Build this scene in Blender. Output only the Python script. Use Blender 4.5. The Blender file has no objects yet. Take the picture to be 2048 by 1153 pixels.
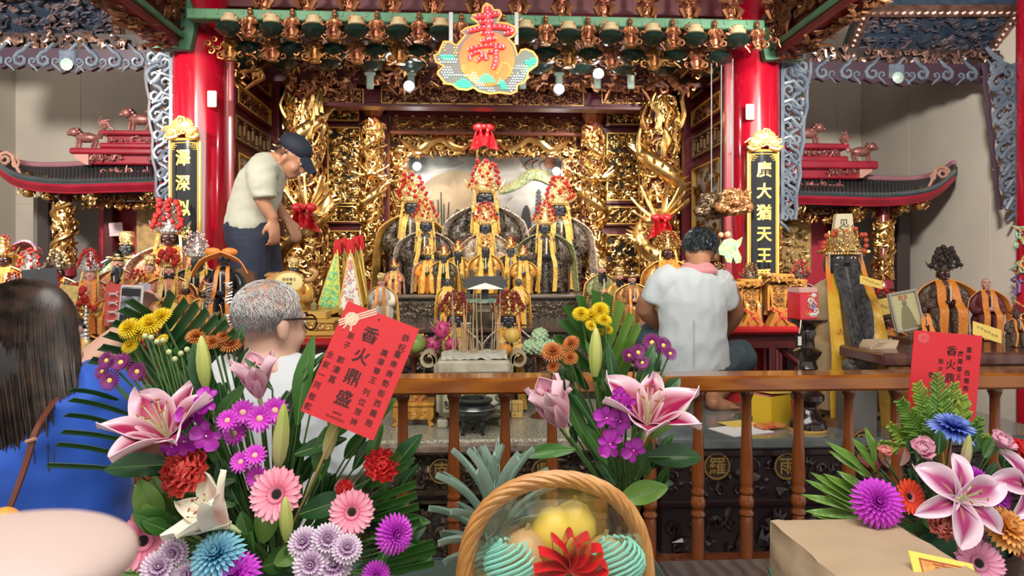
import bpy, math, random
from math import sin, cos, pi, radians as R
from mathutils import Vector as V, Matrix as MX, Euler, noise
random.seed(7)
SC = bpy.context.scene
COL = SC.collection
# ---------------------------------------------------------------- camera
F, CX, H0, ZC, PH = 1365.0, 1024.0, 545.0, 1.70, R(3.2)
cd = bpy.data.cameras.new('camera'); cam = bpy.data.objects.new('camera', cd); COL.objects.link(cam)
cam.location = (0, 0, ZC); cam.rotation_euler = (pi/2, 0, -PH)
cd.sensor_width = 36; cd.lens = 36*F/2048; cd.shift_y = -(576.5-H0)/2048
cd.clip_start = .02; cd.clip_end = 60
cd.dof.use_dof = True; cd.dof.focus_distance = 1.8; cd.dof.aperture_fstop = cd.lens/1000/.0030
SC.camera = cam
def P(px, py, D):
    "world point on the plane y=D seen at photo pixel px,py"
    u = (px-CX)/F; w = -(py-H0)/F
    x = u*cos(PH)+sin(PH); y = -u*sin(PH)+cos(PH); t = D/y
    return V((x*t, D, ZC+w*t))
def XP(px, D): return P(px, 545, D).x
def ZP(py, D, px=970): return P(px, py, D).z
def S(n, D): return n/F*D
# ---------------------------------------------------------------- world, lights, exposure
w = bpy.data.worlds.new('world'); SC.world = w; w.use_nodes = True
w.node_tree.nodes['Background'].inputs[0].default_value = (1.0, .93, .86, 1)
w.node_tree.nodes['Background'].inputs[1].default_value = .66
SC.view_settings.view_transform = 'Standard'; SC.view_settings.look = 'None'
SC.view_settings.gamma = 1; SC.view_settings.use_curve_mapping = False
SC.view_settings.exposure = .42
def light(name, kind, loc, power, size=.5, aim=None, col=(1, .9, .78), spot=60, sy=None, blend=.5):
    d = bpy.data.lights.new(name, kind); o = bpy.data.objects.new(name, d); COL.objects.link(o)
    o.location = loc; d.energy = power; d.color = col
    if kind == 'AREA':
        d.size = size
        if sy: d.shape = 'RECTANGLE'; d.size_y = sy
    elif kind == 'SPOT': d.spot_size = R(spot); d.shadow_soft_size = size; d.spot_blend = blend
    else: d.shadow_soft_size = size
    if aim is not None: o.rotation_euler = (V(aim)-V(loc)).to_track_quat('-Z', 'Y').to_euler()
    return o
light('hall_lamp', 'AREA', (0, .2, 4.0), 92, 3.2, (0, 2.2, .9), (1, .96, .9), sy=1.6)
light('altar_spot_left', 'SPOT', (-1.7, 1.5, 3.7), 300, .12, (-.5, 5.2, 1.95), (1, .9, .76), 53, blend=.7)
light('altar_spot_right', 'SPOT', (1.8, 1.5, 3.7), 300, .12, (.6, 5.2, 1.95), (1, .9, .76), 53, blend=.7)
light('bay_fill_left', 'SPOT', (-2.5, 2.5, 3.0), 330, .1, (-3.1, 5.9, 2.0), (1, .95, .87), 95)  # added unseen spot, fills the left bay with light
light('bay_fill_right', 'SPOT', (2.0, 2.5, 3.0), 330, .1, (2.9, 5.9, 2.0), (1, .95, .87), 95)  # unseen spot added to brighten the right bay wall
for x in (-.75, .05, .85): light('niche_fill', 'SPOT', (x, 5.16, 2.98), 26, .03, (x*.6, 5.2, 1.6), (1, .9, .78), 120)  # spots added out of sight behind the tie beam to light the statues
# ---------------------------------------------------------------- materials
MT = {}
def _nt(name):
    m = bpy.data.materials.new(name); m.use_nodes = True
    n = m.node_tree; return m, n, n.nodes['Principled BSDF']
def rgb(c): return (c[0], c[1], c[2], 1)
def mat(name, c, rough=.5, metal=0, c2=None, sc=20, bump=0, bsc=None, det=3, emit=0, spec=None, coat=0, sub=0, wood=False, stretch=None, alpha=1, trans=0, lo=.35, hi=.65, coord='Object', sheen=0):
    if name in MT: return MT[name]
    m, n, b = _nt(name)
    b.inputs['Base Color'].default_value = rgb(c); b.inputs['Roughness'].default_value = rough; b.inputs['Metallic'].default_value = metal
    if spec is not None: b.inputs['Specular IOR Level'].default_value = spec
    if coat: b.inputs['Coat Weight'].default_value = coat; b.inputs['Coat Roughness'].default_value = .08
    if sub: b.inputs['Subsurface Weight'].default_value = sub; b.inputs['Subsurface Radius'].default_value = (.01, .004, .002)
    if sheen: b.inputs['Sheen Weight'].default_value = sheen
    if emit: b.inputs['Emission Color'].default_value = rgb(c); b.inputs['Emission Strength'].default_value = emit
    if trans: b.inputs['Transmission Weight'].default_value = trans
    b.inputs['Alpha'].default_value = alpha
    tc = n.nodes.new('ShaderNodeTexCoord'); src = tc.outputs[coord]
    if stretch:
        mp = n.nodes.new('ShaderNodeMapping'); mp.inputs['Scale'].default_value = stretch; n.links.new(src, mp.inputs[0]); src = mp.outputs[0]
    if c2 is not None:
        if wood:
            t = n.nodes.new('ShaderNodeTexWave'); t.inputs['Scale'].default_value = sc; t.inputs['Distortion'].default_value = 5; t.inputs['Detail'].default_value = 4; t.inputs['Detail Scale'].default_value = 1.6
        else:
            t = n.nodes.new('ShaderNodeTexNoise'); t.inputs['Scale'].default_value = sc; t.inputs['Detail'].default_value = det
        rp = n.nodes.new('ShaderNodeValToRGB'); rp.color_ramp.elements[0].position = lo; rp.color_ramp.elements[1].position = hi
        rp.color_ramp.elements[0].color = rgb(c); rp.color_ramp.elements[1].color = rgb(c2)
        n.links.new(src, t.inputs['Vector']); n.links.new(t.outputs['Fac'], rp.inputs[0]); n.links.new(rp.outputs[0], b.inputs['Base Color'])
    if bump:
        t2 = n.nodes.new('ShaderNodeTexNoise'); t2.inputs['Scale'].default_value = bsc or sc; t2.inputs['Detail'].default_value = det
        bp = n.nodes.new('ShaderNodeBump'); bp.inputs['Strength'].default_value = bump; bp.inputs['Distance'].default_value = .01
        n.links.new(src, t2.inputs['Vector']); n.links.new(t2.outputs['Fac'], bp.inputs['Height']); n.links.new(bp.outputs[0], b.inputs['Normal'])
    MT[name] = m; return m
def brocade(name, cols, sc=40, rough=.45, metal=0, dist=2.5, coord='Object'):
    "woven silk: swirling bands of several thread colours"
    if name in MT: return MT[name]
    m, n, b = _nt(name); b.inputs['Roughness'].default_value = rough; b.inputs['Metallic'].default_value = metal
    tc = n.nodes.new('ShaderNodeTexCoord'); nz = n.nodes.new('ShaderNodeTexNoise'); nz.inputs['Scale'].default_value = sc*.45; nz.inputs['Detail'].default_value = 1.5
    nz.inputs['Distortion'].default_value = dist
    rp = n.nodes.new('ShaderNodeValToRGB'); rp.color_ramp.interpolation = 'CONSTANT'; e = rp.color_ramp.elements
    k = len(cols)
    for i, c in enumerate(cols):
        x = e[i] if i < 2 else e.new(.5)
        x.position = 0 if i == 0 else .33+.34*i/k
        x.color = rgb(c)
    n.links.new(tc.outputs[coord], nz.inputs['Vector']); n.links.new(nz.outputs['Fac'], rp.inputs[0]); n.links.new(rp.outputs[0], b.inputs['Base Color'])
    bp = n.nodes.new('ShaderNodeBump'); bp.inputs['Strength'].default_value = .25; bp.inputs['Distance'].default_value = .004
    n.links.new(nz.outputs['Fac'], bp.inputs['Height']); n.links.new(bp.outputs[0], b.inputs['Normal'])
    MT[name] = m; return m
def petal_mat(name, mid, edge, throat=None, rough=.5, axis='V', p0=.25, p1=.85, line=None):
    "colour that belongs to the petal itself: runs by its own UV (u across, v along)"
    if name in MT: return MT[name]
    m, n, b = _nt(name); b.inputs['Roughness'].default_value = rough
    b.inputs['Subsurface Weight'].default_value = .12; b.inputs['Subsurface Radius'].default_value = (.006, .003, .003)
    uv = n.nodes.new('ShaderNodeUVMap'); sp = n.nodes.new('ShaderNodeSeparateXYZ'); n.links.new(uv.outputs[0], sp.inputs[0])
    if axis == 'V': fac = sp.outputs[1]
    else:
        a = n.nodes.new('ShaderNodeMath'); a.operation = 'SUBTRACT'; a.inputs[1].default_value = .5; n.links.new(sp.outputs[0], a.inputs[0])
        q = n.nodes.new('ShaderNodeMath'); q.operation = 'ABSOLUTE'; n.links.new(a.outputs[0], q.inputs[0])
        q2 = n.nodes.new('ShaderNodeMath'); q2.operation = 'MULTIPLY'; q2.inputs[1].default_value = 1.5; n.links.new(q.outputs[0], q2.inputs[0])
        v3 = n.nodes.new('ShaderNodeMath'); v3.operation = 'POWER'; v3.inputs[1].default_value = 3; n.links.new(sp.outputs[1], v3.inputs[0])
        q3 = n.nodes.new('ShaderNodeMath'); q3.operation = 'MULTIPLY_ADD'; q3.inputs[1].default_value = .7; n.links.new(v3.outputs[0], q3.inputs[0]); n.links.new(q2.outputs[0], q3.inputs[2])
        fac = q3.outputs[0]
    rp = n.nodes.new('ShaderNodeValToRGB'); e = rp.color_ramp.elements
    e[0].position = p0; e[0].color = rgb(mid); e[1].position = p1; e[1].color = rgb(edge)
    if throat:
        t = e.new(0.0); t.color = rgb(throat); t = e.new(.13); t.color = rgb(mid)
    n.links.new(fac, rp.inputs[0]); n.links.new(rp.outputs[0], b.inputs['Base Color'])
    MT[name] = m; return m
# ---------------------------------------------------------------- mesh builder
def frame(d, up=V((0, 0, 1))):
    d = V(d).normalized(); s = d.cross(up)
    if s.length < 1e-4: s = d.cross(V((1, 0, 0)))
    s.normalize(); return d, s, s.cross(d)
def basis(x, y, z, o=(0, 0, 0)):
    m = MX((x, y, z)).transposed().to_4x4(); m.translation = V(o); return m
def face_cam(o, rz=0, rx=0, ry=0):
    "frame at o: local x right, local y up, local z out towards the viewer (-Y)"
    return MX.Translation(o) @ MX.Rotation(rz, 4, 'Z') @ MX.Rotation(pi/2+rx, 4, 'X') @ MX.Rotation(ry, 4, 'Z')
class MB:
    def __init__(s): s.v = []; s.f = []; s.m = []; s.uv = None
    def add(s, vs, fs, mi=0, T=None, uvs=None):
        b = len(s.v)
        s.v += [tuple(T @ V(p)) for p in vs] if T is not None else [tuple(p) for p in vs]
        if uvs is not None and s.uv is None: s.uv = [(0, 0)]*b
        if s.uv is not None: s.uv += list(uvs) if uvs is not None else [(0, 0)]*len(vs)
        for f in fs: s.f.append([i+b for i in f]); s.m.append(mi)
        return s
    def box(s, c, sz, mi=0, T=None, bev=0):
        x, y, z = sz[0]/2, sz[1]/2, sz[2]/2; cx, cy, cz = c
        if bev <= 0:
            vs = [(cx+a*x, cy+b*y, cz+d*z) for a in (-1, 1) for b in (-1, 1) for d in (-1, 1)]
            return s.add(vs, [(0, 1, 3, 2), (4, 6, 7, 5), (0, 4, 5, 1), (2, 3, 7, 6), (0, 2, 6, 4), (1, 5, 7, 3)], mi, T)
        e = min(bev, x*.9, y*.9, z*.9); vs = []; ix = {}
        for a in (-1, 1):
            for b in (-1, 1):
                for d in (-1, 1):
                    for k in range(3):
                        q = [cx+a*(x-e*(k != 0)), cy+b*(y-e*(k != 1)), cz+d*(z-e*(k != 2))]
                        ix[a, b, d, k] = len(vs); vs.append(q)
        fs = []
        for k in range(3):
            o = [i for i in range(3) if i != k]
            for sg in (-1, 1):
                q = []
                for t in ((-1, -1), (1, -1), (1, 1), (-1, 1)):
                    g = [0, 0, 0]; g[k] = sg; g[o[0]] = t[0]; g[o[1]] = t[1]; q.append(ix[g[0], g[1], g[2], k])
                fs.append(q if (sg > 0) == (k != 1) else q[::-1])
        for k in range(3):
            o = [i for i in range(3) if i != k]
            for t0 in (-1, 1):
                for t1 in (-1, 1):
                    g = [0, 0, 0]; g[o[0]] = t0; g[o[1]] = t1; a = g[:]; a[k] = -1; c2 = g[:]; c2[k] = 1
                    fs.append([ix[(*a, o[0])], ix[(*c2, o[0])], ix[(*c2, o[1])], ix[(*a, o[1])]])
        for a in (-1, 1):
            for b in (-1, 1):
                for d in (-1, 1): fs.append([ix[a, b, d, 0], ix[a, b, d, 1], ix[a, b, d, 2]])
        return s.add(vs, fs, mi, T)
    def tube(s, pts, r, n=8, mi=0, T=None, flat=1, up=None, cap=True):
        pts = [V(p) for p in pts]; k = len(pts); rs = r if isinstance(r, (list, tuple)) else [r]*k
        vs = []; fs = []; pu = up
        for i, p in enumerate(pts):
            d = pts[min(i+1, k-1)]-pts[max(i-1, 0)]
            if d.length < 1e-9: d = V((0, 0, 1))
            d.normalize()
            if pu is None: pu = V((0, 0, 1)) if abs(d.z) < .9 else V((0, 1, 0))
            sd = d.cross(pu)
            if sd.length < 1e-5: sd = d.cross(V((1, .3, .2)))
            sd.normalize(); u2 = sd.cross(d)
            if up is None: pu = u2
            for j in range(n):
                a = 2*pi*j/n; vs.append(p+sd*(cos(a)*rs[i])+u2*(sin(a)*rs[i]*flat))
        for i in range(k-1):
            for j in range(n): fs.append((i*n+j, i*n+(j+1) % n, (i+1)*n+(j+1) % n, (i+1)*n+j))
        if cap: fs.append(tuple(range(n))[::-1]); fs.append(tuple(range((k-1)*n, k*n)))
        return s.add(vs, fs, mi, T)
    def lathe(s, prof, n=24, mi=0, T=None, o=(0, 0, 0), sx=1, sy=1, cap=True, lobe=None):
        vs = []; fs = []; k = len(prof)
        for (r, z) in prof:
            for j in range(n):
                a = 2*pi*j/n; q = r*(1+lobe[1]*cos(lobe[0]*a)) if lobe else r
                vs.append((o[0]+q*cos(a)*sx, o[1]+q*sin(a)*sy, o[2]+z))
        for i in range(k-1):
            for j in range(n): fs.append((i*n+j, i*n+(j+1) % n, (i+1)*n+(j+1) % n, (i+1)*n+j))
        if cap: fs.append(tuple(range(n))[::-1]); fs.append(tuple(range((k-1)*n, k*n)))
        return s.add(vs, fs, mi, T)
    def ball(s, c, r, n=10, m=7, mi=0, T=None, rot=None):
        if not isinstance(r, (tuple, list)): r = (r, r, r)
        vs = [V((0, 0, -r[2]))]; fs = []
        for i in range(1, m):
            t = pi*i/m-pi/2
            for j in range(n): a = 2*pi*j/n; vs.append(V((r[0]*cos(t)*cos(a), r[1]*cos(t)*sin(a), r[2]*sin(t))))
        vs.append(V((0, 0, r[2])))
        for j in range(n): fs.append((0, 1+(j+1) % n, 1+j))
        for i in range(m-2):
            for j in range(n): fs.append((1+i*n+j, 1+i*n+(j+1) % n, 1+(i+1)*n+(j+1) % n, 1+(i+1)*n+j))
        e = len(vs)-1
        for j in range(n): fs.append((e, 1+(m-2)*n+j, 1+(m-2)*n+(j+1) % n))
        if rot is not None: vs = [rot @ p for p in vs]
        c = V(c); return s.add([p+c for p in vs], fs, mi, T)
    def ribbon(s, pts, wd, side, th=.003, mi=0, T=None, uv=True):
        "flat strip of real thickness; side = vector or list of vectors across the strip"
        pts = [V(p) for p in pts]; k = len(pts); vs = []; uvs = []
        for i, p in enumerate(pts):
            d = pts[min(i+1, k-1)]-pts[max(i-1, 0)]; sd = V(side[i] if isinstance(side, list) else side).normalized()
            nn = sd.cross(d); nn = nn.normalized() if nn.length > 1e-9 else V((0, 1, 0))
            w2 = (wd[i] if isinstance(wd, (list, tuple)) else wd)/2
            for a, b in ((-1, -1), (1, -1), (1, 1), (-1, 1)):
                vs.append(p+sd*(a*w2)+nn*(b*th/2)); uvs.append((.5+a*.5, i/(k-1)))
        fs = []
        for i in range(k-1):
            for j in range(4): fs.append((i*4+j, i*4+(j+1) % 4, i*4+4+(j+1) % 4, i*4+4+j))
        fs += [(3, 2, 1, 0), tuple(range((k-1)*4, k*4))]
        return s.add(vs, fs, mi, T, uvs if uv else None)
    def poly(s, pts, th, T=None, mi=0, mi2=None):
        "outline in local xy, extruded from z=0 to z=th"
        k = len(pts); vs = [(x, y, 0) for x, y in pts]+[(x, y, th) for x, y in pts]
        ar = sum(pts[i][0]*pts[(i+1) % k][1]-pts[(i+1) % k][0]*pts[i][1] for i in range(k))
        a = tuple(range(k)); b = tuple(range(k, 2*k))
        if ar > 0: a = a[::-1]
        else: b = b[::-1]
        s.add(vs, [b], mi, T); o = len(s.v)-2*k
        s.f.append([o+i for i in a]); s.m.append(mi)
        for i in range(k):
            j = (i+1) % k; q = (i, j, k+j, k+i) if ar > 0 else (j, i, k+i, k+j)
            s.f.append([o+x for x in q]); s.m.append(mi if mi2 is None else mi2)
        return s
    def grid(s, fn, nu, nv, mi=0, T=None, cu=False, th=0, flip=False):
        "surface fn(u,v); th gives it thickness along its own normal"
        q = [[V(fn(i/nu, j/nv)) for i in range(nu+(0 if cu else 1))] for j in range(nv+1)]
        n = len(q[0]); vs = [p for row in q for p in row]; uvs = [(i/nu, j/nv) for j in range(nv+1) for i in range(n)]; fs = []
        for j in range(nv):
            for i in range(nu):
                f = (j*n+i, j*n+(i+1) % n, (j+1)*n+(i+1) % n, (j+1)*n+i); fs.append(f[::-1] if flip else f)
        if th:
            N = [V((0, 0, 0)) for _ in vs]
            for f in fs:
                nn = (vs[f[1]]-vs[f[0]]).cross(vs[f[3]]-vs[f[0]])+(vs[f[3]]-vs[f[2]]).cross(vs[f[1]]-vs[f[2]])
                for i in f: N[i] += nn
            b = len(vs); vs = vs+[p-N[i].normalized()*th for i, p in enumerate(vs)]; uvs = uvs+uvs
            fs = fs+[tuple(i+b for i in f)[::-1] for f in fs]
            ed = {}
            for f in fs[:len(fs)//2]:
                for a, c in zip(f, f[1:]+f[:1]): ed[(a, c)] = 1
            for (a, c) in list(ed):
                if (c, a) not in ed: fs.append((c, a, a+b, c+b))
        return s.add(vs, fs, mi, T, uvs)
    def curl(s, o, sz, T=None, mi=0, a0=0, turns=1.2, sg=1, r=.16, n=5, k=11, tail=.9):
        "carved scroll in local xy: a tail that winds into a spiral, tapering, bulging towards +z"
        pts = []; rs = []
        for i in range(k):
            t = i/(k-1)
            if t < .35:
                q = t/.35; a = a0; rad = sz*(1+tail*(1-q)); 
                pts.append((o[0]+rad*cos(a)-sg*sin(a)*sz*tail*(1-q)*.9*-1, o[1]+rad*sin(a)+sg*cos(a)*sz*tail*(1-q)*-.9, o[2]+.05*sz*q))
            else:
                q = (t-.35)/.65; a = a0+sg*q*turns*2*pi; rad = sz*(1-.78*q)
                pts.append((o[0]+rad*cos(a), o[1]+rad*sin(a), o[2]+sz*(.05+.22*q)))
            rs.append(sz*r*(.35+.65*sin(pi*min(1, .12+t*.8))))
        return s.tube(pts, rs, n, mi, T, flat=.9)
    def text(s, st, size, T, mi=0, th=.002, bold=0, align='CENTER', sx=1):
        d = text_data(st, bold, align)
        vs, fs = d; vs = [(x*size*sx, y*size, z*th) for x, y, z in vs]
        return s.add(vs, fs, mi, T)
    def build(s, name, mats, parent=None, smooth=True, sharp=40):
        me = bpy.data.meshes.new(name); off = OFF.get(parent.name if parent else None)
        vs = s.v if off is None else [(a-off[0], b-off[1], c-off[2]) for a, b, c in s.v]
        me.from_pydata(vs, [], s.f)
        if not isinstance(mats, (list, tuple)): mats = [mats]
        for m in mats: me.materials.append(m)
        if len(mats) > 1: me.polygons.foreach_set('material_index', s.m)
        if s.uv is not None:
            l = me.uv_layers.new(name='UVMap'); ix = [0]*len(me.loops); me.loops.foreach_get('vertex_index', ix)
            l.data.foreach_set('uv', [c for i in ix for c in s.uv[i]])
        if smooth:
            me.polygons.foreach_set('use_smooth', [True]*len(me.polygons))
            if sharp: me.set_sharp_from_angle(angle=R(sharp))
        me.update()
        o = bpy.data.objects.new(name, me); COL.objects.link(o)
        if parent is not None:
            o.parent = parent
            if off is not None: OFF[o.name] = off
        return o
OFF = {}
_TX = {}
def text_data(st, bold=0, align='CENTER'):
    k = (st, bold, align)
    if k in _TX: return _TX[k]
    c = bpy.data.curves.new('lettering', 'FONT'); c.body = st; c.align_x = align; c.align_y = 'CENTER'; c.size = 1; c.extrude = .5; c.offset = bold; c.resolution_u = 3
    o = bpy.data.objects.new('lettering', c); COL.objects.link(o)
    dg = bpy.context.evaluated_depsgraph_get(); dg.update(); me = bpy.data.meshes.new_from_object(o.evaluated_get(dg))
    vs = [(v.co.x, v.co.y, v.co.z+.5) for v in me.vertices]; fs = [tuple(p.vertices) for p in me.polygons]
    bpy.data.objects.remove(o); bpy.data.meshes.remove(me); bpy.data.curves.remove(c)
    _TX[k] = (vs, fs); return _TX[k]
def tag(o, label=None, cat=None, group=None, kind=None):
    if label: o['label'] = label
    if cat: o['category'] = cat
    if group: o['group'] = group
    if kind: o['kind'] = kind
    return o
def thing(name, label, cat, loc=(0, 0, 0), rz=0, group=None, sc=1, world=False):
    "an Empty at the thing's base; with world=True its parts are given in world coordinates"
    o = bpy.data.objects.new(name, None); COL.objects.link(o); o.empty_display_size = .05
    o.location = loc; o.rotation_euler = (0, 0, rz); o.scale = (sc, sc, sc)
    if world: OFF[o.name] = tuple(loc)
    return tag(o, label, cat, group)
def kids(o): return [c for c in KID.get(o.name, [])]
KID = {}
def index_kids():
    KID.clear()
    for o in COL.objects:
        if o.parent: KID.setdefault(o.parent.name, []).append(o)
def dup(o, parent=None, **kw):
    c = o.copy(); COL.objects.link(c)
    if parent is not None: c.parent = parent
    for ch in kids(o): dup(ch, c)
    if 'loc' in kw: c.location = kw['loc']
    if 'rot' in kw: c.rotation_euler = kw['rot']
    if 'sc' in kw: c.scale = (kw['sc'],)*3
    tag(c, kw.get('label'), None, kw.get('group')); return c
def struct(name, mb, mats, **k):
    o = mb.build(name, mats, **k); o['kind'] = 'structure'; return o
def fuse(mb, voxel, smooth=6, name='body', mats=None, parent=None, fac=.5):
    "weld overlapping volumes into one continuous skin (voxel remesh, then smoothing)"
    o = mb.build(name, mats, parent)
    m = o.modifiers.new('r', 'REMESH'); m.mode = 'VOXEL'; m.voxel_size = voxel; m.use_smooth_shade = True
    if smooth: q = o.modifiers.new('s', 'SMOOTH'); q.iterations = smooth; q.factor = fac
    dg = bpy.context.evaluated_depsgraph_get(); dg.update(); me = bpy.data.meshes.new_from_object(o.evaluated_get(dg))
    o.modifiers.clear(); old = o.data; o.data = me; me.name = name
    if not me.materials:
        for x in (mats if isinstance(mats, (list, tuple)) else [mats]): me.materials.append(x)
    bpy.data.meshes.remove(old)
    me.polygons.foreach_set('use_smooth', [True]*len(me.polygons)); return o
def rnd(a, b): return random.uniform(a, b)
def lerp(a, b, t): return a+(b-a)*t
def bez(p, n=10):
    "smooth Catmull-Rom through points"
    p = [V(q) for q in p]; out = []
    for i in range(len(p)-1):
        a, b, c, d = p[max(i-1, 0)], p[i], p[i+1], p[min(i+2, len(p)-1)]
        for j in range(n):
            t = j/n; out.append(.5*((2*b)+(c-a)*t+(2*a-5*b+4*c-d)*t*t+(3*b-a-3*c+d)*t**3))
    out.append(p[-1]); return out
# palette
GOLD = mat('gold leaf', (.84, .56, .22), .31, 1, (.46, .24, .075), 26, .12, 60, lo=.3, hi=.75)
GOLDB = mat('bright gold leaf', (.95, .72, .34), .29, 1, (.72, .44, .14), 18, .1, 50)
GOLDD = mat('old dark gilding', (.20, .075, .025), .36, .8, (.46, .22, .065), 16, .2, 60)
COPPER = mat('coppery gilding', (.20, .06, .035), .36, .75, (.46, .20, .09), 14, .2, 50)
GPAINT = mat('gold paint', (.83, .52, .12), .4, .3)
RED = mat('red lacquer', (.36, .003, .018), .16, 0, (.29, .003, .013), 3, coat=.5)
REDP = mat('purplish red painted wood', (.13, .012, .022), .4, 0, (.09, .008, .014), 6, .05, 30)
REDD = mat('dark red painted wood', (.085, .008, .010), .45, 0, (.05, .005, .007), 6)
REDM = mat('crimson painted wood', (.30, .012, .030), .35, 0, (.22, .008, .02), 8)
DARK = mat('blackened wood', (.012, .008, .008), .5, 0, (.03, .016, .012), 20)
BLACK = mat('black lacquer', (.006, .008, .010), .12, coat=.6)
GREEN = mat('worn green paint', (.085, .22, .12), .6, 0, (.05, .15, .085), 9, .1, 30)
# ================================================================ the room
ZF = 0.0
WALLM = mat('pale tiled wall', (.56, .50, .42), .55, 0, (.50, .45, .385), 2.2, .03, 60)
FLOORM = mat('grey stone floor', (.20, .17, .15), .3, 0, (.15, .13, .115), 5)
DB = 6.2; XL, XR = -4.0, 3.62
struct('floor', MB().box((0, 2.6, -.05), (12, 9, .1)), FLOORM, smooth=False)
m = MB()
m.box(((XL-.05+XR+.05)/2, DB+.1, 2.4), (XR-XL+.3, .2, 4.8))
for i in range(7): m.box((XL+.55+i*1.14, DB-.001, 2.4), (.004, .004, 4.8), 1)
for z in (1.1, 2.3, 3.5): m.box(((XL+XR)/2, DB-.001, z), (XR-XL, .004, .004), 1)
struct('wall_back', m, [WALLM, mat('wall joint', (.46, .41, .345), .7)], smooth=False)
for nm, x, sx in (('wall_left', XL, -1), ('wall_right', XR, 1)):
    m = MB(); m.box((x+sx*.1, 4.7, 2.4), (.2, 3.0, 4.8))
    for i in range(3): m.box((x, 3.7+i*.9, 2.4), (.004, .004, 4.8), 1)
    struct(nm, m, [WALLM, MT['wall joint']], smooth=False)
m = MB(); m.box((0, 3.2, 4.75), (12, 7, .1))
for i in range(16): m.box((-5.4+i*.72, 3.2, 4.66), (.12, 7, .1), 0)
struct('ceiling', m, REDD, smooth=False)
# red round columns, kind structure
def column(nm, cx, D, r, sides=40):
    m = MB(); T = MX.Translation((cx, D, 0))
    m.lathe([(r*1.5, 0), (r*1.55, .1), (r*1.3, .22), (r*1.05, .3), (r, .32), (r, 4.7)], sides, 0, T)
    return struct(nm, m, RED)
CLX, CRX, CD = XP(402, 4.45), XP(1509, 4.45), 4.45
column('column_left', CLX, CD, .165); column('column_right', CRX, CD, .157)
OCX = XP(2094, 4.1); column('column_outer', OCX, 4.1, .16)
# painted stucco scrolls that climb the outer column
m = MB(); random.seed(3)
for i in range(46):
    a = R(rnd(155, 265)); z = rnd(1.2, 2.05); T = MX.Translation((OCX+.155*cos(a), 4.1+.155*sin(a), z)) @ MX.Rotation(a+pi/2, 4, 'Z') @ MX.Rotation(pi/2, 4, 'X')
    m.curl((0, 0, 0), rnd(.035, .075), T, random.choice((0, 0, 1, 2, 3)), rnd(0, 6), 1.1, random.choice((-1, 1)))
t = tag(m.build('column_relief', [mat('pale green stucco', (.25, .42, .28), .5), mat('gilt stucco', (.6, .38, .14), .35, .5), mat('pink stucco', (.5, .25, .22), .5), mat('violet stucco', (.16, .10, .26), .5)]),
        'painted relief of scrolls winding round the red column at the far right', 'relief')
# light switches on the columns
for px, py, D, lb in ((424, 198, 4.29, 'cream switch plate high on the red column behind the beige polo shirt'), (1500, 224, 4.295, 'cream switch plate on the red column above the plaque reading 廣大猶天王爵')):
    p = P(px, py, D); o = thing('switch_plate', lb, 'switch', p, world=True); m = MB(); m.box(p, (.055, .012, .10), bev=.006); m.build('plate', mat('cream plastic', (.85, .75, .52), .4), o)
# ---------------------------------------------------------------- carving
def carve(mb, w, h, T, sz, seed=1, mi=0, leaf=.35, dens=1.0, keep=None, n=5, depth=.02, beast=0):
    "dense relief of scrolls, leaves and small beasts over a w x h rectangle"
    rg = random.Random(seed); st = sz*.86/dens; nx = max(1, round(w/st)); ny = max(1, round(h/st))
    for i in range(nx):
        for j in range(ny):
            x = -w/2+(i+.5+rg.uniform(-.35, .35))*w/nx; y = -h/2+(j+.5+rg.uniform(-.35, .35))*h/ny
            if keep and not keep(x, y): continue
            k = rg.random(); s = sz*rg.uniform(.55, 1.0); z = rg.uniform(0, depth)
            x = max(-w/2+s*.5, min(w/2-s*.5, x)); y = max(-h/2+s*.5, min(h/2-s*.5, y))
            if k < beast:
                a = rg.choice((0, pi)); c = -1 if a else 1
                mb.ball((x, y, z+s*.3), (s*.75, s*.34, s*.34), 8, 5, mi, T); mb.ball((x+c*s*.8, y+s*.35, z+s*.3), (s*.26, s*.24, s*.22), 6, 4, mi, T)
                for q in (-.6, -.35, .35, .6): mb.tube([(x+q*s, y-.1*s, z+s*.3), (x+q*s*1.3, y-.45*s, z+s*.25), (x+q*s*1.1, y-.8*s, z+s*.2)], [s*.14, s*.1, s*.07], 5, mi, T)
                mb.tube([(x-c*s*.7, y+.1*s, z+s*.3), (x-c*s*1.1, y+.4*s, z+s*.3), (x-c*s*.9, y+.7*s, z+s*.25)], [s*.1, s*.12, s*.03], 5, mi, T)
            elif k < 1-leaf:
                mb.curl((x, y, z), s*.6, T, mi, rg.uniform(0, 6.28), rg.uniform(.8, 1.5), rg.choice((-1, 1)), rg.uniform(.26, .38), n, 10, rg.uniform(.3, 1.2))
            else:
                a = rg.uniform(0, 6.28)
                for q in (-.5, 0, .5):
                    d = V((cos(a+q), sin(a+q), 0)); c = V((x, y, z))
                    mb.tube([c, c+d*s*.5+V((0, 0, s*.2)), c+d*s*1.05+V((0, 0, s*.12))], [s*.14, s*.26, s*.03], 5, mi, T, flat=.6, up=V((0, 0, 1)))
def rectframe(mb, x0, x1, y0, y1, w, d, T, mi=0, z=0):
    for a, b, c, e in ((x0, x1, y0, y0+w), (x0, x1, y1-w, y1), (x0, x0+w, y0+w, y1-w), (x1-w, x1, y0+w, y1-w)):
        mb.box(((a+b)/2, (c+e)/2, z+d/2), (b-a, e-c, d), mi, T)
def FT(px0, px1, py0, py1, D):
    "frame centred on a photo rectangle at depth D, and its size in metres"
    a = P(px0, py1, D); b = P(px1, py0, D); c = (a+b)/2
    return face_cam(c), b.x-a.x, b.z-a.z
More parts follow.
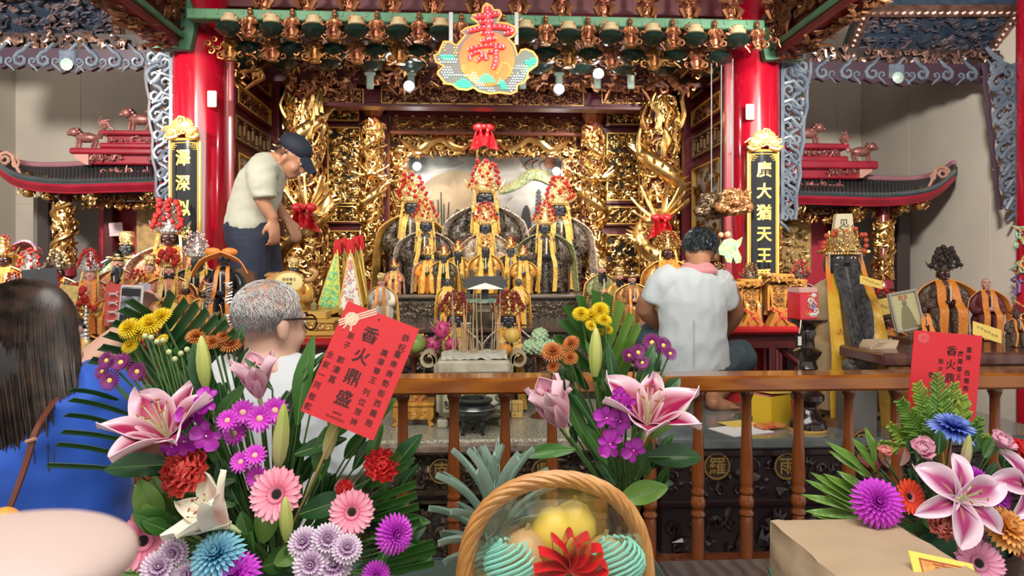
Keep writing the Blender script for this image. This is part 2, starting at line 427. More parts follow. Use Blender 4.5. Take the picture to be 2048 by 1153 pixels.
# ---------------------------------------------------------------- carved eave of bracket sets
EV = thing('bracket_eave', 'gilded eave of stacked bracket figures under a green beam above the altar', 'eave', (0, 4.3, 3.0), world=True)
m = MB(); a = P(395, 200, 4.75); b = P(1500, 200, 4.75)
m.box(((a.x+b.x)/2, 4.82, 3.62), (b.x-a.x+.1, .06, 1.2)); m.build('backing_board', REDD, EV, False)
m = MB(); a = P(372, 26, 4.12); b = P(1530, 26, 4.12); zb = ZP(38, 4.12)
m.box(((a.x+b.x)/2, 4.16, zb), (b.x-a.x, .08, .062), bev=.006)
for i in range(48): m.box((lerp(a.x, b.x, (i+.5)/48), 4.118, zb+.012*(-1)**i), (.012, .006, .028))
m.build('green_beam', GREEN, EV, False)
for py, D, w in ((8, 4.5, .05),):
    m = MB(); m.box(((a.x+b.x)/2, D, ZP(py, D)+.12), (b.x-a.x, .06, .36)); m.build('upper_board', mat('deep red board', (.11, .012, .02), .5), EV, False)
def fig_mesh(wing=True, seed=1):
    "carved bracket figure, local: origin at its foot, 0.26 m tall, faces -Y"
    rg = random.Random(seed); m = MB()
    m.lathe([(.045, 0), (.05, .012), (.036, .03), (.046, .07), (.05, .10), (.036, .14), (.04, .165), (.018, .19)], 9, 0, sx=1, sy=.8)
    m.ball((0, -.006, .215), (.022, .024, .028), 8, 6); m.ball((0, 0, .242), (.018, .018, .016), 7, 5)
    for s in (-1, 1):
        m.tube([(s*.036, -.01, .165), (s*.062, -.02, .12), (s*.03, -.05, .10)], [.018, .016, .010], 6)
        m.tube([(s*.02, -.02, .09), (s*.05, -.05, .05), (s*.03, -.055, .005)], [.022, .02, .012], 6)
        if wing:
            T = MX.Translation((s*.07, .0, .09)) @ MX.Rotation(pi/2, 4, 'X')
            for q in range(5): m.curl((s*(.01+.026*q), -.04+.03*((q*7) % 5), 0), rg.uniform(.022, .04), T, 0, rg.uniform(0, 6), 1.2, s, .24)
    for q in range(7):
        T = MX.Translation((rg.uniform(-.04, .04), -.04, rg.uniform(.01, .17))) @ MX.Rotation(pi/2, 4, 'X'); m.curl((0, 0, 0), rg.uniform(.012, .022), T, 0, rg.uniform(0, 6), 1, 1, .26)
    return m
block = MB(); block.lathe([(.03, .085), (.062, .10), (.062, .125), (.05, .13), (.046, .155), (.03, .165)], 14, 1); block.lathe([(.015, 0), (.055, .008), (.10, .045), (.088, .08), (.055, .095)], 16, 0)
CREAM = mat('cream paint', (.40, .31, .17), .6)
bo = block.build('bracket_block', [mat('black green enamel', (.008, .018, .014), .22), CREAM]); bo.parent = EV
figs = [fig_mesh(True, i).build('bracket_figure', [COPPER if i < 2 else GOLDD]) for i in range(3)]
bigf = [fig_mesh(False, 9+i).build('standing_figure', COPPER) for i in range(2)]
for o in figs+bigf: o.parent = EV
def put(o, p, sc=1, first={}):
    loc = V(p)-V(OFF[EV.name])
    if o.name in first:
        c = o.copy(); COL.objects.link(c)
    else: c = o; first[o.name] = 1
    c.location = loc; c.scale = (sc,)*3; return c
n = 13
for i in range(n):
    px = 460+i*84.5
    put(bigf[i % 2], P(px+70, 26+i*1.8, 4.2), 1.05)
    put(figs[i % 2], P(px+40, 76+i*2.0, 4.1), .70)
    put(bo, P(px, 74+i*1.9, 4.12), .85)
    if i < n-1:
        put(figs[2-(i % 2)], P(px+2, 122+i*1.7, 4.25), .74)
        put(bo, P(px+42, 116+i*1.6, 4.3), .95)
        put(bo, P(px+25, 138+i*1.4, 4.58), .95)
# scroll-carved openwork under the brackets, with pale struts
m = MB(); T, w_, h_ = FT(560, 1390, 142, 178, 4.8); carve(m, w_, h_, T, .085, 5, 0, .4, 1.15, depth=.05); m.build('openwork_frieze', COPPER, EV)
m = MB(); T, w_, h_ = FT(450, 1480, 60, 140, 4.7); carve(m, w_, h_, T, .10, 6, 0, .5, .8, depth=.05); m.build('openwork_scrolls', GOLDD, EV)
for px in (740, 822, 1045, 1195, 1262, 1118):
    m = MB(); T, _, _ = FT(px-10, px+10, 150, 178, 4.74); m.box((0, 0, 0), (.05, .10, .03), 0, T, .008); m.box((0, .055, 0), (.075, .025, .035), 0, T, .006); m.build('strut', mat('pale green enamel', (.42, .52, .42), .35), EV)
# corner clumps where the eave meets the columns
for px, s in ((470, 1), (1440, -1)):
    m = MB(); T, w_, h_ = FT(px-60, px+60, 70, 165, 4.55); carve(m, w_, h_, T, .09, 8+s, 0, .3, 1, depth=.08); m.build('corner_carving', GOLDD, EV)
# ---------------------------------------------------------------- beams running from the column heads toward the viewer
for nm, x, s, lb in (('head_beam', CLX, -1, 'dark carved beam running forward from the head of the left red column'), ('head_beam', CRX, 1, 'dark carved beam running forward from the head of the right red column')):
    z0 = ZP(110, 4.3); o = thing(nm, lb, 'beam', (x, 3.2, z0), world=True)
    m = MB(); m.box((x+s*.10, 2.6, z0+.30), (.13, 3.5, .54), 0, None, .01); m.box((x+s*.12, 2.6, z0+.015), (.15, 3.5, .035), 1); m.box((x+s*.02, 2.6, z0+.06), (.02, 3.5, .03), 2); m.box((x+s*.02, 2.6, z0+.50), (.03, 3.5, .04), 2); m.build('beam', [REDD, mat('deep red paint', (.16, .012, .018), .4), GREEN], o, False)
    m = MB(); T = MX.Translation((x+s*.03, 2.6, z0+.28)) @ MX.Rotation(pi/2 if s < 0 else -pi/2, 4, 'Z') @ MX.Rotation(pi/2, 4, 'X'); carve(m, 3.4, .36, T, .11, 12+s, 0, .4, 1); carve(m, 3.3, .12, MX.Translation((x+s*.12, 2.6, z0)) @ MX.Rotation(pi/2, 4, 'Z') @ MX.Rotation(pi, 4, 'X'), .08, 14, 0, .5, .9); m.build('carved_face', mat('dim gilding', (.10, .035, .02), .42, .6, (.22, .10, .04), 16, .2, 50), o)
    m = MB(); m.poly([(-.12, -.02), (.12, -.02), (.16, .18), (.08, .36), (-.08, .36), (-.16, .18)], .05, face_cam((x+s*.10, 4.28, z0))); m.build('end_board', GREEN, o, False)
# ---------------------------------------------------------------- hanging carved tablets over the side bays
SLATE = mat('slate blue enamel', (.045, .07, .11), .3, 0, (.02, .03, .05), 8, .1, 40)
GLINT = mat('dusky copper glints', (.20, .10, .085), .3, .75, (.42, .26, .20), 14, .2, 40)
for lb, q, rx in (('large dark blue carved tablet leaning out above the bay at the right', [(1665, 128), (1980, 126), (2030, 14), (1738, 4)], .5), ('large dark blue carved tablet high above the bay at the left', [(-120, 85), (262, 74), (222, -22), (-150, -30)], .5)):
    D0, D1 = 4.75, 4.25; A, B, C_, E = P(*q[0], D0), P(*q[1], D0), P(*q[2], D1), P(*q[3], D1)
    o = thing('carved_tablet', lb, 'tablet', (A+B)/2, world=True)
    ax = (B-A).normalized(); ay = ((C_+E)/2-(A+B)/2); hh = ay.length; ay.normalize(); az = ax.cross(ay); ww = ((B-A).length+(C_-E).length)/2
    T = basis(ax, ay, az, (A+B+C_+E)/4); m = MB(); m.box((0, 0, -.03), (ww, hh, .05), 0, T); m.build('tablet_board', [SLATE], o, False)
    m = MB(); carve(m, ww*.92, hh*.85, T, .075, 31, 0, .6, 1, depth=.02, n=4); m.build('relief', [mat('dusky blue relief', (.05, .06, .09), .3, .35, (.22, .14, .12), 9, .2, 40, lo=.45, hi=.72)], o)
    m = MB(); rectframe(m, -ww/2, ww/2, -hh/2, hh/2, .06, .05, T)
    for i in range(int(ww/.05)):
        for yy in (-hh/2+.03, hh/2-.03): m.ball((-ww/2+.03+i*.05, yy, .05), (.028, .02, .016), 6, 4, 0, T, MX.Rotation(.6, 3, 'Z'))
    for i in range(int(hh/.05)):
        for xx in (-ww/2+.03, ww/2-.03): m.ball((xx, -hh/2+.03+i*.05, .05), (.02, .028, .016), 6, 4, 0, T, MX.Rotation(.6, 3, 'Z'))
    m.build('rope_border', GLINT, o)
# dark beams and valances across the bays
BG = mat('blue grey enamel', (.065, .085, .115), .32, 0, (.13, .15, .18), 10)
for nm, x0, x1, s in (('left', -60, 352, -1), ('right', 1560, 2000, 1)):
    D = 4.5; a = P(x0, 130, D); b = P(x1, 130, D); c = (a+b)/2; yb = 100 if s < 0 else 128
    zt = ZP(yb, D, (x0+x1)/2); lb = 'dark beam with blue grey scalloped valance across the %s bay' % nm
    o = thing('bay_valance', lb, 'valance', (c.x, D, zt), world=True)
    m = MB(); m.box((c.x, D+.03, zt+.05), (b.x-a.x, .06, .11)); m.build('beam', DARK, o, False)
    m = MB(); T = face_cam((c.x, D-.01, zt+.03)); carve(m, b.x-a.x, .12, T, .06, 40+s, 0, .4, 1, depth=.04); m.build('dark_carving', GLINT, o)
    m = MB(); T = face_cam((c.x, D-.03, zt-.07)); W = b.x-a.x; pts = [(-W/2, .06)]
    k = 28
    for i in range(k+1): pts.append((-W/2+W*i/k, -.05-.022*abs(sin(i*1.57))-.03*math.exp(-((i-k/2)/2.5)**2)))
    pts.append((W/2, .06)); m.poly(pts, .03, T, 0); m.build('scalloped_board', mat('violet brown paint', (.035, .017, .028), .4), o, False)
    m = MB()
    for i in range(9):
        xx = -W/2+W*(i+.5)/9; sg = 1 if i < 4.5 else -1
        m.curl((xx, -.015, .03), .05, T, 0, pi/2, 1.2, sg, .26, 6, 14, 1.2); m.curl((xx+.07*sg, -.025, .03), .03, T, 0, -pi/2, 1.1, -sg, .26, 6, 12, 1.0)
    m.box((0, 0, .03), (.11, .10, .03), 0, T, .01); m.lathe([(.01, 0), (.04, .008), (.0, .03)], 10, 1, T @ MX.Translation((0, -.045, .04)))
    m.build('scrolls', [BG, mat('pale jade enamel', (.30, .40, .33), .35)], o)
# bracket boards with scrolls beside the columns
def spandrel(px0, px1, py0, py1, D, lb, s, seed):
    a = P(px0, py1, D); b = P(px1, py0, D); o = thing('hanging_bracket', lb, 'bracket', (a.x, D, a.z), world=True)
    W = b.x-a.x; H = b.z-a.z; xs = a.x if s > 0 else b.x; T = face_cam((xs, D, b.z)); rg = random.Random(seed)
    m = MB(); m.box((s*.012, -H/2, .02), (.024, H, .05), 0, T)
    k = 9
    for i in range(k):
        t = i/(k-1); y = -.03-t*(H-.08); wv = W*(1-.55*t); 
        m.curl((s*wv*.62, y, .02), .062*(1-.3*t), T, 0, pi/2, 1.25, s*(-1)**i, .3, 6, 14, 1.1); m.curl((s*wv*.28, y-.04, .02), .045, T, 0, -pi/2, 1.1, -s, .3, 6, 12, 1.0)
        m.tube([(s*.02, y, .02), (s*wv*.4, y+.02, .03), (s*wv*.75, y-.05, .03)], [.014, .018, .012], 6, 0, T)
    m.tube([(s*W*(1-.5*i/14)*.92+.008*sin(i*2), -H*i/14, .01) for i in range(15)], .016, 6, 2, T)
    m.build('scroll_board', [BG, MT['dusky copper glints'], MT['violet brown paint'] if s < 0 else BG], o)
    m = MB()
    for i in range(26):
        t = rg.random(); m.curl((s*W*(1-.55*t)*rg.uniform(.2, .75), -.04-t*(H-.1), 0), rg.uniform(.02, .04), T, 0, rg.uniform(0, 6), 1.1, rg.choice((-1, 1)), .28)
    m.build('dark_openwork', GLINT, o)
spandrel(286, 352, 108, 440, 4.46, 'blue grey carved scroll bracket on the outer side of the left red column', -1, 2)
spandrel(1556, 1624, 126, 440, 4.46, 'blue grey carved scroll bracket on the outer side of the right red column', 1, 3)
spandrel(1958, 2030, 128, 420, 4.3, 'blue grey carved scroll bracket beside the far right column', -1, 4)
# ================================================================ the altar niche
def panel(parent, T, w, h, sz, seed, gold, back=DARK, fr=REDP, beast=0.1, leaf=.35, dens=1.1, lattice=False, fw=.03):
    "framed carved panel: moulded frame, gold fillet, pierced relief"
    m = MB(); rectframe(m, -w/2, w/2, -h/2, h/2, fw, .03, T, 0); f = m.build('panel_frame', fr, parent, False)
    m = MB(); rectframe(m, -w/2+fw, w/2-fw, -h/2+fw, h/2-fw, .008, .034, T, 0); m.build('gold_fillet', GPAINT, f, False)
    m = MB(); carve(m, w-2*fw-.016, h-2*fw-.016, T, sz, seed, 0, leaf, dens, depth=.015, beast=beast); m.build('carving', gold, parent)
    m = MB(); m.box((0, 0, -.012), (w, h, .012), 0, T); m.build('backboard', back, parent, False)
PALE = mat('painted light behind lattice', (.50, .49, .50), .6)  # pale backing colour stands in for light coming through the lattice
# side screens running back from the columns (planes of constant x)
def side_screen(px, pxb, s, lb):
    D0 = 4.5; x = P(px, 545, D0).x; u = (pxb-CX)/F; xx = u*cos(PH)+sin(PH); yy = -u*sin(PH)+cos(PH); D1 = x*yy/xx
    L = D1-D0; o = thing('lattice_screen', lb, 'screen', (x, D0, 1.0), world=True)
    R0 = MX.Rotation(pi/2*(1 if s < 0 else -1), 4, 'Z') @ MX.Rotation(pi/2, 4, 'X')
    m = MB(); m.box((x+s*.05, (D0+D1)/2, 1.9), (.08, L+.1, 2.4)); m.build('board', REDP, o, False)
    tops = {}
    def row(z0, z1, kind, seed):
        T = MX.Translation((x-s*.0+(-s)*.002, (D0+D1)/2, (z0+z1)/2)) @ R0; w_, h_ = L*.86, (z1-z0)
        if kind == 'lat': panel(o, T, w_, h_, .07, seed, GOLDD, PALE, REDP, .06, .25, .68)
        elif kind == 'fret':
            m = MB(); rectframe(m, -w_/2, w_/2, -h_/2, h_/2, .012, .02, T); 
            for i in range(9):
                a = -w_/2+.03+i*(w_-.06)/8; m.box((a, h_*.12*(-1)**i, .008), (.010, h_*.55, .014), 0, T); m.box((a+.02, h_*.3*(-1)**i, .008), (.05, .009, .014), 0, T)
            m.build('fret_panel', mat('dull gilt fret', (.42, .28, .12), .4, .5), o, False)
        else: panel(o, T, w_, h_, .05, seed, COPPER, REDD, REDP, .1, .4, 1.1, fw=.018)
    row(3.02, 3.22, 'c', 51); row(2.80, 2.96, 'c', 52); row(2.58, 2.74, 'fret', 53); row(1.75, 2.52, 'lat', 54); row(1.40, 1.70, 'c', 55)
    m = MB(); m.box((x-s*.01, D0-.03, 2.0), (.07, .06, 2.6), 0, None, .01); m.box((x-s*.02, D1+.03, 2.0), (.10, .08, 2.6), 0, None, .01); m.build('stile', mat('satin purple red wood', (.27, .05, .06), .22, coat=.4), o)
    return x, D1
xl, D1l = side_screen(458, 540, -1, 'carved lattice screen right of the left red column, behind the beige polo shirt')
xr, D1r = side_screen(1457, 1385, 1, 'carved lattice screen beside the right red column, behind the hanging lion ornament')
# back wall of the niche with door panels between the dragon pillars
BK = thing('niche_screen', 'dark red wooden screen wall with gilded panels on both sides of the painting', 'screen', (0, 5.4, 1.0), world=True)
m = MB(); D = 5.42
for a, b in ((520, 774), (1164, 1420)):
    A, B = P(a, 545, D), P(b, 545, D); m.box(((A.x+B.x)/2, D+.05, 2.0), (B.x-A.x, .08, 2.3))
A, B = P(520, 545, D), P(1420, 545, D); m.box(((A.x+B.x)/2, D+.05, 3.3), (B.x-A.x, .08, .7)); m.build('board', REDP, BK, False)
for (a, b, c, d, kind, sd) in ((650, 728, 250, 415, 'g', 1), (652, 726, 410, 448, 's', 2), (650, 728, 456, 560, 'g', 3), (1206, 1284, 262, 408, 'g', 4), (1204, 1284, 412, 452, 's', 5), (1204, 1284, 464, 560, 'g', 6), (648, 722, 218, 246, 's', 7), (1210, 1290, 222, 254, 's', 8), (568, 600, 212, 246, 's', 10), (568, 600, 252, 400, 's', 11), (1340, 1352, 262, 400, 's', 12)):
    T, w_, h_ = FT(a, b, c, d, D-.01); panel(BK, T, w_, h_, .06 if kind == 'g' else .045, 60+sd, GOLDB if kind == 'g' else GOLD, DARK, REDP, .12, .35, 1.2, fw=.024 if kind == 'g' else .012)
# tie beam with carved medallion strips
TB = thing('tie_beam', 'long dark red beam with gilded cartouches across the niche below the brackets', 'beam', (0, 5.0, 2.95), world=True)
m = MB(); a = P(640, 185, 5.0); b = P(1310, 195, 5.0); zc = ZP(196, 5.0)
m.box(((a.x+b.x)/2, 5.03, zc), (b.x-a.x, .08, .125), 0, None, .015); m.box(((a.x+b.x)/2, 5.0, zc-.075), (b.x-a.x, .12, .022)); m.build('beam', REDP, TB, False)
for x0, x1, sd in ((642, 722, 1), (768, 1162, 2), (1208, 1290, 3)):
    T, w_, h_ = FT(x0, x1, 183, 203, 4.985); m = MB(); carve(m, w_, h_+.02, T, .045, 70+sd, 0, .4, 1.2, beast=.1); c = m.build('cartouche', COPPER, TB)
    m = MB(); rectframe(m, -w_/2-.02, w_/2+.02, -h_/2-.016, h_/2+.016, .007, .012, T); m.build('cartouche_border', GPAINT, c, False)
# baluster row of pale knobs and beam with running horses
m = MB(); a = P(782, 228, 5.5); b = P(1168, 228, 5.5); T, w_, h_ = FT(782, 1168, 216, 236, 5.5)
HB = thing('horse_beam', 'narrow beam of gilded running horses over the painting with a row of pale knobs', 'beam', (0, 5.5, 2.85), world=True)
m.box((0, 0, -.03), (w_, h_+.02, .03), 0, T); m.build('dark_board', DARK, HB, False)
for i in range(12):
    m = MB(); xx = -w_/2+w_*(i+.35)/12; m.lathe([(.010, -.04), (.016, -.034), (.009, -.02), (.010, .012), (.018, .03), (.012, .042)], 10, 0, T @ MX.Translation((xx, 0, .01)) @ MX.Rotation(-pi/2, 4, 'X')); m.build('pale_knob', mat('pale blue white paint', (.62, .68, .70), .4), HB)
m = MB(); 
for i in range(12): carve(m, .09, .04, T @ MX.Translation((-w_/2+w_*(i+.85)/12, -.012, 0)), .03, 80+i, 0, .4, 1)
m.build('scroll_infill', GOLDD, HB)
T, w_, h_ = FT(782, 1168, 237, 266, 5.5); m = MB(); m.box((0, 0, -.04), (w_, h_, .08), 0, T, .006); m.box((0, -h_/2, .01), (w_, .02, .06), 0, T); m.build('beam', mat('copper red paint', (.26, .06, .025), .35), HB, False)
def horse(m, T, x, y, s, c, mi=0):
    m.ball((x, y, .015), (s*.62, s*.26, .02), 8, 6, mi, T); m.tube([(x+c*s*.5, y+.05*s, .015), (x+c*s*.8, y+.4*s, .02), (x+c*s*1.1, y+.42*s, .02)], [s*.2, s*.14, s*.08], 6, mi, T)
    for q, e in ((.5, .9), (.35, .75), (-.5, -.9), (-.4, -.65)): m.tube([(x+c*q*s, y-.1*s, .015), (x+c*(q+e)/2*s*1.15, y-.3*s, .015), (x+c*e*s, y-.52*s, .012)], [s*.13, s*.09, s*.05], 5, mi, T)
    m.tube([(x-c*s*.6, y+.1*s, .015), (x-c*s*.9, y+.2*s, .015), (x-c*s*1.15, y, .01)], [s*.06, s*.1, s*.02], 5, mi, T)
for i in range(8):
    m = MB(); horse(m, T, -w_/2+w_*(i+.5)/8, .0, .06, 1 if i < 4 else -1); m.build('running_horse', GOLDB, HB)
m = MB(); carve(m, w_*.97, h_*.7, T, .03, 91, 0, .5, 1); m.build('ground_scrolls', GOLDD, HB)
# gilded frame round the painting
GF = thing('gilded_picture_frame', 'deep gilded frame of dragons and scrolls round the landscape painting', 'frame', (0, 5.6, 1.5), world=True)
for (a, b, c, d, sd) in ((776, 1166, 264, 312, 1), (770, 816, 300, 600, 2), (1124, 1168, 300, 600, 3)):
    T, w_, h_ = FT(a, b, c, d, 5.6); m = MB(); carve(m, w_, h_, T, .062, 100+sd, 0, .4, 1.35, depth=.04); m.build('carved_border', GOLD, GF)
    m = MB(); m.box((0, 0, -.015), (w_, h_, .02), 0, T); m.build('border_back', mat('burnt red board', (.10, .035, .012), .5), GF, False)
for sgn, x0 in ((1, 800), (-1, 1140)):     # dragons facing the middle along the top
    pts = [P(x0+sgn*q*1.0, y, 5.56-.02) for q, y in ((0, 278), (18, 292), (40, 300), (62, 284), (85, 278), (105, 292), (128, 296), (145, 282))]
    m = MB(); b_ = bez(pts, 6); m.tube(b_, [.012+.022*sin(pi*min(1, (i+3)/len(b_))) for i in range(len(b_))], 8); m.ball(pts[-1], (.05, .035, .035), 8, 6)
    for i in range(0, len(b_), 3): m.tube([b_[i], b_[i]+V((0, -.02, .05))], [.010, .002], 5)
    m.build('dragon_relief', GOLDB, GF)
for px in (776, 1168):
    m = MB(); p = P(px, 545, 5.52); m.box((p.x, 5.52, 2.05), (.028, .05, 1.55), 0, None, .006); m.build('edge_post', mat('orange brown varnish', (.30, .09, .03), .25), GF, False)
# landscape painting
T, w_, h_ = FT(808, 1132, 300, 600, 5.8); PT = thing('landscape_painting', 'misty landscape painting with hills and a green dragon behind the black faced statues', 'painting', T.translation, world=True)
def paint_mat():
    m_, n_, b = _nt('painted mist'); b.inputs['Roughness'].default_value = .35
    tc = n_.nodes.new('ShaderNodeTexCoord'); nz = n_.nodes.new('ShaderNodeTexNoise'); nz.inputs['Scale'].default_value = 2.2; nz.inputs['Detail'].default_value = 4; nz.inputs['Distortion'].default_value = 1.2
    mp = n_.nodes.new('ShaderNodeMapping'); mp.inputs['Scale'].default_value = (1, 1, 2.4); n_.links.new(tc.outputs['Object'], mp.inputs[0]); n_.links.new(mp.outputs[0], nz.inputs['Vector'])
    rp = n_.nodes.new('ShaderNodeValToRGB'); e = rp.color_ramp.elements; e[0].position = .32; e[0].color = (.17, .17, .16, 1); e[1].position = .62; e[1].color = (.50, .47, .41, 1); q = e.new(.47); q.color = (.36, .34, .31, 1)
    n_.links.new(nz.outputs['Fac'], rp.inputs[0]); n_.links.new(rp.outputs[0], b.inputs['Base Color']); return m_
m = MB(); m.box((0, 0, -.01), (w_, h_, .02), 0, T); m.build('canvas', paint_mat(), PT, False)
def hill(c, pts, mt, z): 
    m = MB(); q = [(T.inverted() @ P(a, b, 5.8)).to_2d() for a, b in pts]; m.poly([(p.x, p.y) for p in q], .002, T @ MX.Translation((0, 0, z))); m.build('painted_hill', mt, PT, False)
hill(0, [(812, 430), (830, 380), (870, 352), (915, 340), (945, 348), (965, 372), (1000, 400), (1010, 590), (812, 590)], mat('ochre wash', (.40, .30, .18), .5, 0, (.28, .205, .12), 7), .001)
hill(0, [(1000, 590), (1005, 420), (1040, 378), (1075, 368), (1120, 390), (1130, 590)], mat('grey wash', (.38, .36, .33), .5, 0, (.26, .25, .24), 7), .002)
m = MB(); pts = bez([P(a, b, 5.775) for a, b in ((1000, 384), (1030, 372), (1060, 350), (1085, 352), (1105, 362), (1124, 350))], 7); m.tube(pts, [.01+.035*sin(pi*(i+2)/(len(pts)+4)) for i in range(len(pts))], 8, flat=.25, up=V((0, 1, 0)))
m.ball(P(1100, 325, 5.785), (.05, .01, .05), 10, 6, 1)
for k in range(5): m.tube(bez([P(1070+k*9, 318+k*3, 5.785), P(1052+k*14, 330, 5.785), P(1062+k*12, 345, 5.785)], 4), .005, 5, 1)
for i in range(2, len(pts)-2): m.tube([pts[i], pts[i]+V((.01, -.004, .055))], [.012, .002], 4, 2)
m.build('painted_dragon', [brocade('dragon scales paint', [(.10, .22, .10), (.34, .36, .14), (.55, .50, .32)], 70, .5), mat('faded coral paint', (.45, .18, .10), .5), mat('straw paint', (.5, .42, .2), .5)], PT)
hill(0, [(1040, 500), (1041, 440), (1046, 418), (1050, 411), (1055, 411), (1059, 420), (1063, 442), (1064, 500)], mat('ink silhouette', (.02, .018, .018), .5), .004)
for x0, y0, x1 in ((868, 412, 872), (876, 400, 878), (882, 385, 884), (888, 408, 888), (898, 405, 893), (866, 402, 870)): hill(0, [(x0-1.2, y0), (x0+1.2, y0), (x1+1.2, 480), (x1-1.2, 480)], MT['ink silhouette'], .004)
hill(0, [(812, 318), (830, 312), (850, 309), (900, 318), (930, 326), (905, 336), (860, 338), (835, 352), (812, 360)], mat('grey green wash', (.20, .21, .18), .5, 0, (.33, .33, .29), 9), .003)
hill(0, [(1040, 316), (1075, 309), (1124, 312), (1127, 345), (1100, 352), (1070, 345), (1048, 338)], MT['grey green wash'], .003)
m = MB()
for k in range(9): z = k*.034; m.box((0, .006, z-.10), (.085-.006*k, .012, .018), 0, MX.Translation(P(1078, 425, 5.78))); m.box((0, .006, z-.085), (.055-.005*k, .01, .02), 0, MX.Translation(P(1078, 425, 5.78)))
m.build('painted_pagoda', mat('ink blue', (.012, .016, .028), .5), PT, False)
# round glowing bulbs; the pair on the painting stand in for glass glare
for px, py, D, lb in ((834, 333, 5.66, 'glaring white spot at the upper left of the painting'), (1113, 343, 5.66, 'glaring white spot at the upper right of the painting'), (818, 172, 4.55, 'white spot lamp glowing under the brackets left of the luminous sign'), (1118, 178, 4.55, 'white spot lamp glowing under the brackets right of the luminous sign'), (1197, 147, 4.5, 'white spot lamp high under the brackets, farthest right of the luminous sign')):
    p = P(px, py, D); o = thing('spot_light', lb, 'lamp', p, world=True); m = MB(); T = face_cam(p); m.lathe([(.035, -.05), (.04, 0), (.034, .006)], 18, 0, T, cap=False); m.build('housing', mat('grey metal', (.3, .3, .3), .4, .8), o)
    m = MB(); m.ball((0, 0, .0), (.034, .034, .018), 14, 8, 0, T); m.build('bulb', mat('lit white bulb', (.92, .96, 1.0), .3, emit=7), o)
    if D > 5: m = MB(); m.tube([p+V((0, .04, 0)), V((p.x, 5.79, p.z+.01))], .008, 6); m.build('arm', MT['grey metal'], o)
    light('lamp_glow', 'POINT', p+V((0, -.09, -.03)), 2.2, .03, None, (.95, .97, 1))
# ---------------------------------------------------------------- gilded dragon pillars
def dragon_pillar(px, D, pyt, r, lb, s, seed, big=True):
    x = XP(px, D); zt = ZP(pyt, D); z0 = 1.38 if big else 1.555; H = zt-z0; o = thing('dragon_pillar', lb, 'pillar', (x, D, z0), world=True); rg = random.Random(seed)
    m = MB(); m.lathe([(r*1.2, z0), (r*1.25, z0+.06), (r*.62, z0+.1), (r*.6, zt)], 20, 0, MX.Translation((x, D, 0))); m.build('shaft', mat('shaft red', (.16, .02, .012), .3), o)
    m = MB(); T = MX.Translation((x, D, zt)); m.lathe([(r*.5, -.16), (r*.7, -.13), (r*.55, -.10), (r*.95, -.03), (r*1.0, .02), (r*.75, .08), (r*.8, .10), (r*.6, .12)], 20, 0, T, lobe=(8, .05)); m.build('capital', mat('capital copper red', (.22, .05, .025), .35, .3, (.4, .14, .05), 20), o)
    m = MB(); k = 46; pts = []
    for i in range(k): t = i/(k-1); a = seed+s*t*2*pi*(2.1 if big else 2.6); pts.append((x+cos(a)*r*.85, D+sin(a)*r*.85, z0+.12+(H-.35)*t))
    rr = [r*(.16+.32*sin(pi*min(1, .12+.8*i/k))) for i in range(k)]; m.tube(pts, rr, 10)
    for i in range(1, k-1):
        c = V(pts[i])-V((x, D, pts[i][2])); c.normalize()
        m.tube([V(pts[i])+c*rr[i]*.7, V(pts[i])+c*rr[i]*1.7+V((0, 0, .03))], [r*.13, .003], 5)
    m.build('dragon_body', GOLDB, o)
    m = MB(); hd = V((x+s*r*.3, D-r*1.1, z0+H*.40)) if big else V((x, D-r*1.1, z0+H*.62)); q = r*1.0
    m.ball(hd, (q*.55, q*.6, q*.45), 10, 7); m.ball(hd+V((s*q*.35, -q*.35, -q*.1)), (q*.42, q*.4, q*.22), 8, 6); m.ball(hd+V((s*q*.3, -q*.25, -q*.42)), (q*.34, q*.36, q*.14), 8, 6)
    for a in range(12): d = V((rg.uniform(-1, 1), rg.uniform(-.6, .2), rg.uniform(-.8, 1))); d.normalize(); m.tube(bez([hd+d*q*.4, hd+d*q*1.0+V((0, 0, q*.2)), hd+d*q*1.5+V((0, 0, q*.5))], 4), [q*.1]*4+[q*.07]*4+[.003], 5)
    for a in (-1, 1): m.ball(hd+V((a*q*.25, -q*.5, q*.18)), q*.11, 6, 5); m.tube(bez([hd+V((a*q*.2, 0, q*.4)), hd+V((a*q*.4, .02, q*.9)), hd+V((a*q*.3, .03, q*1.3))], 4), [q*.08]*8+[.004], 5)
    m.build('dragon_head', GOLDB, o)
    m = MB()
    for i in range(int(300*H*(1 if big else .7))):
        a = rg.uniform(pi*.98, 2.02*pi); z = z0+.1+rg.random()*(H-.25); rad = r*rg.uniform(.72, 1.0)
        T = MX.Translation((x+rad*cos(a), D+rad*sin(a), z)) @ MX.Rotation(a+pi/2, 4, 'Z') @ MX.Rotation(pi/2, 4, 'X'); m.curl((0, 0, 0), rg.uniform(.02, .04), T, 0, rg.uniform(0, 6), rg.uniform(.8, 1.4), rg.choice((-1, 1)), .28, 5, 9, .8)
    if big:
        for i in range(9):      # flames licking upward near the top
            a = rg.uniform(pi*1.1, 1.9*pi); z = zt-.65+rg.random()*.32; c = V((x+r*cos(a), D+r*sin(a), z)); m.tube(bez([c, c+V((rg.uniform(-.04, .04), -.01, .09)), c+V((rg.uniform(-.05, .05), 0, .19)), c+V((rg.uniform(-.03, .03), 0, .28))], 4), [.018, .022, .022, .02, .02, .018, .017, .016, .014, .012, .01, .006, .002], 5, flat=.6)
    m.build('cloud_scrolls', GOLD, o)
    return x, D, z0, H
dragon_pillar(612, 4.98, 138, .15, 'thick gilded dragon pillar beside the stooping man in the cap', 1, .3)
dragon_pillar(1318, 4.98, 158, .15, 'thick gilded dragon pillar right of the altar, with a red cloth on the dragon', -1, 1.1)
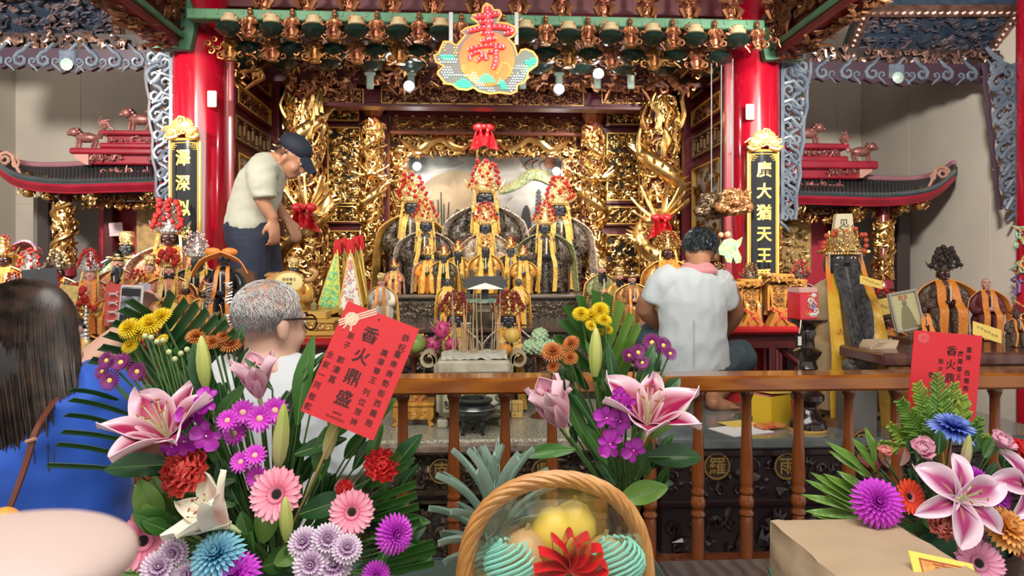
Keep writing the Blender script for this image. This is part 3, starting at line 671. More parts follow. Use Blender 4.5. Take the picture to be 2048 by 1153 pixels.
dragon_pillar(745, 5.38, 214, .095, 'slim gilded dragon pillar at the left edge of the painting', 1, 2.0, False)
dragon_pillar(1188, 5.38, 222, .095, 'slim gilded dragon pillar at the right edge of the painting', -1, .9, False)
REDC = mat('red silk cloth', (.46, .008, .014), .5)
def cloth_knot(p, s, lb):
    o = thing('red_cloth_knot', lb, 'cloth', p); m = MB()
    for a in (-1, 1):
        m.grid(lambda u, v: (a*(.005+s*(.25+.5*v)*(u-.05)), -.05+.03*sin(u*9+v*4), s*(.35-.95*v-.25*u*v)), 8, 8, 0, None, th=.004)
        m.ball((a*s*.28, -.05, s*.3), (s*.3, .03, s*.22), 8, 6)
    m.ball((0, -.07, s*.3), s*.15, 8, 6); m.build('cloth', REDC, o)
cloth_knot(P(612, 430, 4.76), .15, 'red cloth tied on the dragon head of the pillar beside the stooping man')
cloth_knot(P(1318, 448, 4.76), .13, 'red cloth tied on the dragon head of the pillar right of the altar')
cloth_knot(P(968, 270, 5.42), .16, 'red rosette cloth at the middle of the frame above the painting')
# ================================================================ roofed side shrines
TILE = mat('dark glazed roof tile', (.014, .020, .024), .5, 0, (.028, .034, .036), 12)
COPR = mat('dull rose copper', (.20, .07, .06), .42, .45, (.34, .14, .12), 16, .15, 40)
def beast(m, p, s, c, T0=None):
    "small ridge beast, local frame at p facing c (+1 right)"
    T = face_cam(p); m.ball((0, s*.5, 0), (s*.55, s*.28, s*.22), 10, 7, 0, T); m.ball((c*s*.62, s*.78, 0), (s*.26, s*.24, s*.2), 8, 6, 0, T); m.ball((c*s*.85, s*.7, 0), (s*.14, s*.12, s*.12), 6, 5, 0, T)
    for q in (-.42, -.25, .3, .46): m.tube([(q*s, s*.4, (.08 if q*9 % 2 > 1 else -.08)*s), (q*s*1.15, s*.2, 0), (q*s*1.05+c*.06*s, 0, 0)], [s*.12, s*.08, s*.08], 6, 0, T)
    for k in range(4): m.tube(bez([V((-c*s*.5, s*.55, 0)), V((-c*s*(.75+.05*k), s*(.5+.15*k), 0)), V((-c*s*(.7+.1*k), s*(.75+.12*k), 0))], 3), [s*.07]*6+[.003], 5, 0, T)
    for k in range(6): m.ball((c*s*(.45-.05*k), s*(.95-.06*k), (k % 2-.5)*s*.2), s*.1, 5, 4, 0, T)
def shrine(right):
    D = 4.95; s = 1 if right else -1
    def q(x, y): return (x, y) if right else (1895-x, y-27)
    def p(x, y, d=D): return P(*q(x, y), d)
    lb = 'roofed red and gold side shrine in the bay at the %s' % ('right' if right else 'left')
    o = thing('side_shrine', lb, 'shrine', (p(1700, 560).x, D, 1.0), world=True)
    def slab(name, x0, x1, y0, y1, d0, dep, mt, bev=.01):
        a, b = p(x0, y1, d0), p(x1, y0, d0); m = MB(); m.box(((a.x+b.x)/2, d0+dep/2, (a.z+b.z)/2), (abs(b.x-a.x), dep, b.z-a.z), 0, None, bev); return m.build(name, mt, o, False)
    # tiled roof: eave in front, ridge behind, swept up at the outer end
    xs = [1520, 1600, 1680, 1760, 1830, 1875, 1908]; lo = [386, 387, 389, 391, 386, 373, 345]; up = [352, 353, 356, 362, 362, 352, 330]
    E = [p(x, y, 4.7) for x, y in zip(xs, lo)]; U = [p(x, y, 5.2 if i < 5 else 5.2-.16*(i-4)) for i, (x, y) in enumerate(zip(xs, up))]
    E = bez(E, 5); U = bez(U, 5); n = len(E)-1
    m = MB(); m.grid(lambda u, v: E[round(u*n)].lerp(U[round(u*n)], v)+V((0, 0, -.03*sin(pi*v))), n, 5, 0, th=.03, flip=not right)
    for i in range(62):
        t = (i+.5)/62*n; k = int(t); f = t-k; a = E[k].lerp(E[k+1], f); b = U[k].lerp(U[k+1], f); m.tube([a+V((0, -.01, .008)), a.lerp(b, .5)+V((0, 0, -.016)), b], .014, 6)
    m.build('tiled_roof', TILE, o)
    m = MB(); m.tube([a+V((0, .01, -.035)) for a in E], .026, 4, 0, None, 1.0, up=V((0, 1, 0))); m.tube([a+V((0, .03, -.062)) for a in E], .016, 6, 0); m.build('eave_board', REDM, o)
    m = MB(); m.tube([b+V((0, .0, .02)) for b in U], .022, 8); m.build('roof_ridge', mat('dusty rose ridge', (.30, .13, .15), .5), o)
    tp = p(1880, 352, 4.75); m = MB(); T = face_cam(tp)
    m.curl((.01*s, .02, 0), .055, T, 0, R(200) if right else R(-20), 1.5, -s, .24, 6, 18, 1.5); m.curl((-.05*s, -.01, 0), .03, T, 0, 1, 1.2, s, .26, 6); m.curl((.04*s, .03, .01), .03, T, 0, 2, 1.2, -s, .26, 6); m.build('swept_tip', mat('faded coppery pink', (.42, .22, .16), .5, .2), o)
    m = MB(); a, b = p(1540, 400, 4.78), p(1800, 400, 4.78); m.box(((a.x+b.x)/2, 5.15, a.z+.005), (abs(a.x-b.x), .8, .05)); m.build('soffit', DARK, o, False)
    slab('lintel', 1540, 1800, 402, 418, 4.92, .1, mat('dark plum wood', (.06, .012, .018), .4))
    # ridge storeys
    slab('upper_storey', 1560, 1718, 326, 357, 5.05, .3, REDM); slab('storey_ledge', 1560, 1758, 322, 336, 5.0, .34, REDM); slab('top_storey', 1575, 1682, 292, 324, 5.1, .2, REDM); slab('top_ledge', 1568, 1700, 287, 297, 5.05, .28, REDM); slab('top_plinth', 1572, 1698, 312, 324, 5.06, .26, REDM)
    for x0, x1, y0, y1, d in ((1566, 1602, 334, 350, 5.04), (1652, 1716, 334, 350, 5.04), (1582, 1676, 301, 312, 5.09)):
        a, b = p(x0, y1, d), p(x1, y0, d); m = MB(); carve(m, abs(b.x-a.x), b.z-a.z, face_cam((a+b)/2), .035, x0, 0, .4, 1.1); m.build('carved_strip', COPR, o)
    for x, y, sz, c, nm in ((1614, 287, .155, s, 'ridge_beast'), (1722, 322, .14, s, 'ridge_beast')): m = MB(); beast(m, p(x, y, 5.06), sz, c); m.build(nm, COPR, o)
    m = MB(); T = face_cam(p(1686, 282, 5.06)); 
    for k in range(3): m.curl((s*.01*k, .01+.012*k, 0), .035-.006*k, T, 0, k, 1.3, -s, .3, 6)
    m.build('ridge_scroll', COPR, o)
    m = MB(); T = face_cam(p(1728, 344, 5.05)); m.poly([(s*x, y) for x, y in ((-.05, .04), (.06, .04), (.045, .0), (.0, -.03), (-.03, -.05), (-.05, -.05))], .03, T); m.build('corner_bracket', mat('pink copper', (.48, .22, .18), .5), o)
    m = MB(); carve(m, .36, .05, face_cam(p(1640, 372, 4.98)), .04, 3, 0, .5, 1); m.build('eave_bat', COPR, o)
    # pendants and carved apron
    for x, y in ((1592, 412), (1708, 422), (1800, 408), (1838, 402)):
        m = MB(); c = p(x, y, 4.8); m.lathe([(.0, -.07), (.03, -.06), (.045, -.03), (.02, -.01), (.04, .02), (.03, .05), (.05, .07), (.02, .1)], 12, 0, MX.Translation(c), lobe=(6, .12)); carve(m, .09, .12, face_cam(c+V((0, -.04, 0))), .03, x, 0, .4, .8); m.build('carved_pendant', GOLD, o)
    a, b = p(1556, 446, 4.93), p(1722, 418, 4.93); m = MB(); carve(m, abs(b.x-a.x), b.z-a.z, face_cam((a+b)/2), .04, 9, 0, .4, 1.1); m.build('carved_apron', GOLDD, o)
    a, b = p(1722, 432, 4.93), p(1800, 418, 4.93); m = MB(); carve(m, abs(b.x-a.x), b.z-a.z, face_cam((a+b)/2), .04, 10, 0, .4, 1.1); m.build('carved_apron', GOLDD, o)
    # pillars
    x = p(1766, 500, 4.9).x; z0 = p(1766, 556, 4.9).z; z1 = p(1766, 398, 4.9).z
    m = MB(); m.lathe([(.05, 1.2), (.05, z0-.1), (.075, z0-.08), (.07, z0-.03), (.045, z0), (.04, z1)], 16, 0, MX.Translation((x, 4.9, 0))); pl = m.build('pillar', mat('plum lacquer', (.20, .02, .03), .25), o)
    m = MB(); rg = random.Random(4)
    for i in range(150):
        a_ = rg.uniform(pi, 2*pi); z = rg.uniform(z0, z0+.42); T = MX.Translation((x+.06*cos(a_), 4.9+.06*sin(a_), z)) @ MX.Rotation(a_+pi/2, 4, 'Z') @ MX.Rotation(pi/2, 4, 'X'); m.curl((0, 0, 0), rg.uniform(.015, .032), T, 0, rg.uniform(0, 6), 1.1, rg.choice((-1, 1)), .3)
    m.tube([(x+.07*cos(i*.4), 4.9+.07*sin(i*.4), z0+.42*i/30) for i in range(31)], .018, 8); m.build('pillar_dragon', GOLD, pl)
    m = MB(); rg = random.Random(5); xx = p(1556, 500, 4.97).x; za = p(1560, 560).z
    m.box((xx, 4.99, za+.35), (.07, .03, .75)); carve(m, .07, .6, face_cam((xx, 4.97, za+.3)), .035, 8, 0, .4, 1); m.build('carved_jamb', GOLDD, o)
    # back of the shrine
    slab('back_panel', 1540, 1700, 430, 600, 5.3, .05, mat('crimson cloth board', (.34, .012, .03), .45)); slab('back_wall', 1690, 1830, 420, 640, 5.5, .05, mat('shadowed grey board', (.17, .145, .125), .6)); slab('post_shadow', 1796, 1822, 420, 640, 5.25, .12, mat('dark brown shadow strip', (.035, .022, .02), .5)); slab('inner_post', 1668, 1690, 420, 600, 5.2, .08, REDD)  # dark upright slab behind the pillar stands in for a post's shadow
    sl = slab('relief_panel', 1560, 1624, 436, 545, 5.2, .04, mat('ochre relief panel', (.42, .26, .09), .5, .2, (.30, .17, .06), 20))
    if right:
        m = MB(); a = p(1592, 490, 5.17); T = face_cam(a); carve(m, .2, .36, T, .05, 17, 0, .5, .8); m.ball((-.05, .13, .02), (.07, .05, .03), 10, 7, 0, T); m.build('relief_dragon', mat('ochre gilt', (.48, .32, .12), .4, .3), sl)
    slab('shrine_base', 1540, 1830, 600, 830, 4.95, .5, REDD)
shrine(True); shrine(False)
# ---------------------------------------------------------------- couplet plaques on the red columns
def plaque(px, py0, py1, cx, cr, txt, y0, dy, lb):
    z1, z0 = ZP(py0, 4.27, px), ZP(py1, 4.27, px); o = thing('couplet_plaque', lb, 'plaque', (cx, CD, z0), world=True)
    r = cr+.012; a0 = R(-90-38 if px < 1000 else -90-34); a1 = a0+R(58); am = (a0+a1)/2
    def q(u, z, e=0): a = a0+(a1-a0)*u; return V((cx+(r+e)*cos(a), CD+(r+e)*sin(a), z))
    m = MB(); m.grid(lambda u, v: q(u, z0+(z1-z0)*v, .022), 16, 10, 0, th=.02); m.build('curved_board', BLACK, o)
    m = MB()
    for u in (.0, 1.0): m.tube([q(u, z0+(z1-z0)*v/12, .024) for v in range(13)], .009, 6)
    for u in (.07, .93): m.tube([q(u, z0+(z1-z0)*v/12, .022) for v in range(13)], .003, 4)
    m.tube([q(u/12, z1, .024) for u in range(13)], .008, 6); m.tube([q(.07+.86*u/12, z1-.02, .022) for u in range(13)], .003, 4)
    for u, s in ((.1, 1), (.9, -1)):
        for k in range(3): m.tube([q(u+s*.05*k, z1-.02, .022), q(u+s*.05*k, z1-.06+.012*k, .022), q(u+s*(.05*k+.1), z1-.06+.012*k, .022)], .003, 4)
    m.build('gilt_border', GPAINT, o)
    for i, ch in enumerate(txt):
        z = ZP(y0+i*dy, 4.25, px); vs, fs = text_data(ch, .022); h = S(33, 4.25); sc = h
        out = []
        for x, y, zz in vs:
            a = am+x*sc*.92/(r+.022); out.append((cx+(r+.021+zz*.006)*cos(a), CD+(r+.021+zz*.006)*sin(a), z+y*sc))
        MB().add(out, fs).build('gold_character', GPAINT, o, False)
    m = MB(); T = MX.Translation((cx+(r+.03)*cos(am), CD+(r+.03)*sin(am), z1+.05)) @ MX.Rotation(am+pi/2, 4, 'Z') @ MX.Rotation(pi/2, 4, 'X')
    m.ball((0, .035, 0), (.075, .05, .02), 12, 8, 0, T)
    for sx in (-1, 1):
        m.ball((sx*.055, .0, 0), (.05, .035, .018), 10, 7, 0, T)
        for k in range(4): m.curl((sx*(.02+.022*k), -.01+.02*(k % 2), .012), .022, T, 0, k, 1.2, sx, .28, 6)
        m.tube(bez([V((sx*.03, -.03, 0)), V((sx*.08, -.045, .01)), V((sx*.11, -.02, 0))], 4), [.012]*8+[.003], 6, 0, T)
    m.curl((0, .06, .015), .03, T, 0, 0, 1.3, 1, .26, 6); m.build('lotus_crest', mat('peach gilt', (.78, .40, .12), .42, .35), o)
plaque(386, 280, 560, CLX, .165, '澤深似海神', 318, 50.5, 'black couplet plaque with gold characters 澤深似海神 on the left red column')
plaque(1524, 302, 580, CRX, .157, '廣大猶天王爵', 341, 43, 'black couplet plaque with gold characters 廣大猶天王爵 on the right red column')
# ================================================================ steps, tables
STONE = mat('dark carved stone', (.045, .036, .03), .35, .1, (.08, .062, .05), 30, .5, 60)
STONET = mat('brown polished stone', (.16, .125, .10), .18, 0, (.11, .085, .065), 9, coat=.3)
BRZ = mat('dark bronze relief', (.05, .035, .026), .34, .55, (.13, .095, .065), 22, .3, 50)
Z2, Z1, ZT = 1.555, 1.39, 1.0
ST = thing('altar_steps', 'dark carved stone steps under the black faced statues', 'altar', (0, 4.4, ZT), world=True)
a, b = XP(672, 4.4), XP(1268, 4.4)
m = MB(); m.box(((a+b)/2, 4.865, Z2-.0125), (b-a+.06, .98, .025), 0, None, .008); m.box((.085, 5.45, Z2-.0125), (1.46, .2, .025)); m.build('upper_tread', STONET, ST, False)
m = MB(); m.box(((a+b)/2, 4.88, 1.2), (b-a, .94, .66)); m.build('upper_riser', STONE, ST, False)
m = MB(); carve(m, b-a-.04, .10, face_cam(((a+b)/2, 4.408, 1.46)), .035, 5, 0, .4, 1.1, depth=.003); m.build('upper_relief', BRZ, ST)
a, b = XP(655, 3.8), XP(1290, 3.8)
m = MB(); m.box(((a+b)/2, 4.1, Z1-.015), (b-a+.06, .64, .03), 0, None, .008); m.build('lower_tread', mat('dark brown tread', (.075, .05, .04), .2, coat=.3), ST, False)
m = MB(); m.box(((a+b)/2, 4.11, (Z1+ZT)/2-.02), (b-a, .6, Z1-ZT)); m.build('lower_riser', STONE, ST, False)
m = MB(); carve(m, b-a-.04, .06, face_cam(((a+b)/2, 3.805, 1.32)), .03, 6, 0, .4, 1.1, depth=.003); carve(m, b-a-.04, .17, face_cam(((a+b)/2, 3.805, 1.19)), .06, 7, 0, .4, 1.0, depth=.005); m.build('lower_relief', BRZ, ST)
m = MB()
for px in (842, 1081): p = P(px, 665, 3.795); m.box(p, (.03, .012, .03)); rectframe(m, -.016, .016, -.02, .02, .004, .01, face_cam(p))
m.build('gold_seal', GPAINT, ST)
# long offering table with bronze front
AT = thing('offering_table', 'long stone topped offering table with dark bronze front and round gold medallions', 'table', (0, 3.2, 0), world=True)
a, b = XP(716, 2.85), XP(1292, 2.85)
MOS = mat('speckled mosaic top', (.52, .50, .40), .25, 0, (.24, .23, .165), 95, .15, 90, det=1, lo=.4, hi=.6, coat=.3)
m = MB(); m.box(((a+b)/2, 3.3, ZT-.02), (b-a, .9, .04), 0, None, .01); m.build('mosaic_top', MOS, AT, False)
m = MB(); m.box(((a+b)/2, 2.86, ZT-.035), (b-a+.02, .05, .05), 0, None, .014); m.build('edge_moulding', mat('worn brown edge', (.16, .11, .085), .35, 0, (.28, .22, .17), 40), AT, False)
m = MB(); m.box(((a+b)/2, 3.32, .48), (b-a-.06, .84, .96)); m.build('table_body', STONE, AT, False)
m = MB()
for z, h in ((.945, .012), (.775, .02), (.735, .012)): m.box(((a+b)/2, 2.885, z), (b-a-.04, .03, h))
carve(m, b-a-.06, .15, face_cam(((a+b)/2, 2.897, .86)), .05, 8, 0, .4, 1.1, depth=.006, beast=.08)
for i in range(6): carve(m, .26, .5, face_cam((a+.16+(b-a-.32)*i/5, 2.897, .45)), .06, 20+i, 0, .4, 1, depth=.006, beast=.1); rectframe(m, -.14, .14, -.27, .27, .012, .02, face_cam((a+.16+(b-a-.32)*i/5, 2.9, .45)))
m.build('bronze_front', BRZ, AT)
def medallion(px, py, D, r, ch, par, rope=False):
    p = P(px, py, D); T = face_cam(p); m = MB(); m.tube([(r*cos(i*pi/18), r*sin(i*pi/18), .01) for i in range(37)], r*.075, 6, 0, T)
    if rope:
        for i in range(30): t = i*pi/15; m.ball((r*1.05*cos(t), r*1.05*sin(t), .012), r*.09, 6, 4, 0, T)
    m.text(ch, r*1.45, T @ MX.Translation((0, -.002, .008)), 0, .008, .015); f = m.build('medallion', mat('brass lettering', (.42, .27, .09), .35, .5), par); m = MB(); m.lathe([(r, 0), (r, .008)], 28, 0, T); m.build('medallion_disc', mat('brown disc', (.05, .03, .018), .4), f)
for px, ch in ((884, '南'), (985, '西'), (1088, '鼎'), (1230, '羅')): medallion(px, 942, 2.885, S(24, 2.88), ch, AT)
# polished marble platform at the right
MP = thing('marble_platform', 'dark carved platform with polished grey marble top where the man in white kneels', 'platform', (1.5, 3, 0), world=True)
a, b = XP(1320, 2.66), XP(2120, 2.66); MAR = mat('polished grey marble', (.22, .245, .25), .12, 0, (.12, .135, .14), 5, coat=.5)
m = MB(); m.box(((a+b)/2, 3.16, 1.02), (b-a, 1.05, .04), 0, None, .008); m.build('marble_top', MAR, MP, False)
m = MB(); m.box(((a+b)/2, 3.17, .5), (b-a-.02, 1.0, 1.0)); m.build('platform_body', mat('plum black wood', (.020, .009, .011), .32), MP, False)
m = MB(); m.box(((a+b)/2, 2.665, .985), (b-a, .04, .04), 0, None, .01); m.box(((a+b)/2, 2.668, .78), (b-a, .03, .03), 0, None, .008); carve(m, b-a-.05, .14, face_cam(((a+b)/2, 2.675, .88)), .05, 9, 0, .5, 1, depth=.006)
for i in range(6): carve(m, .30, .5, face_cam((a+.17+i*.34, 2.675, .48)), .075, 40+i, 0, .5, .9, depth=.02)
m.build('carved_front', mat('plum lacquered carving', (.024, .010, .013), .22, coat=.4), MP)
for px, ch in ((1432, '羅'), (1572, '雨'), (1725, '殿')): medallion(px, 932 if px < 1700 else 885, 2.66, S(25, 2.66), ch, MP, True)
# red side tables
REDT = mat('red table lacquer', (.40, .018, .022), .2, coat=.4)
def redtable(px0, px1, D0, D1, z, lb, ext=None):
    a, b = XP(px0, D0), XP(px1, D0); o = thing('side_table', lb, 'table', ((a+b)/2, (D0+D1)/2, 0), world=True)
    m = MB(); m.box(((a+b)/2, (D0+D1)/2, z-.022), (b-a, D1-D0, .044), 0, None, .015)
    if ext: m.box(((a+ext)/2, D1+.23, z-.024), (ext-a, .48, .04), 0, None, .012)
    m.build('tabletop', REDT, o)
    m = MB(); m.box(((a+b)/2, D0+.06, z-.085), (b-a-.08, .03, .08)); m.build('apron', REDD, o, False)
    for x in (a+.06, b-.06):
        for y in (D0+.07, D1-.07): m = MB(); m.box((x, y, (z-.05)/2), (.06, .06, z-.05), 0, None, .008); m.build('leg', REDD, o, False)
    m = MB(); m.tube([(b-.35, D0+.09, z-.05), (b-.1, D0+.09, z-.28)], .018, 6); m.build('brace', REDD, o)
redtable(-190, 745, 3.24, 3.76, 1.39, 'red lacquered table crowded with statues at the left', XP(440, 3.8))
redtable(1312, 1664, 3.78, 4.26, 1.39, 'red lacquered table with the row of wooden tablets at the right')
# ================================================================ statues
BLK = mat('black painted face', (.035, .042, .055), .3, coat=.3)
GREYBLK = mat('charcoal face', (.045, .048, .052), .35)
PINK = mat('painted pink flesh', (.62, .32, .24), .4)
WHITE = mat('white paint', (.75, .72, .66), .5)
PALEG = mat('pale gilt filigree', (.98, .80, .42), .3, .75, (.85, .58, .22), 60)
SILV = mat('silver filigree', (.75, .74, .72), .28, .9)
POMR = mat('red pompom', (.40, .014, .010),  .75); POMD = mat('dark red pompom', (.20, .02, .015), .8); POMK = mat('dark brown pompom', (.03, .02, .018), .8)
YEL = brocade('yellow satin with marks', [(.64, .38, .06), (.64, .38, .06), (.70, .46, .10), (.30, .08, .02)], 75, .35)
ORG = brocade('orange sash with gold print', [(.72, .16, .02), (.76, .18, .03), (.80, .45, .08), (.70, .15, .02)], 90, .4)
BROB = brocade('black brocade robe', [(.010, .010, .013), (.010, .010, .013), (.010, .010, .013), (.012, .012, .016), (.16, .12, .08), (.14, .03, .015), (.016, .018, .024), (.01, .01, .013)], 38, .4)
BROW = brocade('white and orange brocade', [(.62, .56, .46), (.55, .13, .04), (.66, .60, .50), (.04, .10, .13), (.60, .36, .1), (.05, .05, .06)], 55, .45)
BROG = brocade('green and gold brocade', [(.05, .17, .09), (.58, .36, .08), (.04, .13, .08), (.60, .50, .3), (.38, .07, .03)], 55, .4)
BRGO = brocade('gold figured robe', [(.60, .34, .07), (.74, .48, .12), (.34, .12, .03), (.62, .34, .08)], 60, .32, .35)
BROR = brocade('red and silver brocade', [(.46, .05, .02), (.60, .52, .46), (.55, .11, .03), (.70, .40, .08), (.30, .03, .02)], 55, .42)
BROD = brocade('dusky brocade', [(.05, .03, .025), (.16, .08, .04), (.03, .02, .02), (.28, .22, .18)], 60, .45)
POMME = {}
def pommesh(mt):
    if mt.name not in POMME:
        m = MB(); rg = random.Random(2); m.ball((0, 0, 0), 1, 9, 7); m.tube([(0, 0, -1), (0, .2, -2.2)], .12, 4)
        o = m.build('pompom', mt); POMME[mt.name] = o.data; bpy.data.objects.remove(o)
    return POMME[mt.name]
def pom(parent, p, r, mt):
    o = bpy.data.objects.new('pompom', pommesh(mt)); COL.objects.link(o); o.parent = parent; o.location = p; o.scale = (r,)*3; return o
NIMG = {}
def deity(label, px, D, z, top, face='b', crown='A', robe=BROB, cloak=BROW, sash=YEL, beard=0, bcol=None, pm=None, rz=None, group=None, wide=1.0, throne=None, cat='statue', name='deity_statue', cpom=1.0, sashw=.046, loc=None, sash2=None, npom=None, seed=None):
    h = ZP(top, D, px)-z; x = XP(px, D)
    if rz is None: rz = -.13*x if abs(x) > 1 else 0
    rg = random.Random(seed or px)
    o = thing(name, label, cat, loc or (x, D, z), rz, group, h); W = wide
    fm = {'b': BLK, 'g': GREYBLK, 'p': PINK, 'd': mat('dark maroon face', (.05, .012, .012), .3, coat=.3)}[face]
    zt = {'A': .735, 'B': .745, 'S': .70, 'H': .82, 'T': .77, 'D': .70, 'N': .90, 'F': .78, 'G': .76}[crown]   # centre of the face
    k = zt/.735
    m = MB(); m.lathe([(.19*W, 0), (.21*W, .01), (.20*W, .12*k), (.215*W, .26*k), (.20*W, .31*k), (.13*W, .35*k), (.135*W, .45*k), (.155*W, .55*k), (.15*W, .60*k), (.10*W, .635*k), (.05, .66*k), (.045, .69*k)], 20, 0, sx=1, sy=.72)
    for s in (-1, 1): m.tube([(s*.07, -.02, .32*k), (s*.095*W, -.17, .31*k), (s*.10*W, -.185, .05*k)], [.08, .088, .075], 10)
    m.build('robe', robe, o)
    for s in (-1, 1) if crown != 'T' else ():
        m = MB(); m.tube(bez([(s*.12*W, .0, .585*k), (s*.19*W, -.01, .49*k), (s*.19*W, -.09, .39*k), (s*.11*W, -.17, .40*k)], 4), [.045, .05, .053, .056, .058, .06, .062, .064, .066, .066, .064, .06, .056], 10); m.build('sleeve', robe, o)
    m = MB(); m.ball((0, -.195, .41*k), (.05, .03, .036), 9, 6)
    for q in range(4): m.tube([(-.03+.02*q, -.21, .425*k), (-.028+.02*q, -.232, .41*k), (-.025+.018*q, -.222, .39*k)], .009, 5)
    m.tube([(.045, -.2, .43*k), (.02, -.225, .445*k)], .009, 5); m.box((0, -.215, .50*k), (.016, .008, .2*k), 1, None, .003); 
    if crown != 'T': m.build('hands', [fm, mat('ivory tablet', (.7, .62, .45), .4)], o)
    # head with face
    m = MB(); m.ball((0, 0, zt), (.058, .062, .078), 16, 12); m.ball((0, -.02, zt-.045), (.042, .042, .036), 10, 8); m.tube([(0, -.056, zt+.025), (0, -.075, zt-.012), (0, -.06, zt-.018)], [.006, .013, .008], 6); m.ball((0, -.054, zt-.04), (.018, .010, .007), 8, 5, 3 if face == 'p' else 0)
    for s in (-1, 1):
        m.ball((s*.06, .005, zt-.015), (.010, .02, .036), 8, 6); m.ball((s*.024, -.054, zt+.008), (.013, .008, .0055), 8, 5, 1); m.ball((s*.024, -.061, zt+.008), .0045, 6, 5, 2)
        m.tube([(s*.008, -.061, zt+.024), (s*.026, -.061, zt+.032), (s*.044, -.05, zt+.026)], .004, 5, 2); m.ball((s*.03, -.042, zt-.022), (.02, .016, .016), 8, 6)
    m.tube([(0, 0, zt-.1), (0, 0, zt-.04)], .04, 10); hd = m.build('head', [fm, mat('eye white', (.8, .78, .7), .3), mat('pupil black', (.004, .004, .004), .3), mat('lip red', (.4, .05, .04), .4)], o)
    if crown == 'T': hd.scale = (1.28,)*3; hd.location = (0, 0, -.28*zt)
    if beard:
        m = MB(); L = beard
        for q in range(26):
            t = (q+.5)/26-.5; y = -.05-.01*rg.random(); x0 = t*.085; wv = rg.uniform(-.01, .01)
            m.tube([(x0, y+.01, zt-.035-.02*(abs(t) < .2)), (x0*1.35, y-.028, zt-.04-L*.35), (x0*1.25+wv, y-.075, zt-.04-L*.7), (x0*.55+wv, y-.10, zt-.04-L*(1-.5*abs(t)))], [.010, .013, .011, .003], 5)
        m.build('beard', bcol or mat('black beard hair', (.008, .008, .010), .4), o)
    # crown
    zc = zt+.055; pts = []
    if crown in 'ABSGD':
        H = {'A': 1.0, 'B': .98, 'S': .98, 'G': .98, 'D': .97}[crown]-zc; n = {'A': 5, 'B': 2, 'S': 4, 'G': 3, 'D': 4}[crown]
        cm = {'A': PALEG, 'B': GOLDB, 'S': SILV, 'G': GOLDB, 'D': mat('tarnished filigree', (.14, .10, .075), .5, .4)}[crown]; bw = {'A': .108, 'B': .085, 'S': .10, 'G': .11, 'D': .12}[crown]
        m = MB(); m.lathe([(.068, zc-.03), (.072, zc-.025), (.074, zc+.012), (.066, zc+.02), (.058, zc+H*.35), (.03, zc+H*.8), (.006, zc+H)], 18)
        for i in range(16): a = 2*pi*i/16; m.ball((.076*cos(a), .076*sin(a), zc-.008), .0085, 6, 4)
        for r_ in range(n+2):
            f = r_/(n+1); ww = bw*(1-.62*f); zz = zc+.01+H*.86*f
            for q in range(9 if r_ < 3 else 6):
                u = (q/(8 if r_ < 3 else 5)-.5)*2; T = MX.Translation((ww*u, -.062*(1-.4*f)*math.sqrt(max(.1, 1-.75*u*u)), zz)) @ MX.Rotation(u*.9, 4, 'Z') @ MX.Rotation(pi/2, 4, 'X'); m.curl((0, 0, 0), .018*(1.1-.3*f), T, 0, rg.uniform(0, 6), 1.1, 1 if u > 0 else -1, .3, 5, 8)
        for s in (-1, 1): m.tube(bez([(s*.07, 0, zc), (s*(bw+.02), -.01, zc+.02), (s*(bw+.05), 0, zc+.08)], 4), [.012]*6+[.008, .005, .002], 6)
        c = m.build('crown', cm, o)
        pm_ = pm or POMR; npm = npom or {'A': 26, 'B': 11, 'S': 24, 'G': 16, 'D': 26}[crown]; pr = {'A': .0145, 'B': .012, 'S': .014, 'G': .016, 'D': .016}[crown]*cpom*(1.1 if crown == 'A' else 1)
        for i in range(npm):
            t = (i+.5)/npm; side = -1 if i % 2 else 1; f = t; edge = bw*(1-.72*f)+.03
            u = rg.uniform(.75, 1.05) if i % 3 else rg.uniform(.0, .6); pom(c, (side*edge*u, -.04-.045*(1-u*.6)-rg.uniform(0, .02), zc+.02+H*.95*f), pr*rg.uniform(.85, 1.15), pm_)
        pom(c, (0, -.01, zc+H+.012), pr*1.3, pm_)
    elif crown == 'H':        # official's black hat with gilt band and side wings
        m = MB(); m.lathe([(.062, zc-.03), (.066, zc), (.062, zc+.03), (.05, zc+.07), (.02, zc+.1)], 16, 0); m.lathe([(.067, zc-.02), (.07, zc), (.067, zc+.015)], 16, 1)
        for s in (-1, 1): m.ball((s*.10, .03, zc+.01), (.045, .006, .018), 8, 6, 1)
        m.ball((0, -.05, zc+.04), (.03, .02, .026), 8, 6, 1); m.build('hat', [BLACK, GOLDB], o)
    elif crown == 'F':        # flat gilt crown
        m = MB(); m.lathe([(.055, zc-.03), (.062, zc-.02), (.058, zc+.03), (.072, zc+.05), (.066, zc+.08), (.07, zc+.10), (.05, zc+.11)], 16, 0, sy=.9); carve(m, .11, .10, MX.Translation((0, -.06, zc+.03)) @ MX.Rotation(pi/2, 4, 'X'), .03, px, 0, .4, 1); m.build('crown', PALEG, o)
    elif crown == 'N': m = MB(); m.ball((0, .006, zt+.03), (.06, .062, .062), 12, 8); m.build('topknot', fm, o)
    # cloak over the shoulders
    if cloak:
        for s in (-1, 1):
            pts = bez([(s*.05, .0, .655*k), (s*.15*W, -.02, .61*k), (s*.255*W, -.05, .52*k), (s*.285*W, -.08, .38*k), (s*.30*W, -.09, .2*k), (s*.315*W, -.09, .02)], 4)
            sd = [V((.15*s, -1, .35)).lerp(V((.55*s, -.85, .0)), i/(len(pts)-1)) for i in range(len(pts))]
            m = MB(); m.ribbon(pts, [.085+.03*sin(pi*i/(len(pts)-1)) for i in range(len(pts))], sd, .012); m.build('cloak', cloak, o)
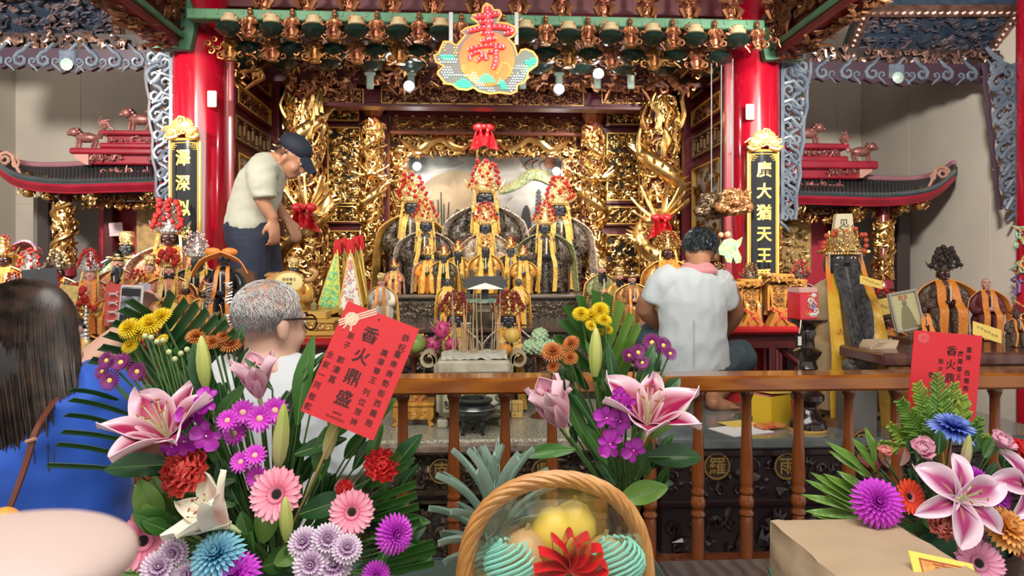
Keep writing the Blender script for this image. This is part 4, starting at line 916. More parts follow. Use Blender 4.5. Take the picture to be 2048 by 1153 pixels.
    for s in (-1, 1):
        if not sash: break
        y0 = -.11; pts = bez([(s*.045, -.03, .66*k), (s*.06, -.12, .58*k), (s*.072, -.19, .42*k), (s*.085, -.285, .33*k), (s*.09, -.29, .2*k), (s*.095+rg.uniform(-.02, .02), -.28, .02)], 4)
        m = MB(); m.ribbon(pts, sashw, V((1, -.1*s, 0)), .006); m.build('sash', sash, o)
        if crown in 'ASG':
            pts = bez([(s*.075, -.02, zc), (s*.088, -.06, zt-.06), (s*.10, -.11, .52*k), (s*.115, -.15, .36*k)], 4); m = MB(); m.ribbon(pts, .022, V((1, -.3*s, 0)), .005); m.ball(pts[5], (.017, .012, .022), 8, 6); m.build('crown_ribbon', sash2 or YEL, o)
    if throne:
        m = MB(); m.box((0, .15, .32*k), (.40*W, .04, .64*k), 0, None, .01); m.box((0, .02, .14*k), (.44*W, .26, .04)); carve(m, .42*W, .5*k, MX.Translation((0, .128, .42*k)) @ MX.Rotation(pi/2, 4, 'X'), .05, px, 0, .4, .8)
        for s in (-1, 1): m.tube([(s*.24*W, .15, .38*k), (s*.26*W, -.06, .38*k), (s*.265*W, -.10, .36*k)], [.022, .022, .03], 8); m.box((s*.24*W, -.06, .18*k), (.03, .03, .36*k), 0, None, .006)
        m.build('throne', throne, o)
    return o
TH = mat('dark throne wood', (.05, .022, .014), .35)
GM = 'black faced statues on the altar'
deity('largest black faced statue in tall red pompom crown at the back centre of the altar', 970, 5.3, Z2, 326, 'b', 'A', BROB, BROW, YEL, group=GM, wide=1.1, throne=TH, cpom=.9)
deity('black faced statue in tall pompom crown seated directly before the largest one', 971, 4.88, Z2, 408, 'b', 'A', BROW, BROW, YEL, group=GM, throne=TH, npom=28)
deity('black faced crowned statue at the back left of the altar, under the left glaring spot', 825, 5.3, Z2, 352, 'b', 'A', BROB, BRGO, YEL, group=GM)
deity('black faced crowned statue at the back right of the altar, under the right glaring spot', 1117, 5.3, Z2, 358, 'b', 'A', BROB, BROW, YEL, group=GM)
deity('black faced statue in black robe and spread cloak, front left of the altar', 852, 4.85, Z2, 402, 'b', 'A', BROB, BROW, YEL, group=GM, throne=TH, wide=1.1)
deity('black faced statue in black robe and spread cloak, front right of the altar', 1089, 4.85, Z2, 408, 'b', 'A', BROB, BROG, YEL, group=GM, throne=TH, wide=1.1)
GS = 'small crowned statues on the upper step'
for px, D, t, lb, fc, rb, ck, bd in ((856, 4.58, 489, 'small crowned statue in orange robe directly before the front left black faced statue', 'b', ORG, BROW, 0), (888, 4.55, 490, 'small crowned statue with long black front on the upper step, left of the grey pavilion', 'b', BROB, YEL, .3), (916, 4.75, 480, 'small crowned statue half hidden behind the left end of the grey pavilion', 'b', BRGO, YEL, .2),
        (971, 4.55, 470, 'small gold crowned statue just above the roof of the grey pavilion', 'b', BRGO, BRGO, .22), (1021, 4.75, 472, 'small crowned statue half hidden behind the right end of the grey pavilion', 'b', BROB, YEL, .3), (1046, 4.55, 490, 'small crowned statue with yellow sashes on the upper step, right of the grey pavilion', 'b', BRGO, YEL, 0), (788, 4.58, 520, 'small statue draped in pale ribbons at the left end of the upper step', 'b', BROR, BROW, 0)):
    deity(lb, px, D, Z2, t, fc, 'B', rb, ck, YEL, bd, group=GS, sashw=.075)
for px, lb in ((895, 'small bareheaded black statue in yellow sashes standing on the lower step at the left'), (1037, 'small bareheaded black statue in yellow sashes standing on the lower step at the right')):
    deity(lb, px, 4.05, Z1, 556, 'g', 'N', BRGO, YEL, YEL, group='small bareheaded statues on the lower step', sashw=.1, wide=.8)
for px, lb, rb in ((910, 'statue with dark red pompom crown behind the incense sticks at the left', BROW), (1017, 'statue with dark red pompom crown behind the incense sticks at the right', ORG)):
    deity(lb, px, 3.58, ZT, 582, 'b', 'G', BROB, BROW, YEL, pm=POMD, cpom=1.0, group='statues behind the incense burner', sash2=ORG, npom=40, sashw=.07, wide=.8)
# left crowd
deity('statue with black face and square gold crown on a gold stand behind the old man', 588, 3.62, Z1, 506, 'b', 'F', BRGO, None, None, throne=GOLD, name='seated_statue')
deity('small pale standing figure in white and green robe before the oval gold sign', 628, 3.42, Z1+.12, 598, 'p', 'H', BROG, None, None, name='attendant_figure')
deity('horned figurine in white robe with yellow belt left of the altar steps', 763, 3.95, Z1, 540, 'p', 'F', mat('white porcelain robe', (.7, .66, .56), .35), YEL, ORG, name='seated_statue')
deity('pink faced statue with long black beard and big red pompoms at the left', 340, 3.45, Z1, 500, 'p', 'G', BROR, BRGO, YEL, .42, wide=1.1, cpom=2.3, npom=9)
deity('statue under a silver pompom crown with yellow sashes, beside the left column', 396, 3.7, Z1, 462, 'b', 'S', BROB, BROG, YEL, .3, pm=mat('white and red pompom', (.62, .40, .36), .7), npom=26)
deity('statue with the tallest red and silver crown, half behind the left black plaque', 340, 4.05, Z1, 400, 'd', 'S', BROR, BROW, ORG, cpom=1.5, npom=30)
deity('small figure in black and gold hat with long black beard among the left statues', 237, 3.7, Z1, 497, 'p', 'H', BROR, BROW, YEL, .25)
deity('small statue in dark cap with pale blue shoulders at the back of the left crowd', 254, 4.05, Z1, 452, 'g', 'F', BROG, mat('pale blue silk', (.25, .36, .42), .4), ORG)
deity('round faced figure in a white cap and orange sash among the left statues', 300, 3.75, Z1, 500, 'p', 'F', BRGO, ORG, ORG)
deity('statue in a silver and red crown behind the red picture folder at the left', 182, 3.55, Z1, 498, 'p', 'S', BROR, BROW, ORG, cpom=1.4)
deity('statue with red flowers on a silver crown behind the dark grey board', 62, 3.6, Z1, 498, 'p', 'S', BROR, BROR, ORG, cpom=1.4, npom=16)
deity('gold crowned statue at the far left edge of the picture', 8, 3.7, Z1, 470, 'd', 'B', BRGO, ORG, YEL)
deity('small crowned statue between the silver crowns at the far left', 118, 3.95, Z1, 498, 'd', 'D', BROD, BRGO, ORG, pm=mat('straw pompom', (.4, .3, .14), .7))
deity('gold hatted statue with large red pompoms close behind the woman in blue', 150, 2.75, 1.05, 572, 'g', 'G', mat('grey green robe', (.07, .10, .10), .5), BRGO, ORG, cpom=1.3, npom=18, wide=1.1)
# right groups
deity('statue in green and gold robe with black beard at the right end of the steps', 1203, 4.2, Z1+.02, 512, 'p', 'F', BROG, BRGO, None, .2, throne=GOLD, name='seated_statue')
deity('white faced statue in gold robe beside the green robed one', 1238, 4.15, Z1, 528, 'p', 'F', BRGO, None, None, .16, name='seated_statue')
deity('statue with very long black beard left of the man in the white shirt', 1264, 3.88, Z1, 538, 'p', 'H', mat('copper brown robe', (.30, .13, .05), .4, .3, (.5, .28, .1), 30), BRGO, ORG, .5, wide=1.15)
deity('dark faced statue in broad gilded crown behind the head of the man in white', 1335, 4.1, Z1, 462, 'd', 'G', BRGO, BRGO, ORG, pm=GOLDD, npom=30, throne=GOLD, sashw=.10)
for px, lb in ((1436, 'small dark gilded statue behind the wooden tablets, below the hanging painted board'), (1500, 'small dark gilded statue behind the wooden tablets, at the foot of the black plaque')):
    deity(lb, px, 4.08, Z1, 524, 'd', 'D', BROD, BROD, ORG, pm=GOLDD, group='small dark statues behind the tablets')
deity('small dark red statue behind the tablets beside the tall black bearded god', 1600, 4.08, Z1, 520, 'd', 'D', BROD, BROD, ORG)
deity('seated figure in black and white robe with orange sashes behind the picture frame', 1765, 3.3, 1.06, 575, 'd', 'D', brocade('black and cream robe', [(.02, .018, .02), (.62, .52, .36), (.02, .02, .02), (.5, .4, .25)], 30), ORG, ORG)
deity('dark statue with dark spiky pompom crown and orange sashes on the right table', 1886, 3.1, 1.39, 492, 'd', 'D', BROD, ORG, ORG, pm=POMK, npom=34, cpom=1.5, sashw=.09)
deity('small statue in dark hood with orange sashes at the right, before the far red column', 1972, 3.0, 1.39, 556, 'p', 'N', mat('dull maroon robe', (.14, .03, .03), .5), ORG, ORG, sashw=.09)
deity('small seated statue with crossed red sashes in front of the dark crowned one', 1848, 2.76, 1.39, 612, 'd', 'N', BROD, BROD, ORG, sashw=.11)
deity('small dark statue at the right edge behind the red card', 2032, 2.72, 1.39, 606, 'd', 'D', BROD, BROR, ORG)

GL = 'small statues crowded on the left table'
for px, D, t, lb, fc, cr, rb, ck in ((222, 3.42, 562, 'small gold robed statue just right of the red pompom hat, left table', 'p', 'B', BRGO, ORG), (276, 3.5, 540, 'small pink faced statue in gold crown between the red folder and the bearded one', 'p', 'G', BROR, BRGO), (105, 3.5, 540, 'small dark statue in tarnished crown right of the dark grey board', 'd', 'D', BROD, ORG), (30, 3.4, 545, 'small red robed statue with silver crown at the lower left edge', 'p', 'S', BROR, ORG), (372, 3.4, 556, 'small gold statue in front of the one with the silver pompom crown', 'd', 'F', BRGO, ORG), (410, 3.38, 560, 'small statue in green robe beside the patterned round tin', 'p', 'B', BROG, BRGO)):
    deity(lb, px, D, Z1, t, fc, cr, rb, ck, ORG, group=GL, cpom=1.3)
# ================================================================ black bearded god at the right
o = deity('tall black bearded god in tan robe with yellow satin sash, behind the red lantern', 1684, 3.12, 1.04, 430, 'g', 'T', mat('tan satin robe', (.50, .37, .21), .45, 0, (.42, .29, .15), 6, .3, 9), None, None, 0, name='bearded_god')
zt, zc = .77, .828
m = MB()      # gold tiara
m.lathe([(.066, zc-.03), (.07, zc-.02), (.074, zc+.015)], 22, cap=False)
for r_ in range(5):
    for q in range(15-2*r_):
        u = (q/(14-2*r_)-.5)*2; a = -pi/2+u*1.35; rr = .083-.004*r_; T = MX.Translation((rr*cos(a), rr*sin(a), zc-.015+.024*r_+.012*(1-u*u))) @ MX.Rotation(a+pi/2, 4, 'Z') @ MX.Rotation(pi/2, 4, 'X'); m.curl((0, 0, 0), .0135, T, 0, q+r_, 1.2, (-1)**q, .3, 5, 9)
for s in (-1, 1): m.tube(bez([(s*.08, -.01, zc), (s*.11, -.02, zc-.02), (s*.125, -.02, zc-.01)], 4), [.010]*8+[.003], 6)
for i in range(19): a = -pi/2+(i/18-.5)*2.8; m.ball((.086*cos(a), .086*sin(a), zc-.026), .008, 6, 4)
c = m.build('crown', GOLDB, o)
for x, z in ((-.105, .835), (-.10, .855), (-.09, .892), (-.06, .898), (-.045, .915), (.0, .915), (.045, .925), (.075, .895), (.09, .895), (.095, .868), (.095, .84), (.085, .815)): pom(c, (x, -.06, z), .0125, mat('coral pompom', (.60, .10, .04), .6))
m = MB(); m.poly([(-.056, 0), (.056, 0), (.04, .165), (-.034, .165)], .05, face_cam((0, .02, zc+.01))); m.build('white_hat', mat('cream paper', (.82, .72, .48), .6), o, False)
m = MB(); m.text('见', .045, face_cam((0, -.032, zc+.125)), 0, .001); m.build('hat_writing', mat('ink', (.03, .02, .02), .6), o, False)
for s in (-1, 1):
    pts = bez([(s*.06, -.05, .70), (s*.085, -.16, .58), (s*.095, -.245, .42), (s*.10, -.295, .30), (s*.105, -.30, .16), (s*.11+(.01), -.30, .0)], 5); m = MB(); m.ribbon(pts, [.05+.025*i/len(pts) for i in range(len(pts))], V((1, -.12*s, 0)), .006); m.build('satin_sash', mat('yellow satin', (.82, .50, .05), .28, 0, (.70, .36, .02), 9, .5, 30, sheen=.3), o)
    pts = bez([(s*.075, -.03, .79), (s*.085, -.07, .70), (s*.09, -.13, .62), (s*.10, -.20, .48)], 5); m = MB(); m.ribbon(pts, .022, V((1, 0, 0)), .006); m.build('orange_ribbon', mat('orange ribbon', (.78, .24, .02), .45), o)
    m = MB()
    for k in range(9): m.ball((s*.075, -.055, .80-.011*k), .006, 6, 5)
    m.build('ear_pendant', SILV, o)
m = MB(); rg = random.Random(4)
for q in range(70):
    t = rg.uniform(-1, 1); x0 = t*.05; e = rg.uniform(-.012, .012); L = .50*(1-.35*abs(t)); yy = rg.uniform(0, .012)
    m.tube(bez([V((x0, -.055-.02*(1-t*t)+yy, .735)), V((x0*1.0, -.15+yy, .735-L*.3)), V((x0*.9+e, -.26+yy, .735-L*.62)), V((x0*.5+e*2, -.305+yy, .735-L))], 3), [.011]*3+[.012]*3+[.009]*3+[.002], 5)
m.build('beard', mat('long charcoal beard', (.030, .031, .033), .45, 0, (.085, .085, .088), 50), o)
m = MB(); m.ball((.012, -.078, .705), (.012, .012, .022), 8, 6); m.build('tongue', mat('pale grey paint', (.28, .30, .32), .4), o)
m = MB(); m.text('大', .03, face_cam((-.082, -.262, .43)), 0, .001); m.build('sash_mark', mat('dark red ink', (.40, .05, .02), .6), o, False)
# ================================================================ balustrade
VARN = mat('orange brown varnished wood', (.33, .105, .014), .2, 0, (.23, .06, .008), 5, wood=True, stretch=(.25, 3, 3), coat=.5, lo=.1, hi=.9)
VARND = mat('dark glossy turned wood', (.16, .042, .010), .16, 0, (.085, .020, .006), 5, stretch=(4, 4, .6), coat=.5, lo=.3, hi=.7)
a, b = XP(636, 2.25), XP(2180, 2.25); zr = 1.35; o = thing('balustrade', 'varnished wooden balustrade running across the hall before the altar', 'railing', ((a+b)/2, 2.31, .74), world=True)
m = MB(); m.box(((a+b)/2, 2.315, zr-.027), (b-a, .13, .054), 0, None, .008); m.build('rail', VARN, o)
m = MB(); m.box(((a+b)/2, 2.315, .67), (b-a, .12, .08), 0, None, .01); m.build('bottom_rail', VARND, o)
for x in (a+.07, b-.07): m = MB(); m.box((x, 2.315, .315), (.11, .11, .63), 0, None, .008); m.build('post', VARND, o)
pf = [(.019, 1.30), (.023, 1.292), (.0235, 1.278), (.019, 1.268), (.0165, 1.258), (.0165, 1.18), (.0185, 1.12), (.0215, 1.05), (.0232, .985), (.0215, .965), (.0195, .956), (.024, .945), (.0235, .937), (.019, .930), (.024, .918), (.0265, .905), (.0245, .892), (.019, .884), (.019, .879), (.025, .870), (.025, .863), (.0195, .857), (.022, .84), (.0215, .71)]
def taper(x): return mat
proto = None
for px in (711, 806, 908, 1010, 1104, 1202, 1300, 1396, 1493, 1597, 1697, 1791, 1890, 1990, 2085):
    x = XP(px, 2.315)
    if proto is None:
        m = MB(); m.lathe(pf, 20); proto = m.build('baluster', mat('varnished turned wood', (.26, .07, .011), .18, 0, (.13, .032, .007), 3.2, stretch=(3, 3, .9), coat=.5, lo=.35, hi=.68)); proto.parent = o; c = proto
    else: c = proto.copy(); COL.objects.link(c)
    c.location = (x-OFF[o.name][0], 2.315-OFF[o.name][1], -OFF[o.name][2])
# ================================================================ things on the offering table
CSTN = mat('cream carved stone', (.58, .54, .42), .5, 0, (.40, .36, .25), 14, .25, 40); MOSS = mat('sooty olive stone', (.20, .19, .11), .6, 0, (.12, .11, .07), 20)
D = 3.06; c = P(948, 700, D); o = thing('stone_incense_burner', 'cream stone incense burner with scroll handles and a bed of sand, holding incense sticks', 'incense burner', (c.x, D+.1, ZT), world=True)
z1 = ZP(722, D); x0, x1 = P(873, 720, D).x, P(1021, 720, D).x; cx = (x0+x1)/2; W = x1-x0
m = MB(); m.box((cx, D+.12, z1-.03), (W, .26, .06), 0, None, .012); m.box((cx, D+.12, (ZT+z1-.06)/2+.02), (W*1.02, .24, z1-.06-ZT-.04), 0, None, .035)
for sx in (-1, 1):
    for sy in (-1, 1): m.box((cx+sx*W*.42, D+.12+sy*.09, ZT+.02), (.05, .05, .04), 0, None, .008)
m.build('body', CSTN, o)
m = MB(); rectframe(m, -W*.46, W*.46, -.10, .07, .010, .006, face_cam((cx, D-.002, ZT+.16))); carve(m, W*.8, .13, face_cam((cx, D-.0, ZT+.145)), .045, 3, 0, .4, .8, depth=.002); m.build('carved_front', MOSS, o)
m = MB(); m.text('奉獻', .026, face_cam((cx, D-.001, z1-.03)), 0, .001, sx=2); m.build('engraving', mat('soot', (.08, .07, .05), .8), o, False)
m = MB(); m.grid(lambda u, v: (cx+(u-.5)*W*.9, D+.02+.2*v, z1+.004+.012*noise.noise((u*9, v*5, 1))), 24, 10, 0, th=.02, flip=True); m.build('sand', mat('ash sand', (.66, .64, .57), .9, 0, (.46, .43, .36), 60, .4, 90), o)
for s in (-1, 1):
    hx = cx+s*(W/2+.005); pts = [(hx, D+.12, z1-.1), (hx+s*.008, D+.12, z1+.0), (hx+s*.02, D+.12, z1+.028)]
    for i in range(15): t = i/14; a_ = pi/2-s*t*2*pi*1.05+0; rr = .038*(1-.5*t); pts.append((hx+s*.034+rr*cos(a_), D+.12, z1-.004+rr*sin(a_)))
    m = MB(); m.ribbon(pts, .10, V((0, 1, 0)), .014); m.build('scroll_handle', mat('tan stone', (.50, .42, .27), .5, 0, (.34, .27, .15), 20), o)
STK = mat('tan incense stick', (.50, .36, .20), .7); STP = mat('pink stick base', (.50, .08, .22), .7); ASH = mat('grey ash', (.4, .38, .34), .9)
rg = random.Random(11); sticks = None
for i in range(30):
    px = rg.uniform(904, 1000); l = rg.uniform(.13, .27) if i > 4 else .31; d_ = D+rg.uniform(.04, .19); x = XP(px, d_)
    if sticks is None:
        sticks = thing('incense_stick', 'thin incense stick standing in the sand of the cream stone burner', 'incense stick', (x, d_, z1), 0, 'incense sticks in the stone burner')
        m = MB(); m.tube([(0, 0, .06), (0, 0, 1)], .0022, 6); m.build('stick', STK, sticks); m = MB(); m.tube([(0, 0, -.02), (0, 0, .075)], .0026, 6); m.build('pink_base', STP, sticks); index_kids(); q = sticks
    else: q = dup(sticks)
    q.location = (x, d_, z1); q.rotation_euler = (rg.uniform(-.06, .06), rg.uniform(-.07, .07), 0); q.scale = (1, 1, l)
# bronze tripod burner
c = P(946, 830, 2.97); o = thing('bronze_tripod_burner', 'dark bronze tripod incense burner with wide rim standing on the mosaic table top', 'incense burner', (c.x, 2.97, ZT))
BZ = mat('green black bronze', (.055, .062, .055), .3, .6, (.035, .04, .035), 12)
m = MB(); m.lathe([(.0, .052), (.045, .05), (.075, .065), (.092, .092), (.088, .118), (.078, .128), (.074, .132), (.085, .142), (.086, .15), (.062, .156), (.05, .15), (.048, .13), (.0, .125)], 30); m.build('bowl', BZ, o)
m = MB(); m.tube([(.094*cos(a*.2), .094*sin(a*.2), .113) for a in range(33)], .004, 6); m.build('band', mat('dull pewter', (.22, .23, .21), .3, .7), o)
for a in (-2.3, -.85, 1.57): m = MB(); m.tube(bez([(.045*cos(a), .045*sin(a), .065), (.062*cos(a), .062*sin(a), .035), (.055*cos(a), .055*sin(a), .015), (.068*cos(a), .068*sin(a), .004)], 4), [.018, .016, .014, .013, .011, .009, .008, .008, .007, .007, .008, .009, .010], 8); m.build('leg', BZ, o)
for s in (-1, 1): m = MB(); m.tube([(s*.085, 0, .12), (s*.115, 0, .125), (s*.12, 0, .14)], .006, 6); m.build('handle', BZ, o)
# carved yellow stand with an offering tray
YW = mat('yellow varnished wood', (.62, .33, .07), .3, 0, (.50, .23, .04), 6, wood=True, lo=.1, hi=.9)
c = P(826, 850, 3.1); o = thing('carved_stand', 'small yellow wooden stand with pierced apron, left of the bronze tripod', 'stand', (c.x, 3.1+.08, ZT))
m = MB(); m.box((0, 0, .1), (.19, .16, .016), 0, None, .004); m.box((0, 0, .088), (.17, .14, .012)); m.build('top', YW, o)
m = MB(); m.box((0, -.066, .058), (.16, .012, .05)); carve(m, .12, .035, face_cam((0, -.074, .056)), .02, 3, 0, .5, 1, depth=.001); m.build('apron', YW, o)
for sx in (-1, 1):
    for sy in (-1, 1): m = MB(); m.tube([(sx*.078, sy*.064, .085), (sx*.083, sy*.068, .05), (sx*.072, sy*.06, .02), (sx*.085, sy*.07, .0)], [.014, .013, .010, .014], 8); m.build('leg', YW, o)
q = thing('offering_basket', 'small patterned basket on the yellow carved stand', 'basket', (c.x, 3.18, ZT+.108)); m = MB(); m.lathe([(.05, 0), (.06, .03), (.064, .05), (.05, .05), (.045, .02)], 20); m.build('basket', brocade('woven red gold', [(.5, .3, .08), (.45, .08, .03), (.55, .4, .15)], 60), q)
m = MB(); rg = random.Random(3)
for i in range(14): m.ball((rg.uniform(-.04, .04), rg.uniform(-.04, .04), .05+rg.uniform(0, .012)), .013, 7, 5)
m.build('candies', mat('candy wrap', (.55, .35, .1), .3, .2), q)
# perpetual wooden calendar block
c = P(1034, 838, 3.26); o = thing('calendar_block', 'little yellow wooden date block with a figure 1 beside the bronze tripod', 'calendar', (c.x, 3.27, ZT), -.12)
m = MB(); m.box((0, 0, .043), (.058, .03, .086), 0, None, .006); m.build('block', mat('pale yellow wood', (.72, .50, .17), .45), o)
m = MB(); rectframe(m, -.021, .021, -.01, .026, .002, .001, face_cam((0, -.0155, .045))); m.build('slot', mat('brown line', (.4, .2, .06), .5), o, False)
m = MB(); m.text('1', .04, face_cam((.008, -.0155, .05)), 0, .001); m.text('W', .012, face_cam((-.01, -.0155, .016)), 0, .001); m.build('figures', mat('red brown print', (.42, .10, .03), .5), o, False)
# fruit stands
def fruitstand(px, D, lb, zt=1.305):
    x = XP(px, D); o = thing('fruit_stand', lb, 'stand', (x, D, ZT)); h = zt-ZT; m = MB(); m.lathe([(.045, 0), (.045, .008), (.02, .02), (.010, .05), (.014, h*.5), (.009, h*.7), (.02, h-.012), (.075, h-.006), (.085, h+.006), (.08, h+.006), (.07, h)], 22); m.build('dish', mat('brown lacquer', (.12, .035, .015), .25), o); return x, D, ZT+h
x, y, z = fruitstand(828, 3.3, 'brown footed dish holding a green melon left of the stone burner')
o = thing('melon', 'round green melon on the footed dish beside the red card', 'melon', (x+.005, y, z)); m = MB(); m.ball((0, 0, .052), (.052, .052, .05), 16, 12); m.build('melon', mat('green rind', (.14, .27, .05), .35, 0, (.34, .45, .12), 10), o); tag(o)
x, y, z = fruitstand(884, 3.36, 'brown footed dish holding pink dragon fruit behind the left scroll handle')
def dragonfruit(p, s, lb, rz):
    o = thing('dragon_fruit', lb, 'dragon fruit', p, rz); m = MB(); m.ball((0, 0, s), (s*.85, s*.85, s), 14, 10); m.build('fruit', mat('magenta rind', (.62, .045, .20), .4, 0, (.70, .12, .30), 9), o)
    m = MB(); rg = random.Random(int(s*999))
    for i in range(16):
        a = i*2.4; t = .25+.7*i/16; r_ = s*.85*sin(pi*t*.85+.3); q = V((r_*cos(a), r_*sin(a), s*2*t)); d = V((cos(a), sin(a), .9)); m.ribbon([q, q+d*s*.28, q+d*s*.5+V((0, 0, s*.12))], [s*.3, s*.2, .003], V((-sin(a), cos(a), 0)), .003, i % 3 == 0)
    m.build('scales', [mat('pink scale', (.70, .10, .30), .4), mat('greenish scale tip', (.45, .42, .15), .4)], o)
dragonfruit((x, y-.02, z+.07), .045, 'upright pink dragon fruit topping its pile', .3); dragonfruit((x-.048, y+.01, z), .038, 'pink dragon fruit at the left under the upright one', 1.5); dragonfruit((x+.046, y+.005, z), .038, 'pink dragon fruit at the right under the upright one', 2.2)
x, y, z = fruitstand(1024, 3.36, 'brown footed dish with a yellow pumpkin behind the right scroll handle', 1.29)
for dx, dz, s, lb, nm in ((0, .065, .042, 'small ribbed yellow pumpkin on top of its pile', 'pumpkin'), (-.035, 0, .036, 'orange fruit at the left under the yellow pumpkin', 'orange'), (.035, 0, .036, 'yellow fruit at the right under the yellow pumpkin', 'orange')):
    o = thing(nm, lb, nm, (x+dx, y, z+dz)); m = MB(); m.lathe([(0, 0), (s*.6, .05*s), (s*.95, s*.5), (s, s*.9), (s*.8, s*1.4), (s*.2, s*1.65), (0, s*1.6)], 24, lobe=(10, .05) if nm == 'pumpkin' else None); m.build('fruit', mat('pumpkin yellow', (.80, .52, .12), .45) if dx >= 0 else mat('orange peel', (.78, .34, .06), .45), o); m = MB(); m.tube([(0, 0, s*1.6), (.004, 0, s*1.85)], .006, 6); m.build('stalk', mat('stalk', (.3, .25, .08), .7), o)
x, y, z = fruitstand(1080, 3.28, 'brown footed dish of pale green sugar apples right of the stone burner')
for i, (dx, dy, dz, lb) in enumerate(((-.045, 0, 0, 'pale green sugar apple at the left of the footed dish'), (.045, .0, 0, 'pale green sugar apple at the right of the footed dish'), (.0, -.035, 0, 'pale green sugar apple at the front of the footed dish'), (0, .0, .055, 'pale green sugar apple on top of the pile in the footed dish'))):
    o = thing('sugar_apple', lb, 'sugar apple', (x+dx, y+dy, z+dz), i); m = MB(); m.ball((0, 0, .034), (.034, .034, .032), 10, 8)
    for k in range(34): a = k*2.4; t = (k+.5)/34; r_ = .034*math.sqrt(1-(2*t-1)**2); m.ball((r_*cos(a), r_*sin(a), .034+.032*(2*t-1)), .0095, 6, 5)
    m.build('fruit', mat('pale green custard rind', (.42, .62, .36), .5, 0, (.55, .70, .48), 20), o)
# grey pavilion and pot on the lower step
o = thing('model_pavilion', 'grey metal model pavilion with green base below the central statues', 'model', (XP(970, 4.15), 4.15, Z1), sc=.88); GRY = mat('gun grey metal', (.075, .082, .088), .35, .5); GRN = mat('verdigris enamel', (.10, .19, .155), .4, .2)
m = MB(); m.box((0, 0, .135), (.27, .16, .07), 0, None, .006)
for x in (-.08, 0, .08): m.tube([(x+.022*cos(a*.4), -.082, .135+.022*sin(a*.4)) for a in range(17)], .003, 6, 1)
m.build('green_base', [GRN, mat('pale ring', (.35, .42, .36), .4)], o)
m = MB(); m.box((0, 0, .05), (.24, .14, .1)); m.build('pedestal', GRY, o, False)
for sx in (-1, 1):
    for sy in (-1, 1): m = MB(); m.box((sx*.115, sy*.06, .21), (.025, .025, .08)); m.build('post', GRY, o, False)
m = MB(); m.poly([(-.15, -.02), (.15, -.02), (.155, 0), (.12, .055), (-.12, .055), (-.155, 0)], .15, face_cam((0, .075, .27))); 
for s in (-1, 1): m.box((s*.09, 0, .34), (.022, .022, .06)); m.tube([(s*.1, 0, .30), (s*.14, 0, .29), (s*.16, 0, .31)], .008, 6)
m.build('roof', mat('dark grey roof', (.06, .062, .066), .4, .4), o, False)
m = MB(); m.poly([(-.125, -.012), (.125, -.012), (.06, .012), (0, .03), (-.06, .012)], .012, face_cam((0, -.085, .25))); m.build('white_canopy', WHITE, o, False)
m = MB(); m.box((0, .02, .2), (.05, .03, .06)); 
for k in range(5): m.tube([((k-2)*.012, -.05, .175), ((k-2)*.009, -.05, .225), (0, -.05, .245)], .003, 5)
m.build('grille', GRY, o)
o = thing('bronze_pot', 'brown bronze pot in the shadow below the grey pavilion', 'pot', (XP(966, 3.92), 3.92, Z1)); m = MB(); m.lathe([(.05, 0), (.055, .01), (.085, .05), (.095, .09), (.08, .12), (.07, .125), (.078, .135), (.06, .135), (.05, .1)], 26); m.build('pot', mat('smoky bronze', (.10, .08, .055), .35, .5, (.16, .13, .09), 9), o)
for px, lb in ((946, 'small white saucer on the step left of the bronze pot'), (986, 'small white saucer on the step right of the bronze pot')):
    o = thing('saucer', lb, 'saucer', (XP(px, 3.84)+(-.05 if px < 960 else .05), 3.84, Z1)); m = MB(); m.lathe([(.018, 0), (.02, .006), (.042, .022), (.044, .024), (.036, .02), (0, .01)], 20); m.build('dish', WHITE, o)
